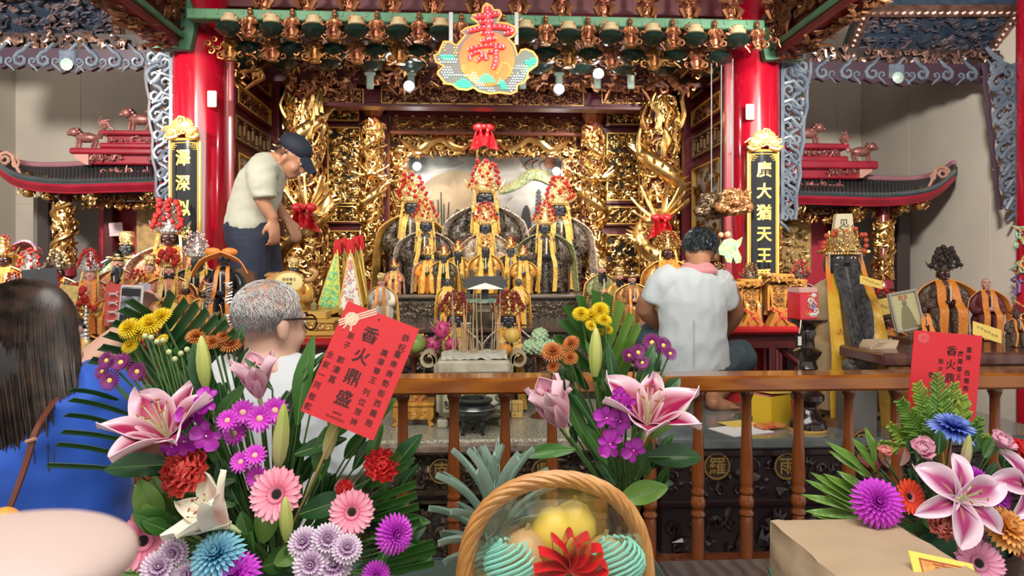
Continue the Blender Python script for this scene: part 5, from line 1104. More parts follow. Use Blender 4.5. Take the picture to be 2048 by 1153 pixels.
# flags in a rack
o = thing('flag_rack', 'low dark wooden rack holding five embroidered flags', 'rack', (XP(690, 3.7), 3.68, Z1)); m = MB(); m.box((0, 0, .03), (.22, .09, .06), 0, None, .01); m.box((0, 0, .085), (.18, .06, .03), 0, None, .006); m.build('rack', REDD, o)
FG = brocade('green flag silk', [(.10, .42, .22), (.10, .42, .22), (.50, .60, .10), (.16, .52, .30), (.10, .35, .35)], 45, .4); FW = brocade('white flag silk', [(.68, .66, .58), (.68, .66, .58), (.42, .30, .38), (.60, .18, .06)], 45, .4); FY = mat('golden flag silk', (.58, .36, .06), .4, .2, (.45, .24, .03), 18); FB = mat('gold fringe', (.55, .38, .08), .5, .2)
for px, dy, mt, top, bot, wl, wr, lb in ((676, -.02, FG, 500, 615, -34, 8, 'green embroidered flag with gold fringe in the rack'), (690, .03, FY, 496, 610, -6, 20, 'plain golden flag between the green and the white flags'), (702, -.035, FW, 500, 622, -20, 26, 'white embroidered flag with a red dragon in the rack'), (712, .02, FY, 494, 600, -2, 24, 'golden flag behind the white flag'), (722, .035, FY, 492, 612, -2, 16, 'rightmost golden flag in the rack')):
    D = 3.68+dy; p = P(px, top, D); o = thing('flag', lb, 'flag', (p.x, D, Z1+.1), 0, 'flags in the rack', world=True)
    m = MB(); m.tube([(p.x, D, Z1+.06), (p.x, D, ZP(480, D))], .005, 6); m.ball((p.x, D, ZP(480, D)), (.009, .009, .014), 8, 6); m.build('pole', GOLDB, o)
    h = S(bot-top, D); l, r_ = S(wl, D), S(wr, D)
    def fn(u, v, e=0): t = v; return (p.x+lerp(l, r_, u)*t**.9, D-.012-.03*t-.012*sin(u*7)*t, p.z-h*v*(1-.12*abs(u-.5)))
    m = MB(); m.grid(fn, 10, 14, 0, th=.003); f = m.build('silk', mt, o)
    m = MB()
    for u in (0, 1): m.tube([V(fn(u, v/10)) for v in range(11)], .006, 6)
    for k in range(16): q = V(fn(k/15, 1)); m.tube([q, q+V((0, 0, -.035))], .004, 5)
    m.build('fringe', FB, f)
    m = MB(); 
    for k in range(4): m.tube([(p.x+(k-1.5)*.006, D-.01, p.z+.055), (p.x+(k-1.5)*.012, D-.015, p.z-.02)], .006, 5)
    m.build('red_tassel', REDC, o)
# oval sign with dragon frame, on golden stepped stand
o = thing('golden_stand', 'stepped golden stand with pierced sides behind the old man at the left', 'stand', (XP(625, 3.42), 3.45, Z1)); 
for z0, z1_, w_ in ((0, .025, .26), (.025, .06, .22), (.06, .08, .24), (.08, .12, .15)): m = MB(); m.box((0, 0, (z0+z1_)/2), (w_, w_*.75, z1_-z0), 0, None, .005); m.build('tier', mat('yellow gilt wood', (.66, .42, .10), .32, .4), o)
m = MB(); carve(m, .2, .028, face_cam((0, -.085, .043)), .02, 2, 0, .5, 1); m.build('pierced_band', GOLDB, o)
p = P(580, 563, 3.36); o = thing('oval_sign', 'oval cream sign framed in gold with carved dragon heads, behind the old man', 'sign', (p.x, 3.36, Z1), world=True)
m = MB(); m.lathe([(.066, 0), (.066, .014), (.058, .016)], 30, 0, face_cam(p), sx=1.05, sy=.72); f = m.build('board', mat('cream yellow board', (.80, .68, .30), .45), o); m = MB(); m.tube([p+V((.068*cos(a*.2), -.012, .047*sin(a*.2))) for a in range(33)], .007, 6); m.build('rim', GOLDB, f)
m = MB(); m.text('保安尊王', .017, face_cam(p+V((0, -.0165, .008))), 0, .001); m.text('廣澤', .014, face_cam(p+V((0, -.0165, -.012))), 0, .001); m.build('writing', mat('dark ink', (.08, .05, .03), .6), f, False)
m = MB(); m.tube([(p.x, 3.36, Z1), (p.x, 3.36, p.z-.045)], .012, 8); m.box((p.x, 3.36, Z1+.01), (.1, .08, .02)); m.build('support', GOLDB, o)
m = MB(); q = p+V((-.085, .02, .005)); m.tube([p+V((-.05, .02, .02)), q, q+V((-.03, 0, -.005))], [.03, .026, .018], 8); m.ball(q+V((-.045, 0, -.005)), (.02, .014, .010), 8, 6)
for k in range(5): m.tube([q+V((-.01*k, 0, .02)), q+V((-.01*k+.02, 0, .04))], [.006, .001], 5)
m.build('dragon_head', mat('tan camphor wood', (.45, .24, .08), .45), o)
q = p+V((.10, .02, .01)); m = MB(); m.tube(bez([p+V((.06, .02, 0)), q, q+V((.02, 0, .03)), q+V((-.01, 0, .045))], 4), .014, 8); m.build('dragon_tail', mat('tan camphor wood', (.45, .24, .08), .45), o)
# brown chair and black robe with silver chains near the column
o = thing('wooden_chair_back', 'brown carved chair back beside the left red column, behind the dark trousers', 'chair', (XP(476, 3.6), 3.62, Z1)); m = MB(); m.poly([(-.10, 0), (.10, 0), (.105, .2), (.08, .30), (.02, .335), (-.04, .31), (-.09, .2)], .04, face_cam((0, .02, 0))); m.build('back', mat('rough brown wood', (.16, .075, .03), .6, 0, (.10, .045, .02), 8, .3, 20), o); m = MB(); m.box((0, -.07, .12), (.17, .14, .03)); m.build('seat', MT['rough brown wood'], o, False)
for s in (-1, 1): m = MB(); m.box((s*.075, -.12, .053), (.025, .025, .106)); m.build('leg', MT['rough brown wood'], o, False)
o = deity('black robed statue with silver chain ornaments and an orange bow, left of the dark trousers', 448, 3.45, Z1, 500, 'b', 'N', mat('black satin robe', (.012, .012, .014), .3), None, ORG); m = MB()
for s in (-1, 1):
    for k in range(16): m.tube([(s*(.05+.012*k % .06), -.27, .62-.036*k), (s*(.10+.03*sin(k)), -.30, .60-.036*k), (s*.14, -.28, .62-.036*k)], .012, 5)
m.build('silver_chains', SILV, o)
m = MB()
for s in (-1, 1): m.ribbon(bez([(0, -.16, .95), (s*.2, -.2, .86), (s*.3, -.2, .7)], 5), .10, V((0, -1, .5)), .012); m.ball((s*.09, -.17, .97), (.09, .04, .05), 8, 6)
m.build('orange_bow', ORG, o)
o = thing('lacquer_tin', 'red and gold patterned round tin below the black robed statue', 'tin', (XP(444, 3.32), 3.33, Z1)); m = MB(); m.lathe([(.065, 0), (.068, .005), (.068, .055), (.064, .06)], 26); m.build('tin', brocade('tin pattern', [(.42, .06, .03), (.6, .38, .12), (.5, .1, .05), (.62, .45, .35)], 50), o)
# papers and boards among the left statues
def card(name, lb, cat, pc, w, h, D, mt, rz=0, ry=0, rx=0, th=.003, extra=None):
    p = P(*pc, D); o = thing(name, lb, cat, p, world=True); T = face_cam(p, rz, rx, ry); m = MB(); m.box((0, 0, 0), (S(w, D), S(h, D), th), 0, T, min(.004, th*.45)); b_ = m.build('sheet', mt, o, False)
    if name in ('picture_folder', 'lilac_paper', 'yellow_note') and pc[0] < 400:
        m = MB(); m.tube([T @ V((0, -S(h, D)*.3, -.008)), V((p.x, p.y+.03, 1.39))], .004, 6); m.build('prop', MT['thin wire'] if 'thin wire' in MT else mat('thin wire', (.3, .3, .3), .5, .6), o)
    if extra: extra(o, b_, T @ MX.Translation((0, 0, th/2)), S(w, D), S(h, D))
    return o
card('grey_board', 'dark grey rounded board among the left statues, above the woman in blue', 'board', (80, 565), 66, 52, 2.72, mat('dark grey board', (.075, .075, .085), .6), 0, R(5), 0, .012)
m = MB(); 
def horses(o, b_, T, w, h):
    m = MB()
    for k in range(7): horse(m, T, (-.2+.35*(k % 2))*w, (-.36+.105*k)*h, w*.16, 1)
    m.build('white_horses', mat('white print', (.74, .70, .66), .5), b_); m = MB(); m.text('福', w*.22, T @ MX.Translation((w*.25, h*.36, 0)), 0, .001); m.build('gold_print', GPAINT, b_, False)
card('picture_folder', 'red folder printed with white horses, behind the raised phone', 'folder', (243, 612), 62, 84, 3.3, mat('red print card', (.62, .08, .07), .45), 0, R(-3), 0, .008, horses)
card('pink_paper', 'pale pink paper slip stuck up before the left shrine', 'paper', (232, 459), 26, 26, 5.185, mat('pale pink paper', (.66, .50, .52), .6), 0, R(5))
card('lilac_paper', 'small lilac paper right of the red folder', 'paper', (288, 580), 24, 26, 3.34, mat('lilac paper', (.50, .47, .55), .6), 0, R(-8))
def scribble(o, b_, T, w, h):
    m = MB()
    for i in range(3): m.text('平安吉祥'[i:i+2], min(w, h)*.22, T @ MX.Translation((w*(-.25+.25*i), h*.1*(1-i), 0)), 0, .0006)
    m.build('writing', mat('brown ink', (.25, .14, .05), .7), b_, False)
NOTE = mat('yellow note paper', (.82, .60, .15), .6, 0, (.78, .55, .12), 5)
card('yellow_note', 'yellow note sheet behind the yellow chrysanthemums of the left bouquet', 'paper', (338, 632), 36, 54, 3.3, NOTE, 0, R(-18), 0, .003, scribble)
card('yellow_note', 'yellow note lying over the shoulder of the bearded god', 'paper', (1742, 565), 44, 26, 2.85, NOTE, 0, R(-22), -.8, .003, scribble)
card('yellow_note', 'yellow note hanging left of the picture frame', 'paper', (1768, 614), 20, 34, 2.95, NOTE, 0, R(12), 0, .003, scribble)
card('yellow_note', 'yellow note curling over the edge of the right table, above the red card', 'paper', (1974, 665), 58, 34, 2.62, NOTE, 0, R(-22), -.55, .003, scribble)
card('gold_card', 'gold card with fine relief on the hat behind the woman in blue', 'card', (137, 588), 36, 34, 2.6, mat('gold relief card', (.68, .52, .20), .4, .3, (.5, .34, .1), 60, .4, 60), 0, R(-8))
o = thing('tassel_spike', 'silver ringed spike with a long orange tassel beside the woman in blue', 'ornament', (XP(172, 2.55), 2.55, 1.1)); m = MB()
for k in range(9): m.ball((0, 0, .36+.014*k), (.012-.001*k, .012-.001*k, .010), 10, 6)
m.build('silver_rings', SILV, o); m = MB(); m.lathe([(.012, .28), (.015, .285), (.014, .35), (.010, .36)], 12); m.build('gold_ferrule', GOLDB, o); m = MB(); m.tube([(0, 0, .29), (0, 0, .2), (.004, 0, 0)], [.012, .016, .020], 10); m.build('orange_tassel', mat('orange thread', (.80, .22, .02), .6), o)
o = thing('curved_fan', 'curved red and blue embroidered fan with yellow fringe at the far left', 'fan', (XP(34, 3.7), 3.78, Z1)); m = MB(); pts = [(-.05+.11*cos(a*.25+1.2)*-1-.0, 0, .36+.1*sin(a*.25+.6)) for a in range(9)]; m.ribbon(pts, [.03+.06*sin(pi*(i+1)/10) for i in range(9)], V((0, -1, .4)), .012); m.build('fan_leaf', brocade('fan embroidery', [(.5, .08, .08), (.1, .14, .25), (.55, .2, .25), (.4, .3, .2)], 50), o); m = MB()
for k in range(9): m.tube([(-.06+.004*k, -.01, .4), (-.06+.018*k, -.02, .28), (-.08+.026*k, -.02, .16)], .006, 5)
m.build('yellow_fringe', mat('amber thread', (.70, .36, .04), .6), o); m = MB(); m.tube([(-.04, .02, 0), (-.05, .01, .42)], .008, 6); m.build('handle', REDD, o)
# ================================================================ things at the right
TBW = mat('honey camphor wood', (.42, .20, .035), .42, 0, (.31, .13, .02), 7, .15, 30)
for i, (px, sc, lb) in enumerate(((1462, .95, 'carved wooden spirit tablet nearest the shoulder of the man in white'), (1508, 1, 'second carved wooden spirit tablet from the man in white, with red sash'), (1556, 1.12, 'widest carved wooden spirit tablet, third from the man in white'), (1592, 1, 'carved wooden spirit tablet at the end of the row, beside the red lantern'))):
    o = thing('spirit_tablet', lb, 'tablet', (XP(px, 3.95), 3.97+.05*(i % 2), Z1), 0, 'wooden spirit tablets on the red table', sc)
    m = MB(); m.poly([(-.035, .07), (.035, .07), (.052, .21), (-.052, .21)], .03, face_cam((0, 0, 0))); m.box((0, .03, .16), (.13, .02, .22)); m.build('tablet_board', TBW, o, False)
    m = MB(); m.box((0, -.02, .235), (.14, .07, .02), 0, None, .005); m.box((0, -.02, .256), (.15, .08, .024), 0, None, .008); carve(m, .14, .04, face_cam((0, -.055, .245)), .025, 7+i, 0, .5, 1); m.build('canopy', TBW, o)
    m = MB(); m.poly([(-.065, 0), (.065, 0), (.03, .07), (-.03, .07)], .06, face_cam((0, 0, 0))); m.build('plinth', TBW, o, False)
    m = MB(); carve(m, .06, .11, face_cam((0, -.034, .15)), .018, 17+i, 0, .5, 1, depth=.001)
    m.build('carving', mat('dark honey wood', (.30, .13, .03), .45), o)
    m = MB(); m.text('福德', .026, face_cam((0, -.037, .13)), 0, .003, sx=.8); m.build('characters', mat('brown carved letters', (.14, .06, .02), .5), o, False)
    for s in (-1, 1): m = MB(); m.box((s*.058, -.01, .15), (.012, .05, .15)); m.build('side_plank', TBW, o, False)
    for s in (-1, 1): m = MB(); m.ribbon(bez([(s*.05, -.035, .09), (s*.01, -.066, .06), (-s*.035, -.075, .015)], 4), .02, V((0, -.3, 1)), .003); m.build('red_sash', brocade('red gold sash', [(.55, .06, .04), (.55, .06, .04), (.7, .4, .1)], 80), o)
# hanging ornaments by the right column
def lionmask(px, py, D, s, mt, lb):
    p = P(px, py, D); o = thing('hanging_lion_mask', lb, 'ornament', p, world=True); m = MB(); T = face_cam(p); m.ball((0, 0, 0), (s*.5, s*.42, s*.25), 14, 10, 0, T); rg = random.Random(px)
    for a in range(16): t = a*.4; m.ball((s*.5*cos(t), s*.42*sin(t)-.05*s, 0), (s*.17, s*.17, s*.16), 8, 6, 0, T)
    for q in (-1, 1): m.ball((q*s*.2, s*.1, s*.24), s*.10, 8, 6, 0, T); m.ball((q*s*.55, -s*.25, 0), (s*.28, s*.25, s*.18), 8, 6, 0, T)
    m.ball((0, -s*.12, s*.25), (s*.22, s*.13, s*.14), 8, 6, 0, T); carve(m, s*1.2, s*.9, T @ MX.Translation((0, 0, s*.18)), s*.16, px, 0, .3, .9); m.build('mask', mt, o)
    m = MB(); m.tube([p+V((0, .02, s*.3)), V((p.x, D+.02, 3.0))], .003, 5); m.build('wire', mat('thin wire', (.3, .3, .3), .5, .6), o)
lionmask(1425, 410, 4.15, .15, mat('blackened gilt', (.05, .03, .018), .4, .4, (.20, .12, .05), 18), 'blackened lion mask hanging at the left of the coppery one')
lionmask(1468, 402, 4.05, .15, mat('coppery brown gilt', (.22, .09, .035), .38, .5, (.42, .2, .07), 22), 'coppery lion mask hanging in front of the right red column')
p = P(1458, 510, 4.2); o = thing('hanging_painted_board', 'hanging green painted cutout of two children riding a fish, by the right column', 'ornament', p, world=True); T = face_cam(p); q = lambda L: [((x-1458)/1365*4.2, (510-y)/1365*4.2) for x, y in L]
m = MB(); m.poly(q([(1434, 496), (1446, 480), (1460, 476), (1472, 482), (1484, 474), (1480, 490), (1474, 498), (1482, 516), (1480, 526), (1470, 528), (1464, 514), (1460, 528), (1450, 524), (1446, 512), (1436, 510)]), .02, T); m.build('board', brocade('green painted scales', [(.12, .30, .18), (.55, .42, .12), (.2, .4, .28), (.6, .35, .2), (.1, .22, .2)], 40), o)
for x, y, r_ in ((1453, 469, .022), (1439, 470, .018)): m = MB(); c = q([(x, y)])[0]; m.ball((c[0], c[1], .015), (r_, r_*1.1, r_), 12, 9, 0, T); m.ball((c[0], c[1]+r_*.6, .010), (r_*.9, r_*.6, r_*.9), 10, 7, 1, T); m.build('child_head', [mat('peach paint', (.62, .28, .18), .4), mat('dark hair paint', (.06, .03, .02), .4)], o)
m = MB()
for x in (1465, 1442): c = q([(x, 490)])[0]; m.tube([T @ V((c[0], c[1], -.01)), V(((T @ V((c[0], 0, 0))).x, 4.2, 3.0))], .003, 5)
m.build('wire', MT['thin wire'], o)
# black turned pillar stand with the red lantern
LQ = mat('black brown lacquer turned', (.022, .012, .010), .18, coat=.5); o = thing('pillar_stand', 'black turned wooden pillar stand at the edge of the marble platform', 'stand', (XP(1622, 2.75), 2.78, 1.04))
zt = ZP(642, 2.75)-1.04; m = MB(); m.lathe([(.076, 0), (.078, .012), (.074, .024), (.072, .04), (.055, .062), (.05, .07), (.036, .085), (.034, .10), (.05, .115), (.066, .13), (.066, .15), (.045, .17), (.032, .18), (.036, .20), (.034, .23), (.03, .245), (.042, .26), (.036, .275), (.034, .29), (.052, .315), (.058, .33), (.05, .335), (.03, .345), (.026, .38), (.034, .41), (.03, zt-.045), (.045, zt-.025), (.075, zt-.012), (.079, zt), (.07, zt), (.0, zt-.004)], 30); m.build('pillar', LQ, o)
m = MB(); m.lathe([(.077, -.001), (.08, .004), (.079, .012)], 30); m.build('gold_foot_ring', GPAINT, o)
m = MB(); m.tube(bez([(-.055, -.055, zt), (-.06, -.06, zt-.03), (-.065, -.06, zt-.055)], 3), .003, 5); m.build('chain', SILV, o); m = MB(); m.box((-.066, -.062, zt-.085), (.03, .008, .05), 0, None, .006); m.box((-.066, -.0665, zt-.085), (.014, .002, .036), 1); m.build('tag', [BLACK, WHITE], o)
o = thing('red_lantern_box', 'square red glass lantern printed with a white fish, on the black pillar stand', 'lantern', (XP(1619, 2.72), 2.78, 1.04+zt), .15)
m = MB(); m.box((0, 0, .055), (.088, .088, .11), 0, None, .004); m.build('wax', mat('red candle glass', (.60, .015, .03), .12, 0, emit=.12, coat=.5), o); m = MB(); m.box((0, 0, .121), (.086, .086, .024), 0, None, .004); m.build('frosted_rim', mat('frosted pink glass', (.75, .42, .38), .25), o)
m = MB(); T = face_cam((0, -.0445, .055)); 
for k in range(3): m.curl((.005+.012*k, .02-.02*k, 0), .016, T, k % 2, k*2, 1.3, 1, .3, 5); m.curl((-.012+.01*k, -.028+.03*k, 0), .011, T, 2, k, 1.1, -1, .28, 5)
m.ball((.02, -.035, 0), (.02, .009, .002), 10, 6, 0, T); m.ball((.022, .045, 0), (.013, .009, .002), 10, 6, 0, T); m.build('fish_print', [WHITE, mat('blue grey print', (.3, .35, .5), .4), mat('flame print', (.8, .25, .08), .4)], o)
# picture frame, right table, papers
def portrait(o, b_, T, w, h):
    m = MB(); rectframe(m, -w/2, w/2, -h/2, h/2, w*.07, .008, T); m.build('frame', mat('pewter frame', (.35, .33, .28), .35, .4), o, False); m = MB(); m.lathe([(.03, -.09), (.035, -.06), (.02, .0), (.012, .02)], 14, 0, T @ MX.Rotation(-pi/2, 4, 'X') @ MX.Scale(.08, 4, V((0, 1, 0)))); m.ball((0, .034, .002), (.011, .014, .002), 8, 6, 0, T); m.build('printed_figure', mat('olive print', (.22, .20, .10), .6), b_); m = MB(); m.text('觀音', w*.17, T @ MX.Translation((0, h*.33, .001)), 0, .0006); m.build('print_heading', mat('red print', (.5, .12, .05), .6), b_, False)
card('framed_picture', 'framed print of a robed figure leaning beside the dark crowned statue', 'picture', (1810, 622), 62, 82, 2.76, mat('straw print', (.50, .46, .24), .5), 0, R(10), -.12, .012, portrait)
o = thing('wooden_side_table', 'brown wooden table carrying dark statues at the right edge', 'table', (XP(1950, 3), 3.0, 0), world=True); a = XP(1742, 2.6); m = MB(); WT = mat('plum brown table wood', (.10, .04, .035), .25, 0, (.14, .06, .04), 4, wood=True, coat=.3); m.box(((a+2.6)/2, 2.68, 1.365), (2.6-a, .32, .05), 0, None, .008); m.box((2.31, 3.12, 1.365), (.6, .6, .05), 0, None, .008); m.build('tabletop', WT, o); m = MB(); m.box(((a+2.6)/2, 2.55, 1.30), (2.6-a-.06, .04, .08), 0, None, .006); m.build('apron', mat('walnut brown', (.20, .09, .03), .35, 0, (.14, .06, .02), 5, wood=True), o)
for x, y in ((a+.05, 2.78), (2.06, 3.36), (2.5, 3.36)): m = MB(); m.box((x, y, 1.19), (.05, .05, .3)); m.build('leg', WT, o, False)
for i in range(4):
    o = thing('paper_stack', 'cream booklets piled left of the framed picture', 'booklet', (a+.10+.004*i, 2.72, 1.39+.008*i), .1*i, 'cream booklets left of the frame'); m = MB(); m.box((0, 0, .004), (.11, .08, .008)); m.build('booklet', mat('cream booklet', (.62, .48, .32), .6), o, False)
o = thing('stone_lion', 'small grey stone lion just behind the rail, beside the bearded god', 'lion', (XP(1712, 2.78), 2.78, 1.0)); m = MB(); m.box((0, 0, .12), (.12, .12, .24), 0, None, .008); m.build('block', mat('grey stone', (.16, .15, .14), .5, .2), o); m = MB(); m.ball((0, 0, .3), (.06, .05, .05), 10, 8); m.ball((.01, -.05, .335), (.042, .04, .04), 10, 8)
for k in range(12): t = k*.55; m.ball((.01+.042*cos(t), -.035, .335+.04*sin(t)), .014, 6, 5)
for s in (-1, 1): m.tube([(s*.03, -.04, .29), (s*.035, -.06, .25)], .014, 6)
m.build('lion', mat('grey bronze lion', (.20, .18, .16), .4, .5, (.1, .09, .08), 20), o)
# papers on the marble platform
o = thing('yellow_storage_box', 'open yellow box full of slips on the marble platform behind the rail', 'box', (XP(1556, 2.95), 2.98, 1.04), .5)
YB = mat('yellow plastic', (.74, .50, .03), .4); m = MB()
for c, sz in (((0, -.06, .06), (.22, .008, .12)), ((0, .06, .06), (.22, .008, .12)), ((-.11, 0, .06), (.008, .12, .12)), ((.11, 0, .06), (.008, .12, .12)), ((0, 0, .006), (.22, .12, .012))): m.box(c, sz)
m.build('box', YB, o, False); m = MB(); m.box((0, 0, .126), (.19, .10, .004), 0, MX.Rotation(.08, 4, 'Y')); m.build('yellow_slip', NOTE, o, False); m = MB(); m.box((0, .01, .07), (.2, .09, .10)); m.build('slips', mat('pink slip paper', (.62, .2, .22), .6), o, False); m = MB(); m.tube(bez([(.03, -.068, .10), (.035, -.078, .06), (.028, -.068, .02)], 4), .012, 8); m.build('red_handle', mat('faded red handle', (.45, .07, .06), .4), o)
FL = lambda name, lb, cat, pc, D, w, d, rz, mt, th=.002, z=1.04, ex=None: (lambda p: (lambda o: (MB().box((0, 0, th/2), (w, d, th)).build('sheet', mt, o, False), ex and ex(o)))(thing(name, lb, cat, (p.x, D, z), rz)))(P(*pc, D))
FL('white_paper', 'white paper sheet lying on the grey marble behind the rail', 'paper', (1482, 868), 2.79, .21, .16, .35, mat('white paper', (.80, .80, .80), .6))
FL('yellow_paper', 'yellow printed sheet lying over the white paper on the marble', 'paper', (1478, 845), 2.9, .15, .10, .3, NOTE, .002, 1.043)
FL('red_packet', 'red and gold packets lying before the yellow box', 'packet', (1540, 858), 2.82, .12, .06, .35, mat('red foil packet', (.60, .03, .03), .3, 0, (.7, .3, .1), 40), .012, 1.046)
FL('dark_book', 'dark book on the marble beside the yellow box', 'book', (1503, 826), 3.0, .11, .09, .2, mat('dark book cover', (.05, .045, .035), .5, 0, (.25, .22, .12), 25), .025)
FL('red_cushion', 'flat red cushion on the marble behind the foot of the kneeling man', 'cushion', (1470, 797), 3.5, .30, .2, .1, mat('red cushion cloth', (.50, .02, .02), .6), .04)
FL('wooden_tray', 'brown wooden tray on the marble right of the black pillar stand', 'tray', (1690, 838), 2.86, .16, .14, -.6, mat('tray wood', (.16, .07, .03), .4), .03)
# ================================================================ luminous longevity sign
p = P(970, 98, 3.9); o = thing('luminous_sign', 'luminous sign of a red 壽 character over a peach and lotus petals, hanging before the eave', 'sign', p, world=True); T = face_cam(p); k_ = 3.9/1365
q = lambda L: [((860+x/5.767-970)*k_, (98-y/5.767)*k_) for x, y in L]
def fill(L, mt, z, th, nm, par): m = MB(); m.poly(q(L), th, T @ MX.Translation((0, 0, z))); return m.build(nm, mt, par, False)
OUT = [(650, 40), (710, 70), (735, 115), (800, 115), (825, 160), (770, 255), (880, 265), (970, 300), (995, 350), (950, 415), (900, 440), (970, 510), (1010, 640), (1050, 570), (1110, 560), (1190, 590), (1240, 660), (1235, 740), (1130, 820), (1125, 890), (1080, 950), (1010, 970), (1000, 1050), (930, 1080), (800, 1065), (690, 1080), (560, 1050), (500, 1010), (430, 1040), (330, 1030), (260, 980), (180, 970), (90, 860), (95, 835), (160, 770), (70, 720), (50, 650), (100, 630), (160, 490), (230, 490), (310, 530), (410, 410), (360, 370), (420, 330), (570, 290), (540, 250), (475, 210), (490, 180), (600, 160), (615, 80)]
b_ = fill(OUT, mat('smoked acrylic', (.10, .075, .075), .25), -.02, .02, 'panel', o)
m = MB(); L = [T @ V((x, y, 0)) for x, y in q(OUT)]; m.tube(L+[L[0]], .006, 6); m.build('neon_edge', mat('orange neon edge', (.95, .30, .08), .4, emit=.8), b_)
PK = mat('glowing peach disc', (.40, .11, .008), .4, 0, (.50, .17, .02), 6); PK.node_tree.nodes['Principled BSDF'].inputs['Emission Color'].default_value = (.75, .25, .02, 1); PK.node_tree.nodes['Principled BSDF'].inputs['Emission Strength'].default_value = .12
fill([(660+320*cos(t*.2)*1.0, 680+320*sin(t*.2)) for t in range(31)], PK, .0, .004, 'peach_disc', b_)
REDE = mat('glowing red character', (1, .015, .02), .4, emit=.75); PINKE = mat('pink diode', (1, .25, .32), .4, emit=1.1); WHE = mat('white diode', (.72, .90, 1), .4, emit=.9); GRE = mat('green diode', (.05, 1, .38), .4, emit=1.3); YEE = mat('yellow diode', (1, .62, .12), .4, emit=.9)
strokes = [([(660, 90), (665, 180), (675, 330), (680, 480)], 40), ([(530, 205), (660, 185), (790, 165)], 32), ([(580, 262), (730, 255)], 26), ([(440, 375), (540, 345), (680, 318), (830, 318), (930, 340), (950, 370), (860, 392)], 28), ([(590, 395), (740, 392)], 24), ([(590, 488), (680, 465), (760, 455)], 28), ([(440, 590), (560, 550), (700, 530), (830, 535), (840, 555), (740, 560)], 26), ([(470, 700), (465, 650), (560, 605), (600, 650), (540, 720)], 26), ([(640, 650), (650, 700)], 34), ([(660, 612), (790, 596)], 24), ([(755, 600), (760, 700), (730, 800)], 34)]
m = MB(); m2 = MB()
for L, w_ in strokes:
    pts = bez([V((x, y, .012)) for x, y in q(L)], 5); m.tube([T @ a for a in pts], [w_/5.767*k_*(.7+.3*sin(pi*(i+1)/(len(pts)+1))) for i in range(len(pts))], 8, flat=.35, up=V((0, 1, 0)))
    for a in pts[::2]: m2.ball(a+V((0, 0, .018)), .0055, 6, 5, 0, T)
ch = m.build('red_character', REDE, b_); m2.build('pink_diodes', PINKE, ch)
def dots(regs, mt, nm, seed, r_=.0046, step=29):
    m = MB(); rg = random.Random(seed)
    for L in regs:
        xs = [a for a, _ in L]; ys = [c for _, c in L]; yy = min(ys)
        while yy < max(ys):
            xx = min(xs)+(step/2 if int(yy/step) % 2 else 0)
            while xx < max(xs):
                ins = False
                for (x1, y1), (x2, y2) in zip(L, L[1:]+L[:1]):
                    if (y1 > yy) != (y2 > yy) and xx < (x2-x1)*(yy-y1)/(y2-y1)+x1: ins = not ins
                if ins: c = q([(xx, yy)])[0]; m.ball((c[0], c[1], .008), r_, 6, 5, 0, T)
                xx += step
            yy += step
    m.build(nm, mt, b_)
dots([[(150, 800), (200, 760), (270, 800), (280, 850), (420, 870), (540, 830), (560, 890), (640, 1000), (780, 1030), (720, 1060), (560, 1020), (440, 900), (250, 880), (180, 930), (130, 870)], [(80, 670), (130, 700), (320, 690), (310, 740), (110, 730)], [(980, 740), (1130, 730), (1120, 790), (1100, 900), (1050, 950), (1000, 960), (990, 1040), (920, 1065), (880, 1000), (940, 900), (1000, 830), (1060, 860), (1070, 820), (980, 810)]], WHE, 'white_diodes', 1)
dots([[(120, 640), (200, 630), (290, 660), (280, 700), (140, 690)], [(270, 980), (400, 900), (490, 970), (480, 1020), (400, 1030), (330, 1010)], [(560, 900), (650, 840), (740, 900), (750, 960), (640, 970), (560, 950)], [(770, 950), (820, 890), (860, 960), (900, 1030), (820, 1030)], [(1060, 680), (1120, 690), (1240, 650), (1230, 740), (1140, 760)]], GRE, 'green_diodes', 2, .006, 26)
dots([[(175, 505), (195, 505), (180, 610), (145, 610)], [(240, 535), (330, 570), (310, 660), (280, 640), (280, 580)], [(350, 800), (400, 740), (430, 760), (370, 850), (430, 880), (400, 890)], [(430, 760), (500, 810), (500, 870), (470, 880), (480, 820)], [(760, 840), (830, 700), (900, 720), (960, 800), (950, 900), (890, 890), (910, 800), (880, 740), (830, 730), (790, 870)]], YEE, 'yellow_diodes', 3)
for px, py in ((902, 60), (1033, 62)):
    m = MB(); a = P(px, 25, 3.93); c = P(px, 90, 3.93); m.box((a+c)/2, (.022, .012, a.z-c.z)); m.build('hanger', mat('grey steel strip', (.25, .25, .25), .4, .7), o, False)
light('sign_glow', 'POINT', P(930, 178, 3.8), 1.6, .06, None, (.1, 1, .4)); light('sign_glow', 'POINT', P(1070, 120, 3.8), .9, .05, None, (.1, 1, .4)); light('sign_glow', 'POINT', P(965, 70, 3.8), 1.2, .05, None, (1, .1, .05))
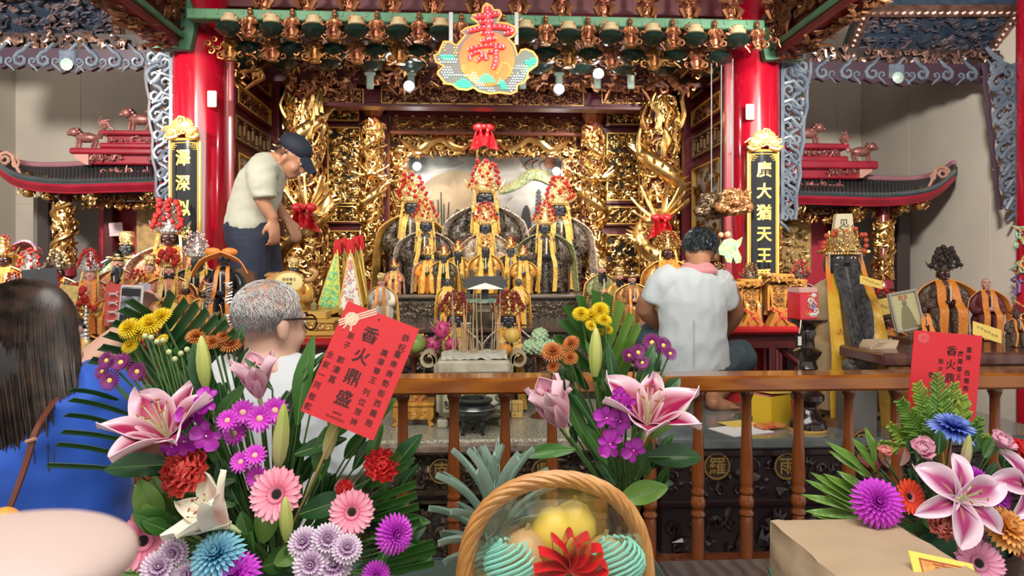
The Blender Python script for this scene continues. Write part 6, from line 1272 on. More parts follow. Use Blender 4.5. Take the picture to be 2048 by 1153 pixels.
# ================================================================ people
SKIN = mat('tan skin', (.50, .25, .15), .5, 0, (.46, .215, .125), 9, sub=.12); SKINP = mat('light skin', (.62, .37, .27), .5, 0, (.58, .33, .24), 9, sub=.12); SKIND = mat('brown skin', (.42, .20, .11), .5, 0, (.37, .165, .09), 9, sub=.1)
def hframe(c, fwd, up=(0, 0, 1)):
    f = V(fwd).normalized(); r = f.cross(V(up)).normalized(); u = r.cross(f); return basis(r, f, u, c)
def head_mesh(m, H, s=1.0):
    "skull, jaw, nose, lips, ears and brow; local x right, y forward, z up, centre at the ear line"
    B = lambda c, r: m.ball([q*s for q in c], [q*s for q in r], 14, 10, 0, H)
    B((0, -.012, .035), (.076, .094, .085)); B((0, .03, -.03), (.062, .062, .07)); B((0, .052, -.075), (.036, .036, .034)); B((0, .07, .02), (.05, .022, .03))
    for a in (-1, 1): B((a*.077, -.008, -.012), (.010, .021, .034)); B((a*.035, .06, -.03), (.026, .028, .026)); B((a*.03, .078, .028), (.026, .014, .009))
    m.tube([[q*s for q in p] for p in ((0, .083, .018), (0, .106, -.022), (0, .09, -.036))], [.009*s, .016*s, .010*s], 8, 0, H); B((0, .084, -.058), (.024, .012, .007)); B((0, .082, -.068), (.020, .012, .007))
def face_bits(H, par, s=1.0):
    m = MB()
    for a in (-1, 1): m.ball((a*.031*s, .083*s, .012*s), (.013*s, .008*s, .007*s), 9, 6, 0, H); m.ball((a*.031*s, .090*s, .012*s), .005*s, 8, 6, 1, H); m.tube([(a*.015*s, .092*s, .033*s), (a*.033*s, .093*s, .037*s), (a*.052*s, .08*s, .032*s)], .004*s, 5, 1, H)
    return m.build('eyes', [mat('eye white', (.8, .78, .7), .3), mat('pupil black', (.004, .004, .004), .3)], par)
def hand_mesh(m, wr, d, pn, s=1.0, curl=.5, side=1, spread=1.0):
    "palm, four unequal bent fingers and a thumb; d along the hand, pn palm normal"
    d = V(d).normalized(); pn = V(pn); pn = (pn-d*pn.dot(d)).normalized(); x = d.cross(pn)*side; H = basis(x, d, pn, wr)
    m.ball((0, .05*s, 0), (.040*s, .052*s, .016*s), 12, 9, 0, H); m.ball((0, .01*s, 0), (.028*s, .03*s, .019*s), 10, 8, 0, H)
    for i, (fx, L) in enumerate(((-.030, .066), (-.010, .078), (.010, .074), (.029, .058))):
        p = V((fx*s, .092*s, 0)); a = 0; pts = [p-V((0, .03*s, 0)), p]
        for k, f in enumerate((.45, .32, .23)):
            a += curl*(.7+.25*k); p = p+V((fx*.25*spread*s/3, cos(a)*L*f*s, sin(a)*L*f*s)); pts.append(p)
        m.tube(pts, [.0095*s, .0095*s, .0088*s, .008*s, .0062*s], 8, 0, H)
    m.tube([(-.026*s, .02*s, .004*s), (-.050*s, .045*s, .014*s), (-.056*s, .072*s, .026*s), (-.048*s, .094*s, .036*s)], [.014*s, .0125*s, .0105*s, .008*s], 8, 0, H)
def crease(o, amp, f, seed=0, lift=None):
    for v in o.data.vertices:
        p = v.co; q = V((p.x*f[0], p.y*f[1], p.z*f[2]+seed)); n = noise.noise(q)+.5*noise.noise(q*2.1); n = -abs(n)+.3
        v.co = p+v.normal*amp*n
    o.data.update()
def strands(par, H, n, pick, mt, r=.0012, seed=1, name='hair', base=None, bm=None, seg=3):
    rg = random.Random(seed); m = MB()
    if base: base(m)
    for _ in range(n):
        q = pick(rg)
        if q: m.tube(q, [r*(1-.6*i/(len(q)-1)) for i in range(len(q))], 3, 1 if base else 0, H, cap=False)
    return m.build(name, [bm, mt] if base else mt, par)
def limb(m, pts, rs, **k): m.tube(bez(pts, 4), [rs[min(int(i/4), len(rs)-2)]+(rs[min(int(i/4), len(rs)-2)+1]-rs[min(int(i/4), len(rs)-2)])*((i % 4)/4 if i < 4*(len(rs)-1) else 1) for i in range(4*(len(pts)-1)+1)], 14, 0, None, **k)
# ---- the stooping man in the cap
D = 4.05; pp = lambda x, y, d=0: P(x, y, D+d)
ST2 = thing('standing_step', 'dark wooden step the stooping man stands on', 'step', (XP(530, D), D, 0)); m = MB(); m.box((0, 0, .46), (.62, .42, .92), 0, None, .01); m.build('step', REDD, ST2, False)
J = dict(neck=pp(550, 320), chest=pp(522, 368), belly=pp(505, 430), hip=pp(508, 482))
fl = .92
o = thing('person', 'man in navy cap and pale polo shirt stooping at the left of the altar', 'person', (J['hip'].x, D, fl), world=True)
H = hframe(pp(582, 318), (.80, -.10, -.58)); m = MB(); head_mesh(m, H, .98)
limb(m, [pp(570, 332), J['neck'], J['chest']], [.05, .056, .09]); m.tube([J['neck'], J['chest'], J['belly'], J['hip']], [.08, .12, .115, .12], 16, 0, None, 1.25, up=V((0, 1, 0)))
limb(m, [pp(518, 338, -.17), pp(520, 390, -.2), pp(548, 440, -.18)], [.05, .044, .030]); hand_mesh(m, pp(548, 440, -.18), (.05, 0, -1), (-.6, .5, 0), 1, .45, 1)
limb(m, [pp(525, 340, .17), pp(545, 400, .2), pp(575, 440, .12)], [.05, .042, .030]); hand_mesh(m, pp(575, 440, .12), (.5, -.2, -.8), (-.5, .5, 0), 1, .5, -1)
for s in (-1, 1): limb(m, [J['hip']+V((0, s*.09, 0)), V((J['hip'].x+.02+.04*s, D+s*.10, 1.36)), V((J['hip'].x-.01, D+s*.10, fl+.07)), V((J['hip'].x+.1, D+s*.11, fl+.035))], [.085, .058, .045, .035])
fuse(m, .010, 5, 'body', SKIN, o); face_bits(H, o, .98)
m = MB(); m.tube([pp(553, 318), pp(545, 326), pp(521, 370), pp(503, 425), pp(499, 462)], [.058, .10, .135, .132, .14], 18, 0, None, 1.2, up=V((0, 1, 0)))
for s in (-1, 1): limb(m, [pp(528, 338, s*.10), pp(522, 352, s*.19), pp(530 if s < 0 else 538, 398, s*.205)], [.09, .082, .066])
sh = fuse(m, .011, 5, 'polo_shirt', mat('pale cream polo knit', (.53, .54, .45), .8, 0, (.49, .50, .41), 5, .15, 180, sheen=.2), o); crease(sh, .012, (7, 4, 11))
m = MB(); m.tube([pp(546, 322), pp(560, 318), pp(556, 330)], [.03, .05, .03], 10); m.tube([pp(548, 324, -.04+.0), pp(563, 331, -.05)], [.03, .012], 8); fuse(m, .007, 3, 'collar', MT['pale cream polo knit'], o)
m = MB(); m.tube([pp(496, 440), pp(506, 484)], [.138, .148], 16, 0, None, 1.15, up=V((0, 1, 0)))
for s in (-1, 1): limb(m, [J['hip']+V((.0, s*.075, .02)), V((J['hip'].x+.035+.03*s, D+s*.095, 1.40)), V((J['hip'].x, D+s*.10, fl+.06))], [.118, .098, .075])
tr = fuse(m, .011, 5, 'trousers', mat('navy trousers', (.022, .032, .062), .8, 0, (.016, .022, .045), 8), o); crease(tr, .010, (8, 8, 5), 4)
m = MB(); m.ball((0, -.014, .075), (.086, .106, .072), 20, 12, 0, H); m.grid(lambda u, v: ((u-.5)*.15*(1-.45*v*v*1.0), .075+.10*v-.03*abs(u-.5)*v, .075-.05*v-.5*(u-.5)**2*.3), 10, 8, 0, H, th=.006); m.ball((0, -.014, .148), .008, 8, 6, 0, H); m.build('cap', mat('navy cap cloth', (.012, .016, .035), .75), o)
strands(o, H, 260, lambda rg: (lambda a, z: [(.078*cos(a), -.014+.096*sin(a), z), (.081*cos(a), -.014+.10*sin(a), z-.018)])(rg.uniform(pi*.95, 2.05*pi), rg.uniform(.0, .055)), mat('dark grey hair', (.03, .03, .03), .5), .0016, 3)
# ---- the man kneeling in a white shirt, seen from behind
D = 3.38; pp = lambda x, y, d=0: P(x, y, D+d)
o = thing('person', 'man in white shirt and blue grey shorts sitting on the marble platform', 'person', (XP(1388, D), D, 1.04), world=True)
H = hframe(pp(1400, 507, .06), (-.12, .95, -.30)); m = MB(); head_mesh(m, H, .98); limb(m, [pp(1399, 518, .03), pp(1395, 540, -.01), pp(1390, 570, -.03)], [.056, .058, .09])
m.tube([pp(1394, 548), pp(1388, 600, -.03), pp(1390, 670, -.04), pp(1392, 735, 0)], [.10, .155, .15, .16], 16, 0, None, .62, up=V((0, 1, 0)))
limb(m, [pp(1328, 560, -.02), pp(1289, 618, .02), pp(1335, 655, .16)], [.058, .048, .034]); hand_mesh(m, pp(1335, 655, .16), (.5, .7, -.3), (.2, .3, 1), 1, .5, 1)
limb(m, [pp(1445, 560, -.02), pp(1470, 625, .06), pp(1440, 672, .2)], [.058, .046, .034]); hand_mesh(m, pp(1440, 672, .2), (-.5, .7, -.3), (.2, .3, 1), 1, .5, -1)
limb(m, [pp(1420, 735, .02), pp(1490, 712, .16), pp(1445, 775, -.02), pp(1424, 797, -.16), ], [.09, .062, .048, .036])
f0 = pp(1424, 797, -.16); m.ball((f0.x, f0.y-.01, 1.075), (.034, .045, .036), 10, 8); limb(m, [V((f0.x, f0.y, 1.07)), V((f0.x+.05, f0.y-.01, 1.062)), V((f0.x+.11, f0.y-.0, 1.052))], [.036, .032, .018])
for k in range(5): m.tube([V((f0.x+.09, f0.y-.03+.014*k, 1.055)), V((f0.x+.128-.006*k, f0.y-.032+.015*k, 1.052))], [.011, .009], 7)
limb(m, [pp(1360, 735, .02), pp(1290, 665, .22), pp(1300, 760, .30)], [.09, .066, .045]); g0 = pp(1300, 760, .30); limb(m, [g0, V((g0.x, g0.y, 1.08)), V((g0.x-.06, g0.y+.1, 1.06))], [.045, .038, .024])
fuse(m, .009, 5, 'body', SKIND, o); face_bits(H, o, .98)
m = MB(); m.tube([pp(1394, 543, -.01), pp(1391, 556, -.02), pp(1384, 610, -.04), pp(1386, 680, -.05), pp(1392, 738, -.02)], [.075, .145, .172, .168, .178], 20, 0, None, .66, up=V((0, 1, 0)))
limb(m, [pp(1350, 556, -.02), pp(1322, 572, -.02), pp(1304, 605, .0)], [.08, .078, .07]); limb(m, [pp(1430, 556, -.02), pp(1444, 580, 0), pp(1452, 612, .03)], [.08, .074, .066])
sh = fuse(m, .010, 5, 'shirt', mat('white cotton shirt', (.60, .66, .69), .75, 0, (.56, .62, .65), 4, .1, 120, sheen=.2), o); crease(sh, .016, (10, 6, 6), 9)
m = MB(); m.tube([pp(1395, 533, -.01)+V((.066*cos(a*.25), .055*sin(a*.25), .006*sin(a))) for a in range(26)], .016, 8); m.tube([pp(1395, 541, -.01)+V((.085*cos(a*.25), .062*sin(a*.25), -.004)) for a in range(26)], .018, 8); fuse(m, .007, 3, 'pink_collar', mat('pink collar cloth', (.66, .27, .28), .7), o)
m = MB(); m.tube([pp(1388, 640, -.165), pp(1388, 735, -.16)], .002, 4); m.build('back_seam', mat('seam thread', (.5, .54, .56), .8), o)
m = MB(); m.tube([pp(1392, 715), pp(1392, 748)], [.165, .16], 16, 0, None, .75, up=V((0, 1, 0))); limb(m, [pp(1415, 738), pp(1455, 722, .08), pp(1488, 713, .14)], [.11, .10, .092]); limb(m, [pp(1365, 735), pp(1320, 695, .12), pp(1292, 668, .21)], [.11, .095, .085])
tr = fuse(m, .010, 5, 'shorts', mat('blue grey shorts', (.065, .10, .125), .75, 0, (.05, .08, .10), 8), o); crease(tr, .010, (9, 9, 9), 2)
def short_pick(rg):
    a = rg.uniform(0, 2*pi); t = rg.uniform(-.40, 1.5)
    if sin(a) > .4 and t < .5: return None
    k = 1 if t > .1 else .3; j = rg.uniform(-.3, .3); l = rg.uniform(.2, .42); S_ = lambda a, t, k: V((.0775*k*cos(a)*cos(t), -.012+.096*k*sin(a)*cos(t), .036+.0865*k*sin(t)))
    return [S_(a, t, 1.0), S_(a+j*.4, t-l*.35, 1.04+.07*k), S_(a+j, t-l, 1.05+.10*k)]
HB_ = mat('blue black hair', (.010, .014, .018), .3, 0, (.05, .07, .085), 60)
def hb(m): m.ball((0, -.016, .046), (.081, .097, .086), 16, 10, 0, H)
strands(o, H, 1500, short_pick, HB_, .0022, 5, base=hb, bm=mat('black scalp hair', (.008, .009, .011), .45))
# ---- the white haired old man with glasses
D = 1.98; pp = lambda x, y, d=0: P(x, y, D+d)
o = thing('person', 'old man with short white hair, glasses and white shirt standing at the balustrade', 'person', (XP(540, D), D, 0), world=True)
H = hframe(pp(541, 651), (.66, .75, -.06)); m = MB(); head_mesh(m, H, 1.03); limb(m, [pp(538, 665), pp(535, 700), pp(538, 740)], [.062, .064, .10])
m.tube([pp(540, 728), pp(545, 790), V((pp(545, 0).x, D, 1.2)), V((pp(545, 0).x, D, .95)), V((pp(545, 0).x, D, .86))], [.10, .17, .155, .16, .16], 16, 0, None, .64, up=V((.25, 1, 0)))
bx = pp(545, 0).x
for s in (-1, 1): limb(m, [V((bx+s*.17, D-s*.03, 1.36)), V((bx+s*.22, D-s*.02, 1.10)), V((bx+s*.17, D+.12, .93))], [.056, .046, .032]); hand_mesh(m, V((bx+s*.17, D+.12, .93)), (-s*.3, .8, -.2), (0, .2, 1), 1, .5, -s); limb(m, [V((bx+s*.085, D, .86)), V((bx+s*.09, D+.01, .48)), V((bx+s*.09, D, .08))], [.09, .06, .045]); limb(m, [V((bx+s*.09, D-.03, .05)), V((bx+s*.1, D+.15, .035))], [.045, .035])
fuse(m, .008, 5, 'body', SKINP, o); face_bits(H, o, 1.03)
m = MB(); m.tube([pp(538, 715), pp(540, 730), pp(545, 790), V((bx, D, 1.2)), V((bx, D, .86))], [.088, .115, .185, .175, .185], 20, 0, None, .68, up=V((.25, 1, 0)))
for s in (-1, 1): limb(m, [V((bx+s*.10, D, 1.40)), V((bx+s*.19, D-s*.02, 1.34)), V((bx+s*.235, D-s*.02, 1.14))], [.085, .08, .072])
sh = fuse(m, .009, 5, 'shirt', mat('white jersey shirt', (.62, .65, .67), .8, 0, (.58, .61, .63), 4), o); crease(sh, .011, (8, 6, 7), 3)
m = MB(); 
for s in (-1, 1): limb(m, [V((bx+s*.085, D, .90)), V((bx+s*.095, D, .5)), V((bx+s*.09, D, .06))], [.115, .09, .075])
fuse(m, .012, 4, 'trousers', mat('grey trousers', (.08, .08, .085), .8), o)
def scalp(a, t, k, s=1.03): return V((.0775*s*k*cos(a)*cos(t), -.012*s+.096*s*k*sin(a)*cos(t), .036*s+.0865*s*k*sin(t)))
def old_pick(lo, hi):
    def f(rg):
        a = rg.uniform(0, 2*pi); t = rg.uniform(lo, hi)
        if sin(a) > .35 and t < .62 and abs(cos(a)) < .75: return None
        if sin(a) > -.1 and t < -.12: return None
        b = V((0, -.25, 1)).normalized().dot(V((cos(a)*cos(t), sin(a)*cos(t), sin(t))))
        if b > .84 and rg.random() < .80: return None
        j = rg.uniform(-.22, .22); l = rg.uniform(.10, .24)
        return [scalp(a, t, 1.0), scalp(a+j*.5, t-l*.4, 1.045), scalp(a+j, t-l, 1.06)]
    return f
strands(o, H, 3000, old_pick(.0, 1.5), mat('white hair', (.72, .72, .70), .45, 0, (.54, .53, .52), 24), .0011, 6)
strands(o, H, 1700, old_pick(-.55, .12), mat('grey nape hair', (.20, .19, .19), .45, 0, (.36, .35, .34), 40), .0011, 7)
m = MB()
for s in (-1, 1): m.tube([(s*.08, -.012, .018), (s*.084, .04, .022), (s*.075, .1, .022)], .0028, 6, 0, H); m.tube([(s*.036+.030*cos(a*.3), .108, .010+.022*sin(a*.3)) for a in range(22)], .0028, 6, 0, H)
m.tube([(-.008, .112, .014), (.008, .112, .014)], .0025, 6, 0, H); g = thing('eyeglasses', 'dark framed glasses worn by the white haired old man', 'glasses', H.translation, world=True); m.build('frame', mat('dark brown spectacle frame', (.03, .010, .008), .25), g)
m = MB()
for s in (-1, 1): m.lathe([(.030, 0), (.030, .0015)], 20, 0, H @ MX.Translation((s*.036, .108, .010)) @ MX.Rotation(-pi/2, 4, 'X') @ MX.Scale(.75, 4, V((0, 1, 0))))
m.build('lens', mat('clear lens', (.9, .95, .95), .03, trans=1), g)
# ---- the woman in blue with long hair, photographing
D = 1.5; pp = lambda x, y, d=0: P(x, y, D+d)
hx = pp(62, 0).x
o = thing('person', 'woman with long dark hair and bright blue top raising a phone, back to the camera', 'person', (hx, D, 0), world=True)
H = hframe(pp(68, 688, .02), (.22, .97, -.02)); m = MB(); head_mesh(m, H, 1.0); limb(m, [pp(62, 700), pp(60, 745), pp(60, 790)], [.052, .052, .08])
m.tube([pp(60, 772), pp(62, 840), pp(62, 960), V((hx, D, 1.0)), V((hx, D, .86))], [.09, .155, .14, .14, .16], 16, 0, None, .62, up=V((0, 1, 0)))
e = pp(205, 800, .06); el = pp(150, 762, .32); wr = pp(246, 662, .47)
limb(m, [pp(170, 795), e, pp(160, 775, .26), ], [.05, .048, .045]); limb(m, [pp(185, 790, .1), pp(150, 772, .30), pp(195, 715, .40), wr], [.05, .045, .042, .027]); hand_mesh(m, wr, (.35, .25, .9), (.75, -.4, -.3), .98, .8, 1)
limb(m, [pp(-60, 795), pp(-60, 900, .08), pp(60, 900, .26)], [.05, .045, .03]); hand_mesh(m, pp(60, 900, .26), (.8, .4, .3), (0, .5, 1), .95, .5, -1)
for s in (-1, 1): limb(m, [V((hx+s*.08, D, .88)), V((hx+s*.08, D+.01, .48)), V((hx+s*.08, D, .08))], [.095, .058, .042]); limb(m, [V((hx+s*.08, D-.03, .05)), V((hx+s*.09, D+.14, .035))], [.042, .032])
fuse(m, .008, 5, 'body', SKINP, o); face_bits(H, o, 1.0)
m = MB(); m.tube([pp(62, 775), pp(66, 800), pp(68, 860), pp(72, 960), V((hx+.015, D, 1.0)), V((hx, D, .84))], [.085, .155, .185, .185, .19, .2], 20, 0, None, .66, up=V((0, 1, 0)))
limb(m, [pp(130, 808), pp(182, 808, .05), pp(196, 815, .14), pp(176, 790, .24)], [.09, .10, .10, .085]); limb(m, [pp(-30, 800), pp(-75, 830), pp(-70, 880, .05)], [.085, .08, .07])
sh = fuse(m, .008, 5, 'blue_top', mat('bright blue cloth', (.008, .085, .50), .7, 0, (.006, .07, .43), 5, sheen=.25), o); crease(sh, .030, (5, 4, 7), 12)
m = MB(); m.tube([V((hx, D, .9)), V((hx, D, .82))], [.17, .17], 16, 0, None, .75, up=V((0, 1, 0)))
for s in (-1, 1): limb(m, [V((hx+s*.08, D, .88)), V((hx+s*.085, D, .5)), V((hx+s*.08, D, .06))], [.115, .08, .06])
fuse(m, .012, 4, 'trousers', mat('dark denim', (.02, .025, .045), .8), o)
m = MB(); m.ball((0, -.016, .044), (.086, .104, .092), 20, 14, 0, H)
for i in range(13):
    a = -3.25+i*.265; m.tube(bez([H @ V((.06*cos(a), -.02+.07*sin(a), .05)), H @ V((.082*cos(a), -.03+.092*sin(a), -.06)), H @ V((.098*cos(a), -.045+.07*sin(a), -.18)), H @ V((.090*cos(a), -.05+.045*sin(a), -.29))], 5), [.028]*6+[.024]*5+[.020]*4+[.010], 8)
fuse(m, .009, 8, 'hair', mat('dark hair mass', (.010, .008, .009), .4), o)
def long_pick(rg):
    a = rg.uniform(-3.35, .35); k = rg.uniform(.98, 1.12); l = rg.uniform(.27, .37)
    r0 = .088*k; t = rg.uniform(.1, 1.45); top = V((.088*cos(a)*cos(t), -.016+.106*sin(a)*cos(t), .045+.094*sin(t)))
    if sin(a) > -.12 and abs(cos(a)) < .7: return None
    o_ = rg.uniform(-.012, .012)
    return bez([top, V((.089*cos(a)*cos(t*.5), -.016+.107*sin(a)*cos(t*.5), .045+.095*sin(t*.5))), (r0*1.06*cos(a), -.02+r0*1.16*sin(a), -.01), (.118*k*cos(a)+o_, -.045+.085*k*sin(a), -.12), (.112*k*cos(a)+o_*2, -.06+.05*k*sin(a), -l*.75), (.10*k*cos(a)+o_*2.5, -.055+.035*k*sin(a), -l)], 3)
LH = mat('long dark brown hair', (.016, .011, .010), .34, 0, (.06, .036, .026), 30)
strands(o, H, 2200, long_pick, LH, .0021, 8, name='hair_strands')
# phone and bag strap
ph = P(262, 610, 1.93); q = thing('mobile_phone', 'phone in a pale case held up by the woman in blue', 'phone', ph, world=True); T = face_cam(ph, R(4), -.08, R(-3)); m = MB(); m.box((0, 0, 0), (.060, .108, .010), 0, T, .004); m.build('case', mat('grey phone case', (.50, .47, .43), .35), q)
m = MB(); m.box((0, 0, .0055), (.050, .096, .002), 0, T, .0008); scr = m.build('screen', mat('dark lit screen', (.05, .055, .065), .15, 0, (.30, .30, .32), 55, emit=.0), q, False); m = MB(); m.box((0, .034, .007), (.048, .02, .001), 0, T); m.box((0, -.036, .007), (.048, .016, .001), 0, T); m.build('menu_bars', mat('black screen', (.006, .006, .008), .15), scr, False)
bp = bez([pp(-70, 800, -.02), pp(20, 830, -.155), pp(72, 850, -.155)][::-1] if 0 else [pp(110, 800, -.10), pp(74, 858, -.148), pp(48, 940, -.150), pp(14, 1030, -.150), pp(-30, 1130, -.14)], 6)
q = thing('bag_strap', 'brown leather bag strap across the back of the woman in blue', 'strap', bp[-1], world=True); m = MB(); m.ribbon(bp, .018, V((.8, -.15, .5)), .004); s_ = m.build('strap', mat('brown leather', (.16, .045, .025), .4), q)
m = MB(); m.tube([bp[8]+V((-.009, -.004, 0)), bp[8]+V((.009, -.004, .006))], .004, 8); m.build('strap_keeper', mat('pale worn leather', (.45, .22, .15), .4), s_)
# low table behind her
o = thing('low_side_table', 'low dark table at the left carrying the gold hatted statue, behind the woman in blue', 'table', (XP(140, 2.8), 2.8, 0)); m = MB(); m.box((0, 0, 1.03), (1.3, .66, .04), 0, None, .008); m.build('tabletop', WT, o)
for sx in (-1, 1):
    for sy in (-1, 1): m = MB(); m.box((sx*.58, sy*.27, .505), (.06, .06, 1.01)); m.build('leg', WT, o, False)
m = MB(); m.box((0, -.3, .93), (1.2, .03, .12)); carve(m, 1.1, .1, face_cam((0, -.318, .93)), .04, 5, 0, .5, 1); m.build('carved_apron', GOLDD, o)
# ================================================================ near tables
TZ = .93
def slabtable(name, lb, x0, x1, y0, y1, mt, drop=0):
    o = thing(name, lb, 'table', ((x0+x1)/2, (y0+y1)/2, 0), world=True); m = MB(); m.box(((x0+x1)/2, (y0+y1)/2, TZ-.02), (x1-x0, y1-y0, .04), 0, None, .008); m.build('tabletop', mt, o)
    for x in (x0+.05, x1-.05):
        for y in (y0+.05, y1-.05): m = MB(); m.box((x, y, (TZ-.04)/2), (.05, .05, TZ-.04)); m.build('leg', VARND, o, False)
    if drop: m = MB(); m.box(((x0+x1)/2, y1+.003, TZ-drop/2), (x1-x0, .006, drop)); m.build('cloth_drop', mt, o, False)
slabtable('green_cloth_table', 'table with dark green cloth under the flowers, in front of the balustrade', -.70, XP(1306, 1.84), .85, 1.84, mat('dark green baize', (.008, .045, .028), .85, 0, (.006, .036, .022), 30, sheen=.3), .2)
slabtable('dark_wood_table', 'dark worn wooden table under the brown paper parcel', XP(1309, 1.82), 1.75, .85, 1.80, mat('worn grey brown wood', (.10, .075, .07), .4, 0, (.06, .042, .04), 7, wood=True))
# ================================================================ flower kinds (local: facing +Z, unit about 1 across)
GRN1 = mat('leaf green', (.045, .15, .022), .42, 0, (.03, .11, .015), 14); GRN2 = mat('dark leaf green', (.012, .06, .016), .38, 0, (.02, .085, .02), 10); GRN3 = mat('fresh leaf green', (.15, .30, .04), .42, 0, (.10, .23, .03), 12); STEM = mat('stem green', (.09, .19, .05), .5); LIME = mat('yellow green conifer', (.30, .42, .05), .6, 0, (.18, .32, .04), 20)
def petal(m, L, W, e0, e1, az=0, nu=4, nv=7, mi=0, r0=0, z0=0, cup=.15, pk=.55, ruf=0, tip=1.0, th=0, seed=0):
    ca, sa = cos(az), sin(az); pr = [r0]; pz = [z0]
    for j in range(nv): a = e0+(e1-e0)*(j+.5)/nv; pr.append(pr[-1]+cos(a)*L/nv); pz.append(pz[-1]+sin(a)*L/nv)
    def fn(u, v):
        j = round(v*nv); q = v; w_ = W*((q/pk)**.6 if q < pk else max(0, 1-((q-pk)/(1-pk))**(1.5+tip))**.75); w_ = max(w_, W*.05); s = (u-.5)*2; a = e0+(e1-e0)*v
        up = cup*W*s*s+ruf*W*sin(s*5+seed+v*7)*v*abs(s); x = pr[j]-sin(a)*up; z = pz[j]+cos(a)*up; y = s*w_/2
        return (x*ca-y*sa, x*sa+y*ca, z)
    m.grid(fn, nu, nv, mi, None, th=th)
KINDS = {}
def kind(name, parts): KINDS[name] = [(nm, b.build(nm, mt)) for nm, b, mt in parts]; [bpy.data.objects.remove(o) if False else COL.objects.unlink(o) for _, o in KINDS[name]]
def lily(name, mt, open_=1.0):
    parts = []
    for k in range(6):
        m = MB(); out = k % 2; az = k*pi/3; petal(m, .58, .25 if out else .36, R(74-22*open_), R(80-134*open_+rnd(-14, 14)*open_**.5), az, 8, 12, 0, .02, 0, .20, .46, .10, .45, th=.006, seed=k); parts.append(('petal', m, mt))
    m = MB()
    for k in range(6): a = k*pi/3+.4; m.tube(bez([V((0, 0, .05)), V((.05*cos(a), .05*sin(a), .25)), V((.11*cos(a), .11*sin(a), .40))], 4), .006, 5, 0); m.ball((.115*cos(a), .115*sin(a), .405), (.026, .009, .010), 7, 5, 1, None, MX.Rotation(a+pi/2, 3, 'Z'))
    m.tube([(0, 0, .03), (.01, .02, .46)], .008, 6, 0); m.ball((.01, .02, .465), .016, 7, 5, 2); m.lathe([(.012, -.12), (.03, -.02), (.025, .06), (.01, .12)], 10, 0)
    parts.append(('stamens', m, [mat('pale green filament', (.55, .62, .30), .5), mat('rust anther', (.35, .12, .03), .6), mat('plum stigma', (.25, .06, .12), .5)])); kind(name, parts)
PINKL = petal_mat('stargazer petal', (.30, .002, .06), (.84, .62, .70), (.50, .16, .14), .42, 'U', .50, .95); PALEL = petal_mat('pale pink lily petal', (.58, .10, .24), (.80, .52, .60), (.5, .5, .25), .42, 'U', .15, .9); WHL = petal_mat('cream pink lily petal', (.70, .40, .34), (.84, .80, .66), (.6, .6, .3), .42, 'U', .1, .5); VIOL = petal_mat('violet pink lily petal', (.34, .02, .14), (.78, .62, .72), (.45, .35, .15), .42, 'U', .3, .82)
lily('lily', PINKL, .85); lily('half_lily', PALEL, .22); lily('cream_lily', WHL, .38); lily('violet_lily', VIOL, 1.0); lily('shut_lily', PALEL, .12); lily('cup_lily', PINKL, .52)
def bud(name, c1, c2):
    m = MB(); pr = [(0, 0), (.055, .03), (.10, .18), (.125, .38), (.12, .58), (.085, .8), (.04, .95), (.005, 1)]
    m.lathe(pr, 24, 0, lobe=(6, .07)); vs = m.v; m.uv = [(0, p[2]) for p in vs]; kind(name, [('bud', m, petal_mat(name+' skin', c1, c2, None, .45, 'V', .15, .9))])
bud('lily_bud', (.52, .46, .22), (.34, .42, .08)); bud('green_bud', (.36, .46, .10), (.52, .55, .16)); bud('blush_bud', (.56, .44, .34), (.36, .38, .10))
def gerbera(name, c1, c2, cc=(.02, .008, .01)):
    m = MB()
    for k in range(34): petal(m, .40+.03*(k % 2), .12, R(28-10*(k % 2)), R(-2), k*2*pi/34, 3, 6, 0, .09, .02-.012*(k % 2), .12, .65, 0, 2.5)
    m2 = MB()
    for k in range(26): petal(m2, .11, .04, R(50), R(10), k*2*pi/26, 2, 3, 0, .085, .035)
    for k in range(60): a = k*2.4; r_ = .10*math.sqrt(k/60); m2.ball((r_*cos(a), r_*sin(a), .035+.02*(1-k/60)), .011, 5, 4, 1)
    m2.lathe([(0, .02), (.10, .03), (.09, .045), (0, .05)], 16, 1, cap=False); m3 = MB(); m3.lathe([(.012, -.06), (.07, -.03), (.11, .01)], 14, 0)
    kind(name, [('petals', m, petal_mat(name+' ray', c1, c2, None, .5, 'V', .1, .8)), ('center', m2, [mat(name+' inner florets', tuple(.8*x+.08 for x in c1), .6), mat(name+' eye', cc, .7)]), ('calyx', m3, STEM)])
gerbera('gerbera', (.74, .13, .24), (.84, .34, .44)); gerbera('red_gerbera', (.72, .03, .015), (.80, .08, .03)); gerbera('rose_gerbera', (.62, .16, .30), (.72, .30, .46))
def mum(name, c1, c2, rings=8, W=.070, inc=.35, flat=1.0):
    m = MB(); rg = random.Random(len(name))
    for r_ in range(rings):
        f = r_/(rings-1); n = int(9+17*f)
        for k in range(n): petal(m, .16+.28*f, W*(.75+.4*f), R(88-78*f)+rg.uniform(-.1, .1), R(108-(120+60*inc)*f), k*2*pi/n+r_*.7, 2, 5, 0, .02+.05*f, .06-.07*f*flat, .32, .72, 0, 1.5)
    m2 = MB(); m2.lathe([(.012, -.12), (.08, -.08), (.14, -.02)], 12, 0); kind(name, [('petals', m, petal_mat(name+' petal', c1, c2, None, .55, 'V', .3, .95)), ('calyx', m2, STEM)])
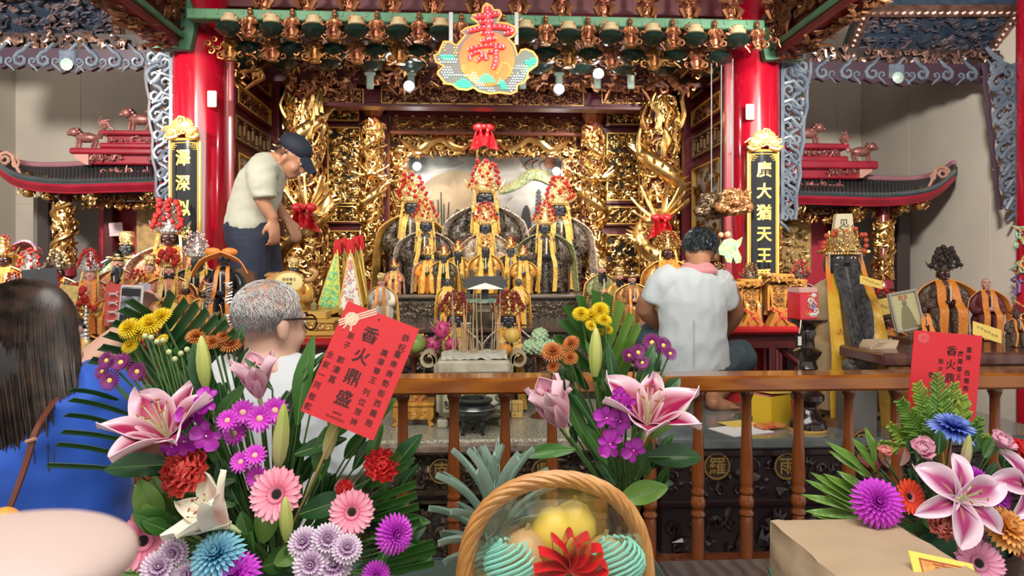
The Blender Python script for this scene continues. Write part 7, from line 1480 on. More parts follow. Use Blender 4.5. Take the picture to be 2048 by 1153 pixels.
mum('blue_mum', (.01, .22, .46), (.36, .70, .80)); mum('magenta_mum', (.52, .0, .54), (.70, .10, .72)); mum('white_mum', (.42, .12, .42), (.82, .76, .82), 5, .10, .2); mum('yellow_mum', (.80, .55, .01), (.84, .68, .03), 7, .060, .1); mum('orange_mum', (.50, .12, .02), (.66, .28, .08), 6, .055, .1); mum('royal_blue_mum', (.012, .03, .40), (.22, .34, .75), 5, .08, .4); mum('apricot_mum', (.80, .34, .05), (.84, .46, .14), 6, .10, .4)
def daisy(name, c1, c2, cc, n=16):
    m = MB()
    for r_ in range(2):
        for k in range(n): petal(m, .42-.06*r_, 1.55/n, R(12+22*r_), R(-8+12*r_), (k+.5*r_)*2*pi/n, 3, 5, 0, .06, .012*r_, .1, .68, 0, 2)
    m2 = MB(); m2.ball((0, 0, .03), (.115, .115, .06), 12, 8); m3 = MB(); m3.lathe([(.01, -.08), (.05, -.04), (.09, .0)], 10); kind(name, [('petals', m, petal_mat(name+' petal', c1, c2, None, .5, 'V', .2, .95)), ('center', m2, mat(name+' disc', cc, .6)), ('calyx', m3, STEM)])
daisy('purple_daisy', (.14, .002, .10), (.20, .008, .15), (.78, .55, .12), 20); daisy('magenta_daisy', (.50, .004, .46), (.60, .05, .56), (.70, .42, .30), 15)
m = MB(); m2 = MB()
for k, (az, L, W) in enumerate(((pi/2, .40, .26), (pi/2+2.25, .40, .24), (pi/2-2.25, .40, .24), (pi/2+1.15, .46, .42), (pi/2-1.15, .46, .42))): petal(m, L, W, R(25), R(-18), az, 5, 7, 0, .02, 0, .12, .6, .05, 2, seed=k)
petal(m2, .26, .20, R(70), R(5), -pi/2, 4, 6, 0, .01, .02, .5, .6, .1); m2.tube([(0, 0, .02), (0, .02, .12)], .03, 7, 1)
kind('orchid', [('petals', m, petal_mat('orchid petal', (.46, .02, .44), (.36, .012, .36), (.70, .4, .66), .45, 'V', .12, .8)), ('lip', m2, [mat('orchid lip', (.42, .02, .38), .4), mat('orchid column', (.8, .62, .8), .4)])])
def ruffle(name, c1, c2, n=5):
    m = MB(); rg = random.Random(n)
    for r_ in range(n):
        f = r_/(n-1); k_ = int(5+7*f)
        for k in range(k_): petal(m, .34+.16*f, .30, R(85-55*f)+rg.uniform(-.15, .15), R(70-80*f), k*2*pi/k_+r_, 7, 5, 0, .01, .05-.05*f, .2, .85, .30, 4, seed=k+r_)
    m2 = MB(); m2.lathe([(.02, -.3), (.08, -.2), (.10, -.02)], 10); kind(name, [('petals', m, petal_mat(name+' petal', c1, c2, None, .55, 'V', .4, 1)), ('calyx', m2, STEM)])
ruffle('carnation', (.55, .010, .015), (.70, .03, .03)); ruffle('coral_carnation', (.72, .12, .08), (.80, .30, .24)); ruffle('cockscomb', (.62, .015, .015), (.78, .10, .08), 6)
def rose(name, c1, c2):
    m = MB(); n = 17
    for k in range(n): f = k/(n-1); petal(m, .30+.16*f, .14+.28*f, R(92-42*f), R(100-85*f**1.3), k*2.4, 5, 6, 0, .005+.045*f, .03-.05*f, .45-.2*f, .72, .02, 3, th=.004, seed=k)
    m2 = MB(); m2.lathe([(.015, -.12), (.06, -.06), (.07, .02)], 10)
    for k in range(5): petal(m2, .22, .07, R(10), R(-40), k*1.257, 2, 4, 0, .05, -.02)
    kind(name, [('petals', m, petal_mat(name+' petal', c1, c2, None, .5, 'V', .3, 1)), ('calyx', m2, STEM)])
rose('pink_rose', (.70, .22, .38), (.80, .46, .58)); rose('mauve_rose', (.62, .24, .44), (.74, .44, .60)); rose('coral_rose', (.60, .05, .06), (.78, .34, .30))
def place_flower(k, lb, cat, px, py, D, fc, size, base=None, group=None, roll=0, sr=.0022):
    p = P(px, py, D); o = thing(k if k.endswith(('y', 'd', 'm', 'e', 'n', 'a', 'b')) else k, lb, cat, p, group=group, world=True); f = V(fc).normalized(); q = f.to_track_quat('Z', 'Y') @ MX.Rotation(roll, 4, 'Z').to_quaternion(); s = S(size, D)
    for nm, proto in KINDS[k]:
        c = proto.copy(); COL.objects.link(c); c.parent = o; c.rotation_mode = 'QUATERNION'; c.rotation_quaternion = q; c.scale = (s,)*3
    if base is not None:
        m = MB(); b = V(base)+V((rnd(-.02, .02), rnd(-.02, .02), 0)); a = p-f*s*.1; mid = a.lerp(b, .5)+V((0, .01, 0))-f*.02; m.tube(bez([a, mid, b], 6), sr, 6); m.build('stem', STEM, o)
    return o
ORD = 'first second third fourth fifth sixth seventh eighth ninth tenth eleventh twelfth'.split()
def flowers(k, desc, cat, L, base, where, fc=(0, -1, .5), D=1.27, size=40):
    L = sorted(L)
    for i, e in enumerate(L):
        px, py = e[:2]; s_ = e[2] if len(e) > 2 else size; f = e[3] if len(e) > 3 else (fc[0]+rnd(-.3, .3), fc[1], fc[2]+rnd(-.2, .3)); n = len(L)
        lb = '%s in the %s' % (desc, where) if n == 1 else ('%s %s from the left in the %s' % (ORD[i], desc, where))
        place_flower(k, lb, cat, px, py, e[4] if len(e) > 4 else D+rnd(-.015, .015), f, s_, base, None if n == 1 else '%ss in the %s' % (desc, where), rnd(0, 6))
# leaf builders
def strip(px0, py0, px1, py1, D0, D1, w, mt, lb, grp, bend=.0, cut=True, name='palm_leaflet'):
    a, b = P(px0, py0, D0), P(px1, py1, D1); o = thing(name, lb, 'leaf', a, group=grp, world=True); d = (b-a); up = V((0, 0, 1)); sd = d.cross(V((0, 1, .35))).normalized(); mid = a.lerp(b, .55)+V((0, 0, bend)); pts = bez([a, mid, b], 6); n = len(pts); m = MB()
    vs = []
    m.grid(lambda u, v: pts[round(v*(n-1))]+sd*((u-.5)*2*w*(.45+.55*min(1, v*4))*(1 if cut else max(.04, (1-v**3))))+V((0, 1, 0))*(-.35*w*abs((u-.5)*2))+(d.normalized()*((u-.5)*w*.9) if cut and v > .99 else V((0, 0, 0))), 4, n-1, 0, None, th=.0012); m.build('blade', mt, o); return o
def leaf(px, py, D, dirv, L, W, mt, lb, grp, nrm=(0, -1, .6), bend=.5, name='leaf', base=None, fold=.2, par=None):
    p = P(px, py, D); o = thing(name, lb, 'leaf', p, group=grp, world=True) if par is None else par; d = V(dirv).normalized(); n0 = V(nrm); n0 = (n0-d*n0.dot(d)).normalized(); s = d.cross(n0)
    def fn(u, v):
        t = (u-.5)*2; w_ = W*max(.03, sin(pi*min(1, v*.93+.05))**.8); a = bend*v; return p+d*(L*v*cos(a*.6))-n0*(L*bend*.35*v*v)+s*(t*w_/2)+n0*(fold*w_*abs(t)+.02*L*sin(v*9+t*3)*abs(t))
    m = MB(); m.grid(fn, 6, 9, 0, None, th=.0010); m.tube([V(fn(.5, v/8))+n0*.0006 for v in range(9)], [.0016*(1-.8*v/8) for v in range(9)], 5, 1); m.build('blade', [mt, mat('pale leaf rib', (.16, .28, .08), .5)], o)
    if base is not None: m = MB(); m.tube(bez([p, p.lerp(V(base), .5)+V((0, .01, -.01)), V(base)], 5), .0018, 6); m.build('stalk', STEM, o)
    return o
def leaves(n, reg, D, L, mt, lb, grp, cx, cy, base, seed, W=.4, name='leaf'):
    rg = random.Random(seed)
    for i in range(n):
        px, py = rg.uniform(reg[0], reg[1]), rg.uniform(reg[2], reg[3]); d = V(((px-cx)/200+rg.uniform(-.5, .5), rg.uniform(-.5, .15), -(py-cy)/200+rg.uniform(-.2, .6))); l = L*rg.uniform(.7, 1.2)
        leaf(px, py, D+rg.uniform(0, .09), d, l, l*W, mt if not isinstance(mt, list) else rg.choice(mt), lb, grp, (rg.uniform(-.5, .5), -1, rg.uniform(.2, 1)), rg.uniform(.2, .8), name, base)
# ================================================================ left bouquet
LBQ = 'left bouquet'; HB = P(540, 1180, 1.33); HB.z = 1.12
o = thing('flower_basket', 'basket pot holding the big left bouquet', 'basket', (HB.x, 1.33, TZ)); m = MB(); m.lathe([(.11, 0), (.12, .01), (.15, .14), (.155, .17), (.14, .17), (.13, .12)], 30); m.build('pot', mat('wicker brown', (.25, .13, .05), .6, 0, (.35, .2, .08), 40, .4, 60), o); m = MB(); m.ball((0, 0, .15), (.13, .13, .07), 16, 10); m.build('floral_foam', mat('wet foam green', (.03, .09, .04), .8), o)
flowers('gerbera', 'pink gerbera with dark eye', 'gerbera', [(555, 990, 108, (-.15, -1, .45), 1.22), (704, 1025, 90, (.1, -1, .35), 1.24), (284, 1082, 112, (.62, -.75, .15), 1.2)], HB, LBQ)
place_flower('cup_lily', 'open pink and white lily over the blue top in the left bouquet', 'lily', 345, 892, 1.24, (-.22, -.55, 1), 232, HB, None, .5, .004)
place_flower('half_lily', 'half open pale pink lily before the old man in the left bouquet', 'lily', 520, 800, 1.27, (-.1, -.25, 1), 165, HB, None, .2, .004)
place_flower('cream_lily', 'half open cream and pink lily pointing left in the left bouquet', 'lily', 462, 1055, 1.2, (-.75, -.45, .75), 205, HB, None, .3, .004)
for k, px, py, sz, fc, lb in (('green_bud', 412, 786, 104, (-.05, -.1, 1), 'tall green lily bud left of the old man, in the left bouquet'), ('lily_bud', 556, 944, 128, (.12, -.1, 1), 'plump lily bud between the magenta daisies and the red card'), ('lily_bud', 650, 928, 92, (.28, -.1, 1), 'lily bud just under the lower edge of the red card'), ('green_bud', 574, 1094, 98, (.02, -.2, 1), 'yellow green lily bud below the pink gerbera')): place_flower(k, lb, 'lily bud', px, py-8, 1.2 if py > 1000 else 1.26, fc, sz*1.02, HB, 'lily buds in the left bouquet', 0, .003)
flowers('yellow_mum', 'yellow chrysanthemum', 'chrysanthemum', [(258, 657, 48), (278, 662, 50), (300, 648, 52), (322, 634, 48), (260, 692, 36), (325, 680, 26)], HB, LBQ, (-.1, -.9, .7), 1.32)
flowers('orange_mum', 'orange chrysanthemum', 'chrysanthemum', [(393, 673, 44), (425, 684, 38), (447, 672, 36), (462, 688, 48)], HB, LBQ, (0, -.7, .8), 1.34)
flowers('purple_daisy', 'purple daisy with yellow center', 'daisy', [(214, 722, 42), (242, 726, 46), (205, 744, 38), (275, 744, 44), (220, 762, 46)], HB, LBQ, (-.3, -1, .35), 1.28)
flowers('magenta_daisy', 'magenta daisy', 'daisy', [(486, 826, 58), (455, 842, 50), (550, 822, 60), (520, 838, 62), (470, 868, 54), (482, 925, 50), (510, 912, 52), (514, 955, 52)], HB, LBQ, (0, -1, .45), 1.24)
flowers('orchid', 'purple orchid', 'orchid', [(385, 834, 72), (415, 802, 62), (372, 884, 70), (414, 872, 70), (345, 895, 44)], HB, LBQ, (.1, -1, .3), 1.23)
place_flower('cockscomb', 'ruffled red cockscomb in the left bouquet', 'cockscomb', 378, 948, 1.24, (-.3, -.8, .5), 105, HB, None, 0)
flowers('carnation', 'red carnation', 'carnation', [(762, 935, 74), (690, 978, 36)], HB, LBQ, (.2, -.8, .7), 1.26)
place_flower('blue_mum', 'bright blue chrysanthemum with pale tips in the left bouquet', 'chrysanthemum', 434, 1112, 1.17, (-.1, -.7, .8), 112, HB)
flowers('magenta_mum', 'magenta chrysanthemum', 'chrysanthemum', [(470, 1150, 104, (-.1, -.7, .8), 1.16), (790, 1070, 84, (.55, -.9, .2), 1.2), (752, 1152, 60, (.2, -1, .3), 1.2)], HB, LBQ)
flowers('white_mum', 'white chrysanthemum with lilac heart', 'chrysanthemum', [(608, 1086, 66), (655, 1080, 66), (694, 1098, 62), (622, 1130, 74), (668, 1132, 74), (346, 1108, 60), (318, 1136, 70), (372, 1150, 54)], HB, LBQ, (0, -.9, .5), 1.17)
G_ = 'palm leaflets of the left bouquet'; LB1 = 'straight cut palm leaflet fanning up behind the yellow flowers, left bouquet'; LB2 = 'thin dark palm leaflet crossing the blue top of the woman'
for x0, y0, x1, y1 in ((322, 640, 346, 586), (325, 668, 374, 602), (335, 690, 396, 610), (345, 704, 416, 622), (352, 724, 436, 636), (366, 740, 456, 646), (382, 760, 472, 664), (312, 636, 258, 600), (300, 642, 244, 618), (296, 660, 226, 646), (286, 690, 214, 668), (282, 710, 202, 694), (284, 735, 182, 720)): strip(x0, y0, x1, y1, 1.36, 1.33, .0085, GRN2, LB1, G_)
for x0, y0, x1, y1 in ((237, 800, 143, 779), (262, 830, 142, 799), (240, 852, 133, 829), (282, 888, 125, 863), (262, 915, 115, 888), (332, 952, 95, 930)): strip(x0, y0, x1, y1, 1.3, 1.24, .0055, GRN2, LB2, 'thin palm leaflets over the blue top', .004)
for x0, y0, x1, y1 in ((735, 960, 800, 908), (740, 975, 815, 928), (745, 1000, 832, 968), (745, 1020, 834, 990), (740, 1040, 838, 1012), (745, 1070, 840, 1042), (765, 1120, 868, 1084), (765, 1132, 872, 1100), (765, 1148, 868, 1126)): strip(x0, y0, x1, y1, 1.28, 1.24, .008, GRN1, 'green palm leaflet fanning right below the red card', 'right hand palm leaflets of the left bouquet')
leaf(350, 930, 1.27, (-1, -.2, .05), .125, .045, GRN2, 'broad dark leaf left of the red cockscomb', None, base=HB)
BL = 'long leaves of the left bouquet'
for px, py, dx, dz, l, w_, mt in ((420, 800, -.2, .8, .11, .04, GRN2), (595, 850, .15, 1, .17, .035, GRN1), (620, 830, .25, 1, .12, .028, GRN1), (640, 960, .1, 1, .10, .035, GRN1), (430, 860, .5, .9, .10, .03, GRN1), (570, 800, .7, .9, .14, .012, GRN2), (470, 960, -1, .1, .12, .05, GRN2), (470, 1010, -1, .35, .11, .04, GRN1), (600, 1030, .9, .35, .11, .045, GRN2), (590, 910, 1, .4, .10, .03, GRN2), (545, 780, -.6, .8, .08, .015, GRN2)): leaf(px, py, 1.27, (dx, -.15, dz), l, w_, mt, 'long glossy leaf among the flowers of the left bouquet', BL, base=HB)
leaves(60, (380, 790, 840, 1150), 1.27, .085, [GRN1, GRN2, GRN2], 'dark green leaf filling the left bouquet', 'filler leaves of the left bouquet', 560, 1150, HB, 3)
leaves(26, (300, 560, 1010, 1150), 1.2, .075, [GRN3, GRN1], 'fresh light green leaf low in the left bouquet', 'fresh leaves of the left bouquet', 460, 1150, HB, 4, .55)
leaves(44, (280, 480, 690, 900), 1.33, .06, [GRN2, GRN1], 'small dark leaf on the mum stems of the left bouquet', 'stem leaves of the left bouquet', 420, 1000, HB, 5, .35)
leaves(16, (700, 800, 900, 1110), 1.25, .075, [GRN1, GRN2], 'narrow leaf under the red carnation', 'narrow leaves below the red carnation', 680, 1100, HB, 6, .3)
for i in range(10): px, py = 290+12*i, 690+rnd(-20, 50); m = MB(); o = thing('flower_bud', 'tiny pale round bud among the stems of the left bouquet', 'flower bud', P(px, py, 1.3), group='tiny buds of the left bouquet', world=True); m.ball(P(px, py, 1.3), .0055, 8, 6); m.build('bud', mat('pale bud', (.50, .55, .28), .5), o); m = MB(); m.tube([P(px, py, 1.3), P(lerp(px, 420, .6), 900, 1.3), HB], .0014, 5); m.build('stem', STEM, o)
# ---- red congratulation cards
def bigcard(lb, corners, D, mt, body, nm='red_card', tilt=0, stick=None):
    A, B, C_, E = [P(x, y, D+d) for x, y, d in corners]    # tl tr br bl
    o = thing(nm, lb, 'card', (C_+E)/2, world=True); ax = (B-A).normalized(); ay = (A-E); ay = (ay-ax*ay.dot(ax)).normalized(); az = ax.cross(ay); w, h = (B-A).length, (A-E).length; T = basis(ax, ay, az, (A+B+C_+E)/4); m = MB(); m.box((0, 0, -.001), (w, h, .002), 0, T); b_ = m.build('sheet', mt, o, False); body(b_, T @ MX.Translation((0, 0, .0001)), w, h)
    if stick is not None: m = MB(); c = T @ V((0, -h*.45, -.005)); m.tube([c+ay*h*.3, c, V(stick)], .0025, 6); m.build('stick', mat('bamboo', (.4, .28, .1), .6), o)
    return o
RC = mat('red card paper', (.60, .022, .030), .5); INK = mat('dark red brown ink', (.055, .006, .006), .6); CRM = mat('cream ribbon print', (.80, .55, .40), .5)
def wcol(m, T, st, x, y0, dy, s, bold=.01):
    for i, ch in enumerate(st): 
        if ch != ' ': m.text(ch, s, T @ MX.Translation((x, y0-dy*i, 0)), 0, .0004, bold)
def cardA(b_, T, w, h):
    m = MB(); q = lambda u, v: ((u-.5)*w, (.5-v)*h)
    for i, ch in enumerate('香火鼎盛'): x, y = q(.445, .21+.19*i); m.text(ch, w*.215, T @ MX.Translation((x, y, 0)), 0, .0004, .02)
    for st, u, v0, dv, s in (('恭祝', .88, .12, .085, .105), ('臺南南勢街西羅殿', .865, .27, .088, .095), ('廣澤尊王', .70, .30, .082, .095), ('列位眾神', .68, .66, .088, .095), ('弟子', .215, .27, .085, .095), ('郭濠菖', .215, .49, .088, .10), ('全家一同', .065, .48, .092, .095), ('敬獻', .065, .86, .085, .095)): x, y = q(u, v0); wcol(m, T, st, x, y, dv*h, s*w)
    x, y = q(.44, .945); m.text('台南花店', w*.032, T @ MX.Translation((x, y+.008, 0)), 0, .0004); m.text('TEL-0932722231', w*.038, T @ MX.Translation((x, y-.001, 0)), 0, .0004); x, y = q(.47, .05); m.ball((x, y, 0), (w*.014, w*.014, .0006), 10, 6, 0, T); m.build('writing', INK, b_, False)
    m = MB(); c = V((*q(.14, .13), .0003))
    for k in range(3): m.box((0, 0, 0), (w*.5, w*.018, .0005), 0, T @ MX.Translation(c+V((.06*w, .05*w, 0))) @ MX.Rotation(R(38), 4, 'Z') @ MX.Translation((0, (k-1)*w*.03, 0)))
    for k in range(11): a = k*2*pi/11; m.tube([(c.x+w*.05*cos(a)+w*.036*cos(t*.5), c.y+w*.05*sin(a)+w*.03*sin(t*.5), .0005) for t in range(13)], w*.008, 4, 0, T, .08, V((0, 0, 1)) if 0 else None)
    for s in (-1, 1): m.tube([(c.x+s*w*.02, c.y-w*.06, .0005), (c.x+s*w*.05, c.y-w*.15, .0005)], w*.014, 4, 0, T)
    m.build('ribbon_print', CRM, b_, False)
bigcard('red card reading 香火鼎盛 with a printed cream bow, standing in the left bouquet', ((683, 606, .02), (826, 662, .0), (768, 866, -.03), (606, 832, -.01)), 1.235, RC, cardA, 'red_card', 0, HB)
def cardB(b_, T, w, h):
    m = MB(); q = lambda u, v: ((u-.5)*w, (.5-v)*h)
    for st, u, v0, dv, s in (('香火鼎盛', .57, .20, .15, .15), ('臺南 西羅殿', .82, .17, .085, .085), ('廣澤尊王', .70, .22, .085, .085), ('弟子', .42, .32, .09, .085), ('敬', .30, .48, .09, .085)): x, y = q(u, v0); wcol(m, T, st, x, y, dv*h, s*w, .015)
    m.build('writing', INK, b_, False); m = MB(); x, y = q(.14, .08)
    for k in range(9): a = k*.7; m.ball((x+w*.05*cos(a), y+w*.05*sin(a), 0), (w*.045, w*.03, .0005), 8, 5, 0, T)
    m.build('faded_bow_print', mat('faded rose print', (.66, .09, .09), .55), b_, False)
RB = P(1900, 1180, 1.5); RB.z = 1.10
bigcard('red card standing behind the fern of the right bouquet', ((1820, 663, 0), (1956, 675, 0), (1958, 846, 0), (1823, 846, 0)), 1.58, mat('bright red card', (.66, .022, .035), .5), cardB, 'red_card', 0, RB)
# ================================================================ brass vase bouquet in the middle
MBQ = 'brass vase bouquet'; vx = XP(1255, 1.5); VB = V((vx, 1.5, 1.17))
o = thing('brass_vase', 'brass vase with dark relief panels and flared mouth, behind the basket handle', 'vase', (vx, 1.5, TZ)); h = ZP(1006, 1.46)-TZ
BR = mat('brass', (.46, .31, .12), .22, 1, (.33, .21, .07), 10); m = MB(); m.lathe([(.035, 0), (.045, .006), (.042, .015), (.024, .03), (.03, .045), (.05, .09), (.052, .12), (.046, .142), (.034, .158), (.030, .166), (.026, .175), (.022, .20), (.024, .225), (.034, h-.012), (.048, h), (.046, h), (.03, h-.015), (.02, .2)], 34, 0, lobe=(8, .02)); m.build('body', BR, o)
for k in range(8):
    a = k*pi/4; T = MX.Translation((.047*cos(a), .047*sin(a), .105)) @ MX.Rotation(a+pi/2, 4, 'Z') @ MX.Rotation(pi/2, 4, 'X'); m = MB(); m.ball((0, 0, 0), (.017, .036, .010), 12, 8, 0, T); carve(m, .022, .05, T @ MX.Translation((0, 0, .008)), .014, k, 0, .5, 1, depth=.0); m.build('dark_relief_panel', mat('blackened brass', (.02, .02, .018), .3, .7), o)
m = MB(); m.tube([(.048*cos(a*.2), .048*sin(a*.2), .146) for a in range(33)], .004, 6); m.build('rib', BR, o)
place_flower('cup_lily', 'wide open pink lily with white margins in the brass vase', 'lily', 1290, 866, 1.38, (.06, -.42, 1), 232, VB, None, .1, .004)
place_flower('shut_lily', 'half closed pink lily leaning left in the brass vase', 'lily', 1130, 858, 1.42, (-.45, -.25, .9), 195, VB, None, .6, .004)
place_flower('half_lily', 'narrow pink lily just above the leaning one in the brass vase', 'lily', 1112, 835, 1.45, (-.1, -.15, 1), 130, VB, None, 1, .003)
place_flower('green_bud', 'tall yellow green lily bud in the middle of the brass vase bouquet', 'lily bud', 1190, 756, 1.42, (.0, -.1, 1), 104, VB, None, 0, .003)
flowers('orchid', 'purple orchid', 'orchid', [(1238, 790, 38), (1252, 812, 56), (1212, 838, 60), (1240, 842, 60), (1222, 888, 66), (1268, 902, 58)], VB, MBQ, (0, -1, .1), 1.35)
flowers('yellow_mum', 'yellow chrysanthemum', 'chrysanthemum', [(1162, 628, 38), (1182, 634, 44), (1200, 622, 42), (1208, 640, 34), (1182, 652, 26), (1216, 660, 22), (1200, 664, 20)], VB, MBQ, (0, -.9, .7), 1.46)
flowers('orange_mum', 'orange chrysanthemum', 'chrysanthemum', [(1106, 704, 52), (1142, 688, 40), (1140, 716, 36), (1106, 734, 30)], VB, MBQ, (-.3, -.8, .6), 1.44)
flowers('purple_daisy', 'purple daisy with yellow center', 'daisy', [(1258, 712, 38), (1276, 706, 42), (1304, 686, 44), (1326, 692, 44), (1284, 726, 36), (1340, 708, 34)], VB, MBQ, (.1, -1, .4), 1.46)
for x0, y0, x1, y1 in ((1195, 720, 1124, 640), (1185, 745, 1112, 672), (1180, 700, 1135, 612), (1185, 690, 1160, 592), (1195, 690, 1192, 582), (1205, 690, 1218, 588), (1212, 705, 1242, 604), (1222, 730, 1262, 628), (1232, 745, 1276, 650), (1235, 770, 1268, 690), (1175, 780, 1118, 705)): strip(x0, y0, x1, y1, 1.52, 1.49, .0105, GRN3 if x1 > 1230 else GRN1, 'straight cut palm leaflet fanning up in the brass vase bouquet', 'palm leaflets of the brass vase bouquet')
VL = 'leaves of the brass vase'
leaf(1150, 900, 1.38, (-1, -.15, .0), .118, .03, GRN1, 'long wavy leaf reaching left across a baluster from the brass vase', None, base=VB); leaf(1295, 915, 1.40, (1, -.15, .06), .118, .052, GRN2, 'broad dark leaf reaching right from the brass vase', None, base=VB); leaf(1240, 1000, 1.38, (1, -.2, .35), .105, .048, GRN3, 'bright rounded leaf over the mouth of the brass vase', None, base=VB)
for px, py, dx, dz, l, w_, mt in ((1180, 900, -.45, 1, .19, .03, GRN1), (1200, 870, -.6, 1, .17, .022, GRN2), (1215, 930, -.5, .9, .12, .03, GRN1), (1265, 860, .5, .9, .14, .022, GRN1), (1300, 880, .8, .75, .12, .018, GRN3), (1230, 800, -.1, 1, .13, .025, GRN2), (1275, 780, .35, 1, .11, .03, GRN2), (1210, 780, -.35, 1, .12, .02, GRN1), (1230, 970, -.5, .8, .08, .03, GRN2), (1270, 960, .4, .9, .09, .03, GRN1), (1330, 790, .4, .5, .05, .03, GRN2)): leaf(px, py, 1.45, (dx, -.1, dz), l, w_, mt, 'upright lance leaf in the brass vase bouquet', VL, base=VB)
leaves(34, (1130, 1330, 730, 980), 1.45, .055, [GRN1, GRN2], 'small leaf filling the brass vase bouquet', 'filler leaves of the brass vase', 1235, 1000, VB, 7, .4)
# ================================================================ right bouquet
RBQ = 'right bouquet'
o = thing('flower_pot', 'dark pot holding the right bouquet behind the paper parcel', 'pot', (RB.x, 1.5, TZ)); m = MB(); m.lathe([(.10, 0), (.11, .01), (.13, .13), (.135, .16), (.12, .16), (.11, .1)], 26); m.build('pot', mat('dark brown pot', (.06, .03, .02), .5), o); m = MB(); m.ball((0, 0, .13), (.115, .115, .06), 14, 9); m.build('floral_foam', MT['wet foam green'], o)
def spray(px, py, tx, ty, D, w, lb, i):
    a, b = P(px, py, D), P(tx, ty, D-.02); o = thing('conifer_spray', lb, 'foliage', a, group='conifer sprays of the right bouquet', world=True); d = (b-a).normalized(); s = d.cross(V((0, 1, .2))).normalized(); L = (b-a).length; m = MB(); m.tube([a, b], [.003, .001], 5); n = 15; rg = random.Random(i)
    for k in range(1, n):
        c = a.lerp(b, k/n)
        for q in (-1, 1):
            l = w*(1-.75*k/n)*rg.uniform(.8, 1.1); e = c+(s*q*.75+d*.75)*l+V((0, -.01*rg.random(), 0)); m.tube([c, e], [.0032, .0012], 4)
            for j in range(2, 7):
                f = c.lerp(e, j/7)
                for z in (-1, 1): m.tube([f, f+(s*(q*.2+z*.55)+d*.8)*l*.24], [.0034, .001], 4)
    m.build('needles', LIME if i % 3 else GRN3, o)
for i, (a, b, c, d_, w_) in enumerate(((1880, 870, 1872, 745, .05), (1865, 870, 1830, 765, .045), (1895, 865, 1905, 765, .045), (1850, 885, 1795, 800, .045), (1915, 870, 1925, 790, .04), (1840, 900, 1775, 850, .04), (1930, 890, 1960, 835, .035), (1830, 905, 1755, 885, .03), (1950, 900, 1968, 870, .03), (1870, 900, 1850, 810, .045), (1890, 890, 1890, 800, .045))): spray(a, b, c, d_, 1.54+.01*(i % 3), w_, 'yellow green conifer spray before the red card of the right bouquet', i)
place_flower('royal_blue_mum', 'royal blue chrysanthemum before the conifer sprays of the right bouquet', 'chrysanthemum', 1906, 858, 1.46, (.15, -.35, 1), 100, RB)
place_flower('violet_lily', 'wide open violet and white lily facing forward in the right bouquet', 'lily', 1912, 1000, 1.34, (-.05, -1, .45), 175, RB, None, .3, .003)
place_flower('violet_lily', 'violet and white lily cut by the right edge of the picture', 'lily', 2046, 975, 1.38, (.2, -1, .5), 150, RB, None, .8, .003)
place_flower('blush_bud', 'pale lily bud below the blue chrysanthemum of the right bouquet', 'lily bud', 1928, 942, 1.40, (.08, -.1, 1), 78, RB)
for k, px, py, sz, fc, lb in (('pink_rose', 1842, 908, 74, (-.2, -.7, .8), 'pink rose below the conifer sprays of the right bouquet'), ('pink_rose', 1996, 894, 72, (.2, -.6, .9), 'pink rose at the upper right of the right bouquet'), ('mauve_rose', 1938, 1060, 76, (0, -.9, .5), 'mauve rose under the violet lily of the right bouquet'), ('coral_rose', 1769, 912, 46, (-.1, -.35, 1), 'small striped red rosebud at the left of the right bouquet')): place_flower(k, lb, 'rose', px, py, 1.40, fc, sz, RB, None, .4)
flowers('magenta_mum', 'magenta chrysanthemum', 'chrysanthemum', [(1756, 1006, 108, (-.3, -.9, .5), 1.36), (1952, 958, 62, (.2, -.8, .8), 1.40), (1992, 992, 78, (.3, -.9, .5), 1.38)], RB, RBQ)
place_flower('red_gerbera', 'red gerbera with black eye in the right bouquet', 'gerbera', 1816, 994, 1.37, (.25, -1, .35), 74, RB)
place_flower('rose_gerbera', 'pink gerbera at the bottom of the right bouquet', 'gerbera', 1956, 1128, 1.32, (-.2, -1, .5), 100, RB)
place_flower('apricot_mum', 'apricot orange chrysanthemum at the lower right edge', 'chrysanthemum', 2012, 1058, 1.33, (.2, -.8, .7), 104, RB)
flowers('coral_carnation', 'coral carnation', 'carnation', [(1880, 1052, 70), (2042, 1092, 62)], RB, RBQ, (0, -.9, .5), 1.35)
place_flower('carnation', 'red carnation at the right edge of the picture', 'carnation', 2044, 905, 1.42, (.2, -.7, .7), 56, RB)
VG = mat('striped fresh leaf', (.14, .30, .05), .4, 0, (.36, .46, .22), 60, stretch=(1, 1, .2), lo=.5, hi=.8)
for i, (x, y, tx, ty) in enumerate(((1740, 950, 1662, 886), (1745, 960, 1668, 905), (1748, 935, 1710, 880), (1752, 930, 1735, 860), (1725, 1010, 1632, 948), (1725, 1015, 1622, 962), (1730, 1000, 1656, 950), (1728, 1025, 1614, 990), (1725, 1030, 1640, 972), (1725, 1035, 1620, 1022), (1722, 1036, 1632, 1030), (1740, 990, 1682, 945), (1755, 945, 1722, 900))):
    a, b = P(x, y, 1.44), P(tx, ty, 1.42); d = b-a; leaf(x, y, 1.44, d, d.length*1.05, .021, VG if i % 2 else GRN3, 'pointed striped leaf spreading left from the right bouquet', 'pointed leaves of the right bouquet', (0, -1, .7), .15, base=RB, name='pointed_leaf')
leaves(8, (1745, 1800, 925, 985), 1.42, .05, mat('dark red leaf', (.12, .012, .012), .45, 0, (.25, .05, .03), 20), 'dark red leaf beside the rosebud of the right bouquet', 'dark red leaves of the right bouquet', 1800, 1000, RB, 9, .5)
leaves(40, (1790, 2048, 900, 1140), 1.42, .06, [GRN1, GRN2, GRN2], 'dark green leaf filling the right bouquet', 'filler leaves of the right bouquet', 1900, 1120, RB, 10, .5)
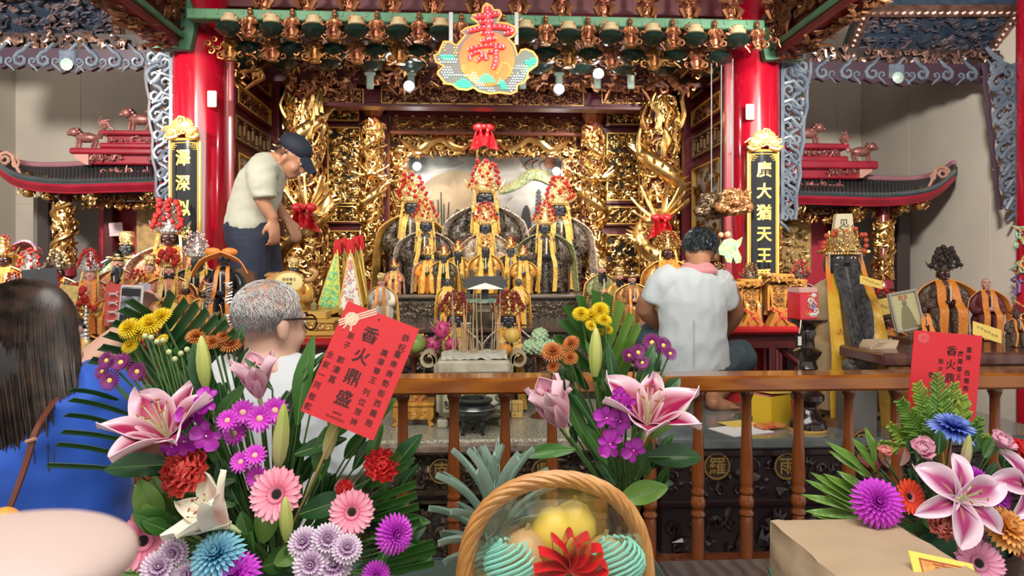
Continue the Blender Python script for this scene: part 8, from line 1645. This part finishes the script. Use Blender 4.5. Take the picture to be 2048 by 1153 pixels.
# ================================================================ paper parcel
x0, x1 = XP(1540, 1.4), XP(1772, 1.4); zt = ZP(1040, 1.4, 1650); o = thing('paper_parcel', 'big box wrapped in brown paper with green string at the lower right', 'parcel', ((x0+x1)/2, 1.2, TZ), world=True); KP = mat('brown wrapping paper', (.50, .37, .24), .65, 0, (.45, .33, .21), 5, .35, 7)
m = MB(); n = 14
def pf_(a, b): return noise.noise((a*7, b*7, 3))*.006
m.grid(lambda u, v: (x0+(x1-x0)*u+.004*noise.noise((u*4, v*4, 1)), 1.0+.4*v, zt+pf_(u, v)), n, n, 0); m.grid(lambda u, v: (x0-.03*sin(pi*v)*sin(pi*u*.9)+.03*(1-v)*0+pf_(u, v)*2, 1.4-.4*u, TZ+(zt-TZ)*v), n, n, 0); m.grid(lambda u, v: (x0+(x1-x0)*u, 1.0+pf_(u, v), TZ+(zt-TZ)*v), n, n, 0); m.grid(lambda u, v: (x1, 1.0+.4*u, TZ+(zt-TZ)*v), n, n, 0); m.grid(lambda u, v: (x1-(x1-x0)*u, 1.4, TZ+(zt-TZ)*v), n, n, 0)
m.build('wrapping', KP, o, True, 30); m = MB(); m.ribbon([V((x0-.012, 1.385, zt-.09)), V((x0-.036, 1.25, zt-.12)), V((x0-.034, 1.1, zt-.15)), V((x0-.012, 1.0, zt-.17))], .008, V((0, .2, 1)), .002); m.build('green_string', mat('green raffia', (.01, .20, .13), .4), o)
def joss(b_, T, w, h):
    m = MB(); m.box((0, 0, 0), (w*.72, h*.72, .0008), 0, T); q = m.build('orange_print', mat('orange joss print', (.62, .22, .05), .5, 0, (.75, .42, .12), 60), b_, False); m = MB(); rectframe(m, -w*.37, w*.37, -h*.37, h*.37, w*.02, .0012, T); m.text('壽', w*.4, T @ MX.Translation((0, 0, .0006)), 0, .0006); m.build('red_print', mat('brown red print', (.40, .10, .04), .5), q, False)
bigcard('yellow bordered paper with an orange print lying on the paper parcel', ((1810, 1103, .03), (1938, 1130, .03), (1990, 1215, -.02), (1838, 1195, -.02)), 1.14, mat('bright yellow paper', (.86, .66, .12), .55), joss, 'joss_paper')
# ================================================================ fruit basket
bc = P(1115, 1153, 1.14); o = thing('fruit_basket', 'wicker fruit basket with a tall twisted handle, front centre', 'basket', (bc.x, 1.16, TZ)); WK = mat('honey wicker', (.56, .29, .09), .4, 0, (.44, .20, .05), 22, .15, 60)
zr = 1.12-TZ; m = MB()
for k in range(9): m.tube([((.10+.075*k/8+.004*sin(a*1.9+k*pi))*cos(a*.131), (.085+.06*k/8)*sin(a*.131)*1.0, .01+zr*k/8) for a in range(49)], .011, 6)
m.lathe([(.09, 0), (.165, zr)], 24, 0, sy=.82); m.build('basket_body', WK, o)
m = MB(); hw = S(187, 1.14); zt = ZP(968, 1.14)-TZ; axis = []
for i in range(41): a = pi*i/40; axis.append(V((-hw*cos(a)*(1.0+.03*sin(a)), 0, zr+(zt-zr)*sin(a)**.62)))
for k in range(7):
    pts = []
    for i, c in enumerate(axis):
        d = axis[min(i+1, 40)]-axis[max(i-1, 0)]; d.normalize(); nn = V((0, 1, 0)); b2 = d.cross(nn); t = k*2*pi/7+i*.42; pts.append(c+nn*(.0095*cos(t))+b2*(.0095*sin(t)))
    m.tube(bez(pts, 2), .0062, 6)
m.build('twisted_handle', WK, o); 
def inb(x, y, z): return V((bc.x+x, 1.16+y, TZ+zr+z+.075))
for x, y, z, s, nm, mt, lb in ((.0, .02, .055, .042, 'mango', 'yellow mango skin', 'yellow fruit under the wrap, left of the highest one'), (.035, .03, .062, .040, 'mango', 'yellow mango skin', 'highest yellow fruit under the clear wrap of the basket'), (-.05, .0, .02, .045, 'pear', 'tan pear skin', 'tan fruit at the left under the red bow'), (.085, .0, .01, .042, 'pear', 'tan pear skin', 'tan fruit at the right under the red bow')):
    q = thing(nm, lb, 'fruit', inb(x, y, z-s)); m = MB(); m.lathe([(0, 0), (s*.6, s*.12), (s, s*.7), (s*.95, s*1.2), (s*.6, s*1.8), (s*.2, s*2.02), (0, s*2)], 20); m.build('fruit', mat(mt, (.72, .52, .06) if nm == 'mango' else (.50, .32, .13), .4, 0, (.62, .50, .10) if nm == 'mango' else (.42, .26, .10), 14), q); m = MB(); m.tube([(0, 0, s*2), (.003, 0, s*2.25)], .004, 6); m.build('stalk', mat('stalk', (.3, .25, .08), .7), q)
for x, lb in ((-.075, 'turquoise foam net at the left of the red bow'), (.10, 'turquoise foam net at the right of the red bow')):
    q = thing('foam_net', lb, 'net', inb(x, -.02, 0), world=True); m = MB(); c = inb(x, -.02, .0)
    for k in range(12): m.tube([c+V((.048*cos(t*.4+k*.52)*sin(.25+t*.2), .03*sin(t*.4+k*.52)*sin(.25+t*.2), -.03+.085*t/12)) for t in range(13)], .0032, 5)
    m.build('net', mat('turquoise foam', (.25, .66, .52), .6), q)
q = thing('red_bow', 'glossy red ribbon bow on the wrapped fruit', 'bow', inb(.01, -.06, .02), world=True); c = inb(.012, -.065, .035)
for k in range(9):
    a = -.5+k*.52; d = V((cos(a), -.25, sin(a))); s = d.cross(V((0, 1, 0))).normalized(); m = MB(); m.ribbon(bez([c, c+d*.028+s*.010, c+d*.058+V((0, -.014, .004)), c+d*.030-s*.010+V((0, -.022, 0)), c+V((0, -.012, 0))], 5), .026, V((0, 1, .2)), .0012); m.build('loop', mat('red satin ribbon', (.66, .012, .02), .22, coat=.5), q)
q = thing('clear_wrap', 'crinkled clear wrap over the fruit in the basket', 'wrap', inb(0, 0, 0), world=True); m = MB(); m.grid(lambda u, v: inb(0, 0, 0)+V((.155*cos(u*2*pi)*cos(v*1.45)**.7, .115*sin(u*2*pi)*cos(v*1.45)**.7, -.02+.175*sin(v*1.45)**.9))*1+V((1, .6, .5))*(.008*noise.noise((cos(u*6.28)*4, sin(u*6.28)*4, v*7))), 40, 14, 0, cu=True); m.build('film', mat('clear film', (.98, .98, .98), .06, trans=1, alpha=.22), q)
q = thing('pineapple', 'pineapple with a grey green spiky crown behind the basket handle', 'pineapple', (XP(988, 1.32), 1.32, TZ)); ph_ = .20; m = MB(); m.lathe([(.03, 0), (.055, .02), (.066, .10), (.058, .17), (.035, ph_)], 20)
for k in range(90): a = k*2.4; z = .012+.18*k/90; r_ = .064*math.sin(pi*(.2+.68*k/90)); m.ball((r_*cos(a), r_*sin(a), z), (.009, .009, .008), 6, 4)
m.build('fruit', mat('pineapple rind', (.35, .22, .05), .6, 0, (.2, .15, .04), 30), q); PG = mat('grey green crown leaf', (.20, .32, .25), .45, 0, (.30, .42, .34), 12); rg = random.Random(5)
for k in range(40):
    f = k/39; a = k*2.4; l = .07+.12*min(1, f*1.5)*(1-.18*(f > .85)); e = R(5+80*f); m = MB(); z0 = ph_+.07*f; petal(m, l, .022, e+.35, e-.55*(1-f*.6)-.2, a, 4, 9, 0, .012*(1-f), z0, .55, .3, 0, .3, th=.0015); m.build('crown_leaf', PG, q)
# ================================================================ out of focus shapes by the lens
p = P(8, 1135, .3); o = thing('pale_rounded_object', 'blurred pale pink rounded shape close to the camera in the lower left corner', 'object', p, world=True); m = MB(); m.ball(p, (S(228, .3), .05, S(78, .3)), 40, 18); m.build('surface', petal_mat('pale pinkish surface', (.55, .42, .38), (.64, .58, .54), None, .5, 'V'), o)
p = P(8, 1046, .95); o = thing('orange', 'orange fruit at the left edge behind the blurred pale shape', 'orange', (p.x, p.y, p.z-S(30, .95)), world=True); m = MB(); m.ball(p, S(29, .95), 18, 12); m.build('fruit', mat('orange peel', (.78, .34, .06), .45), o); leaf(36, 1050, .95, (.3, 0, 1), .02, .006, GRN1, '', None, par=o)
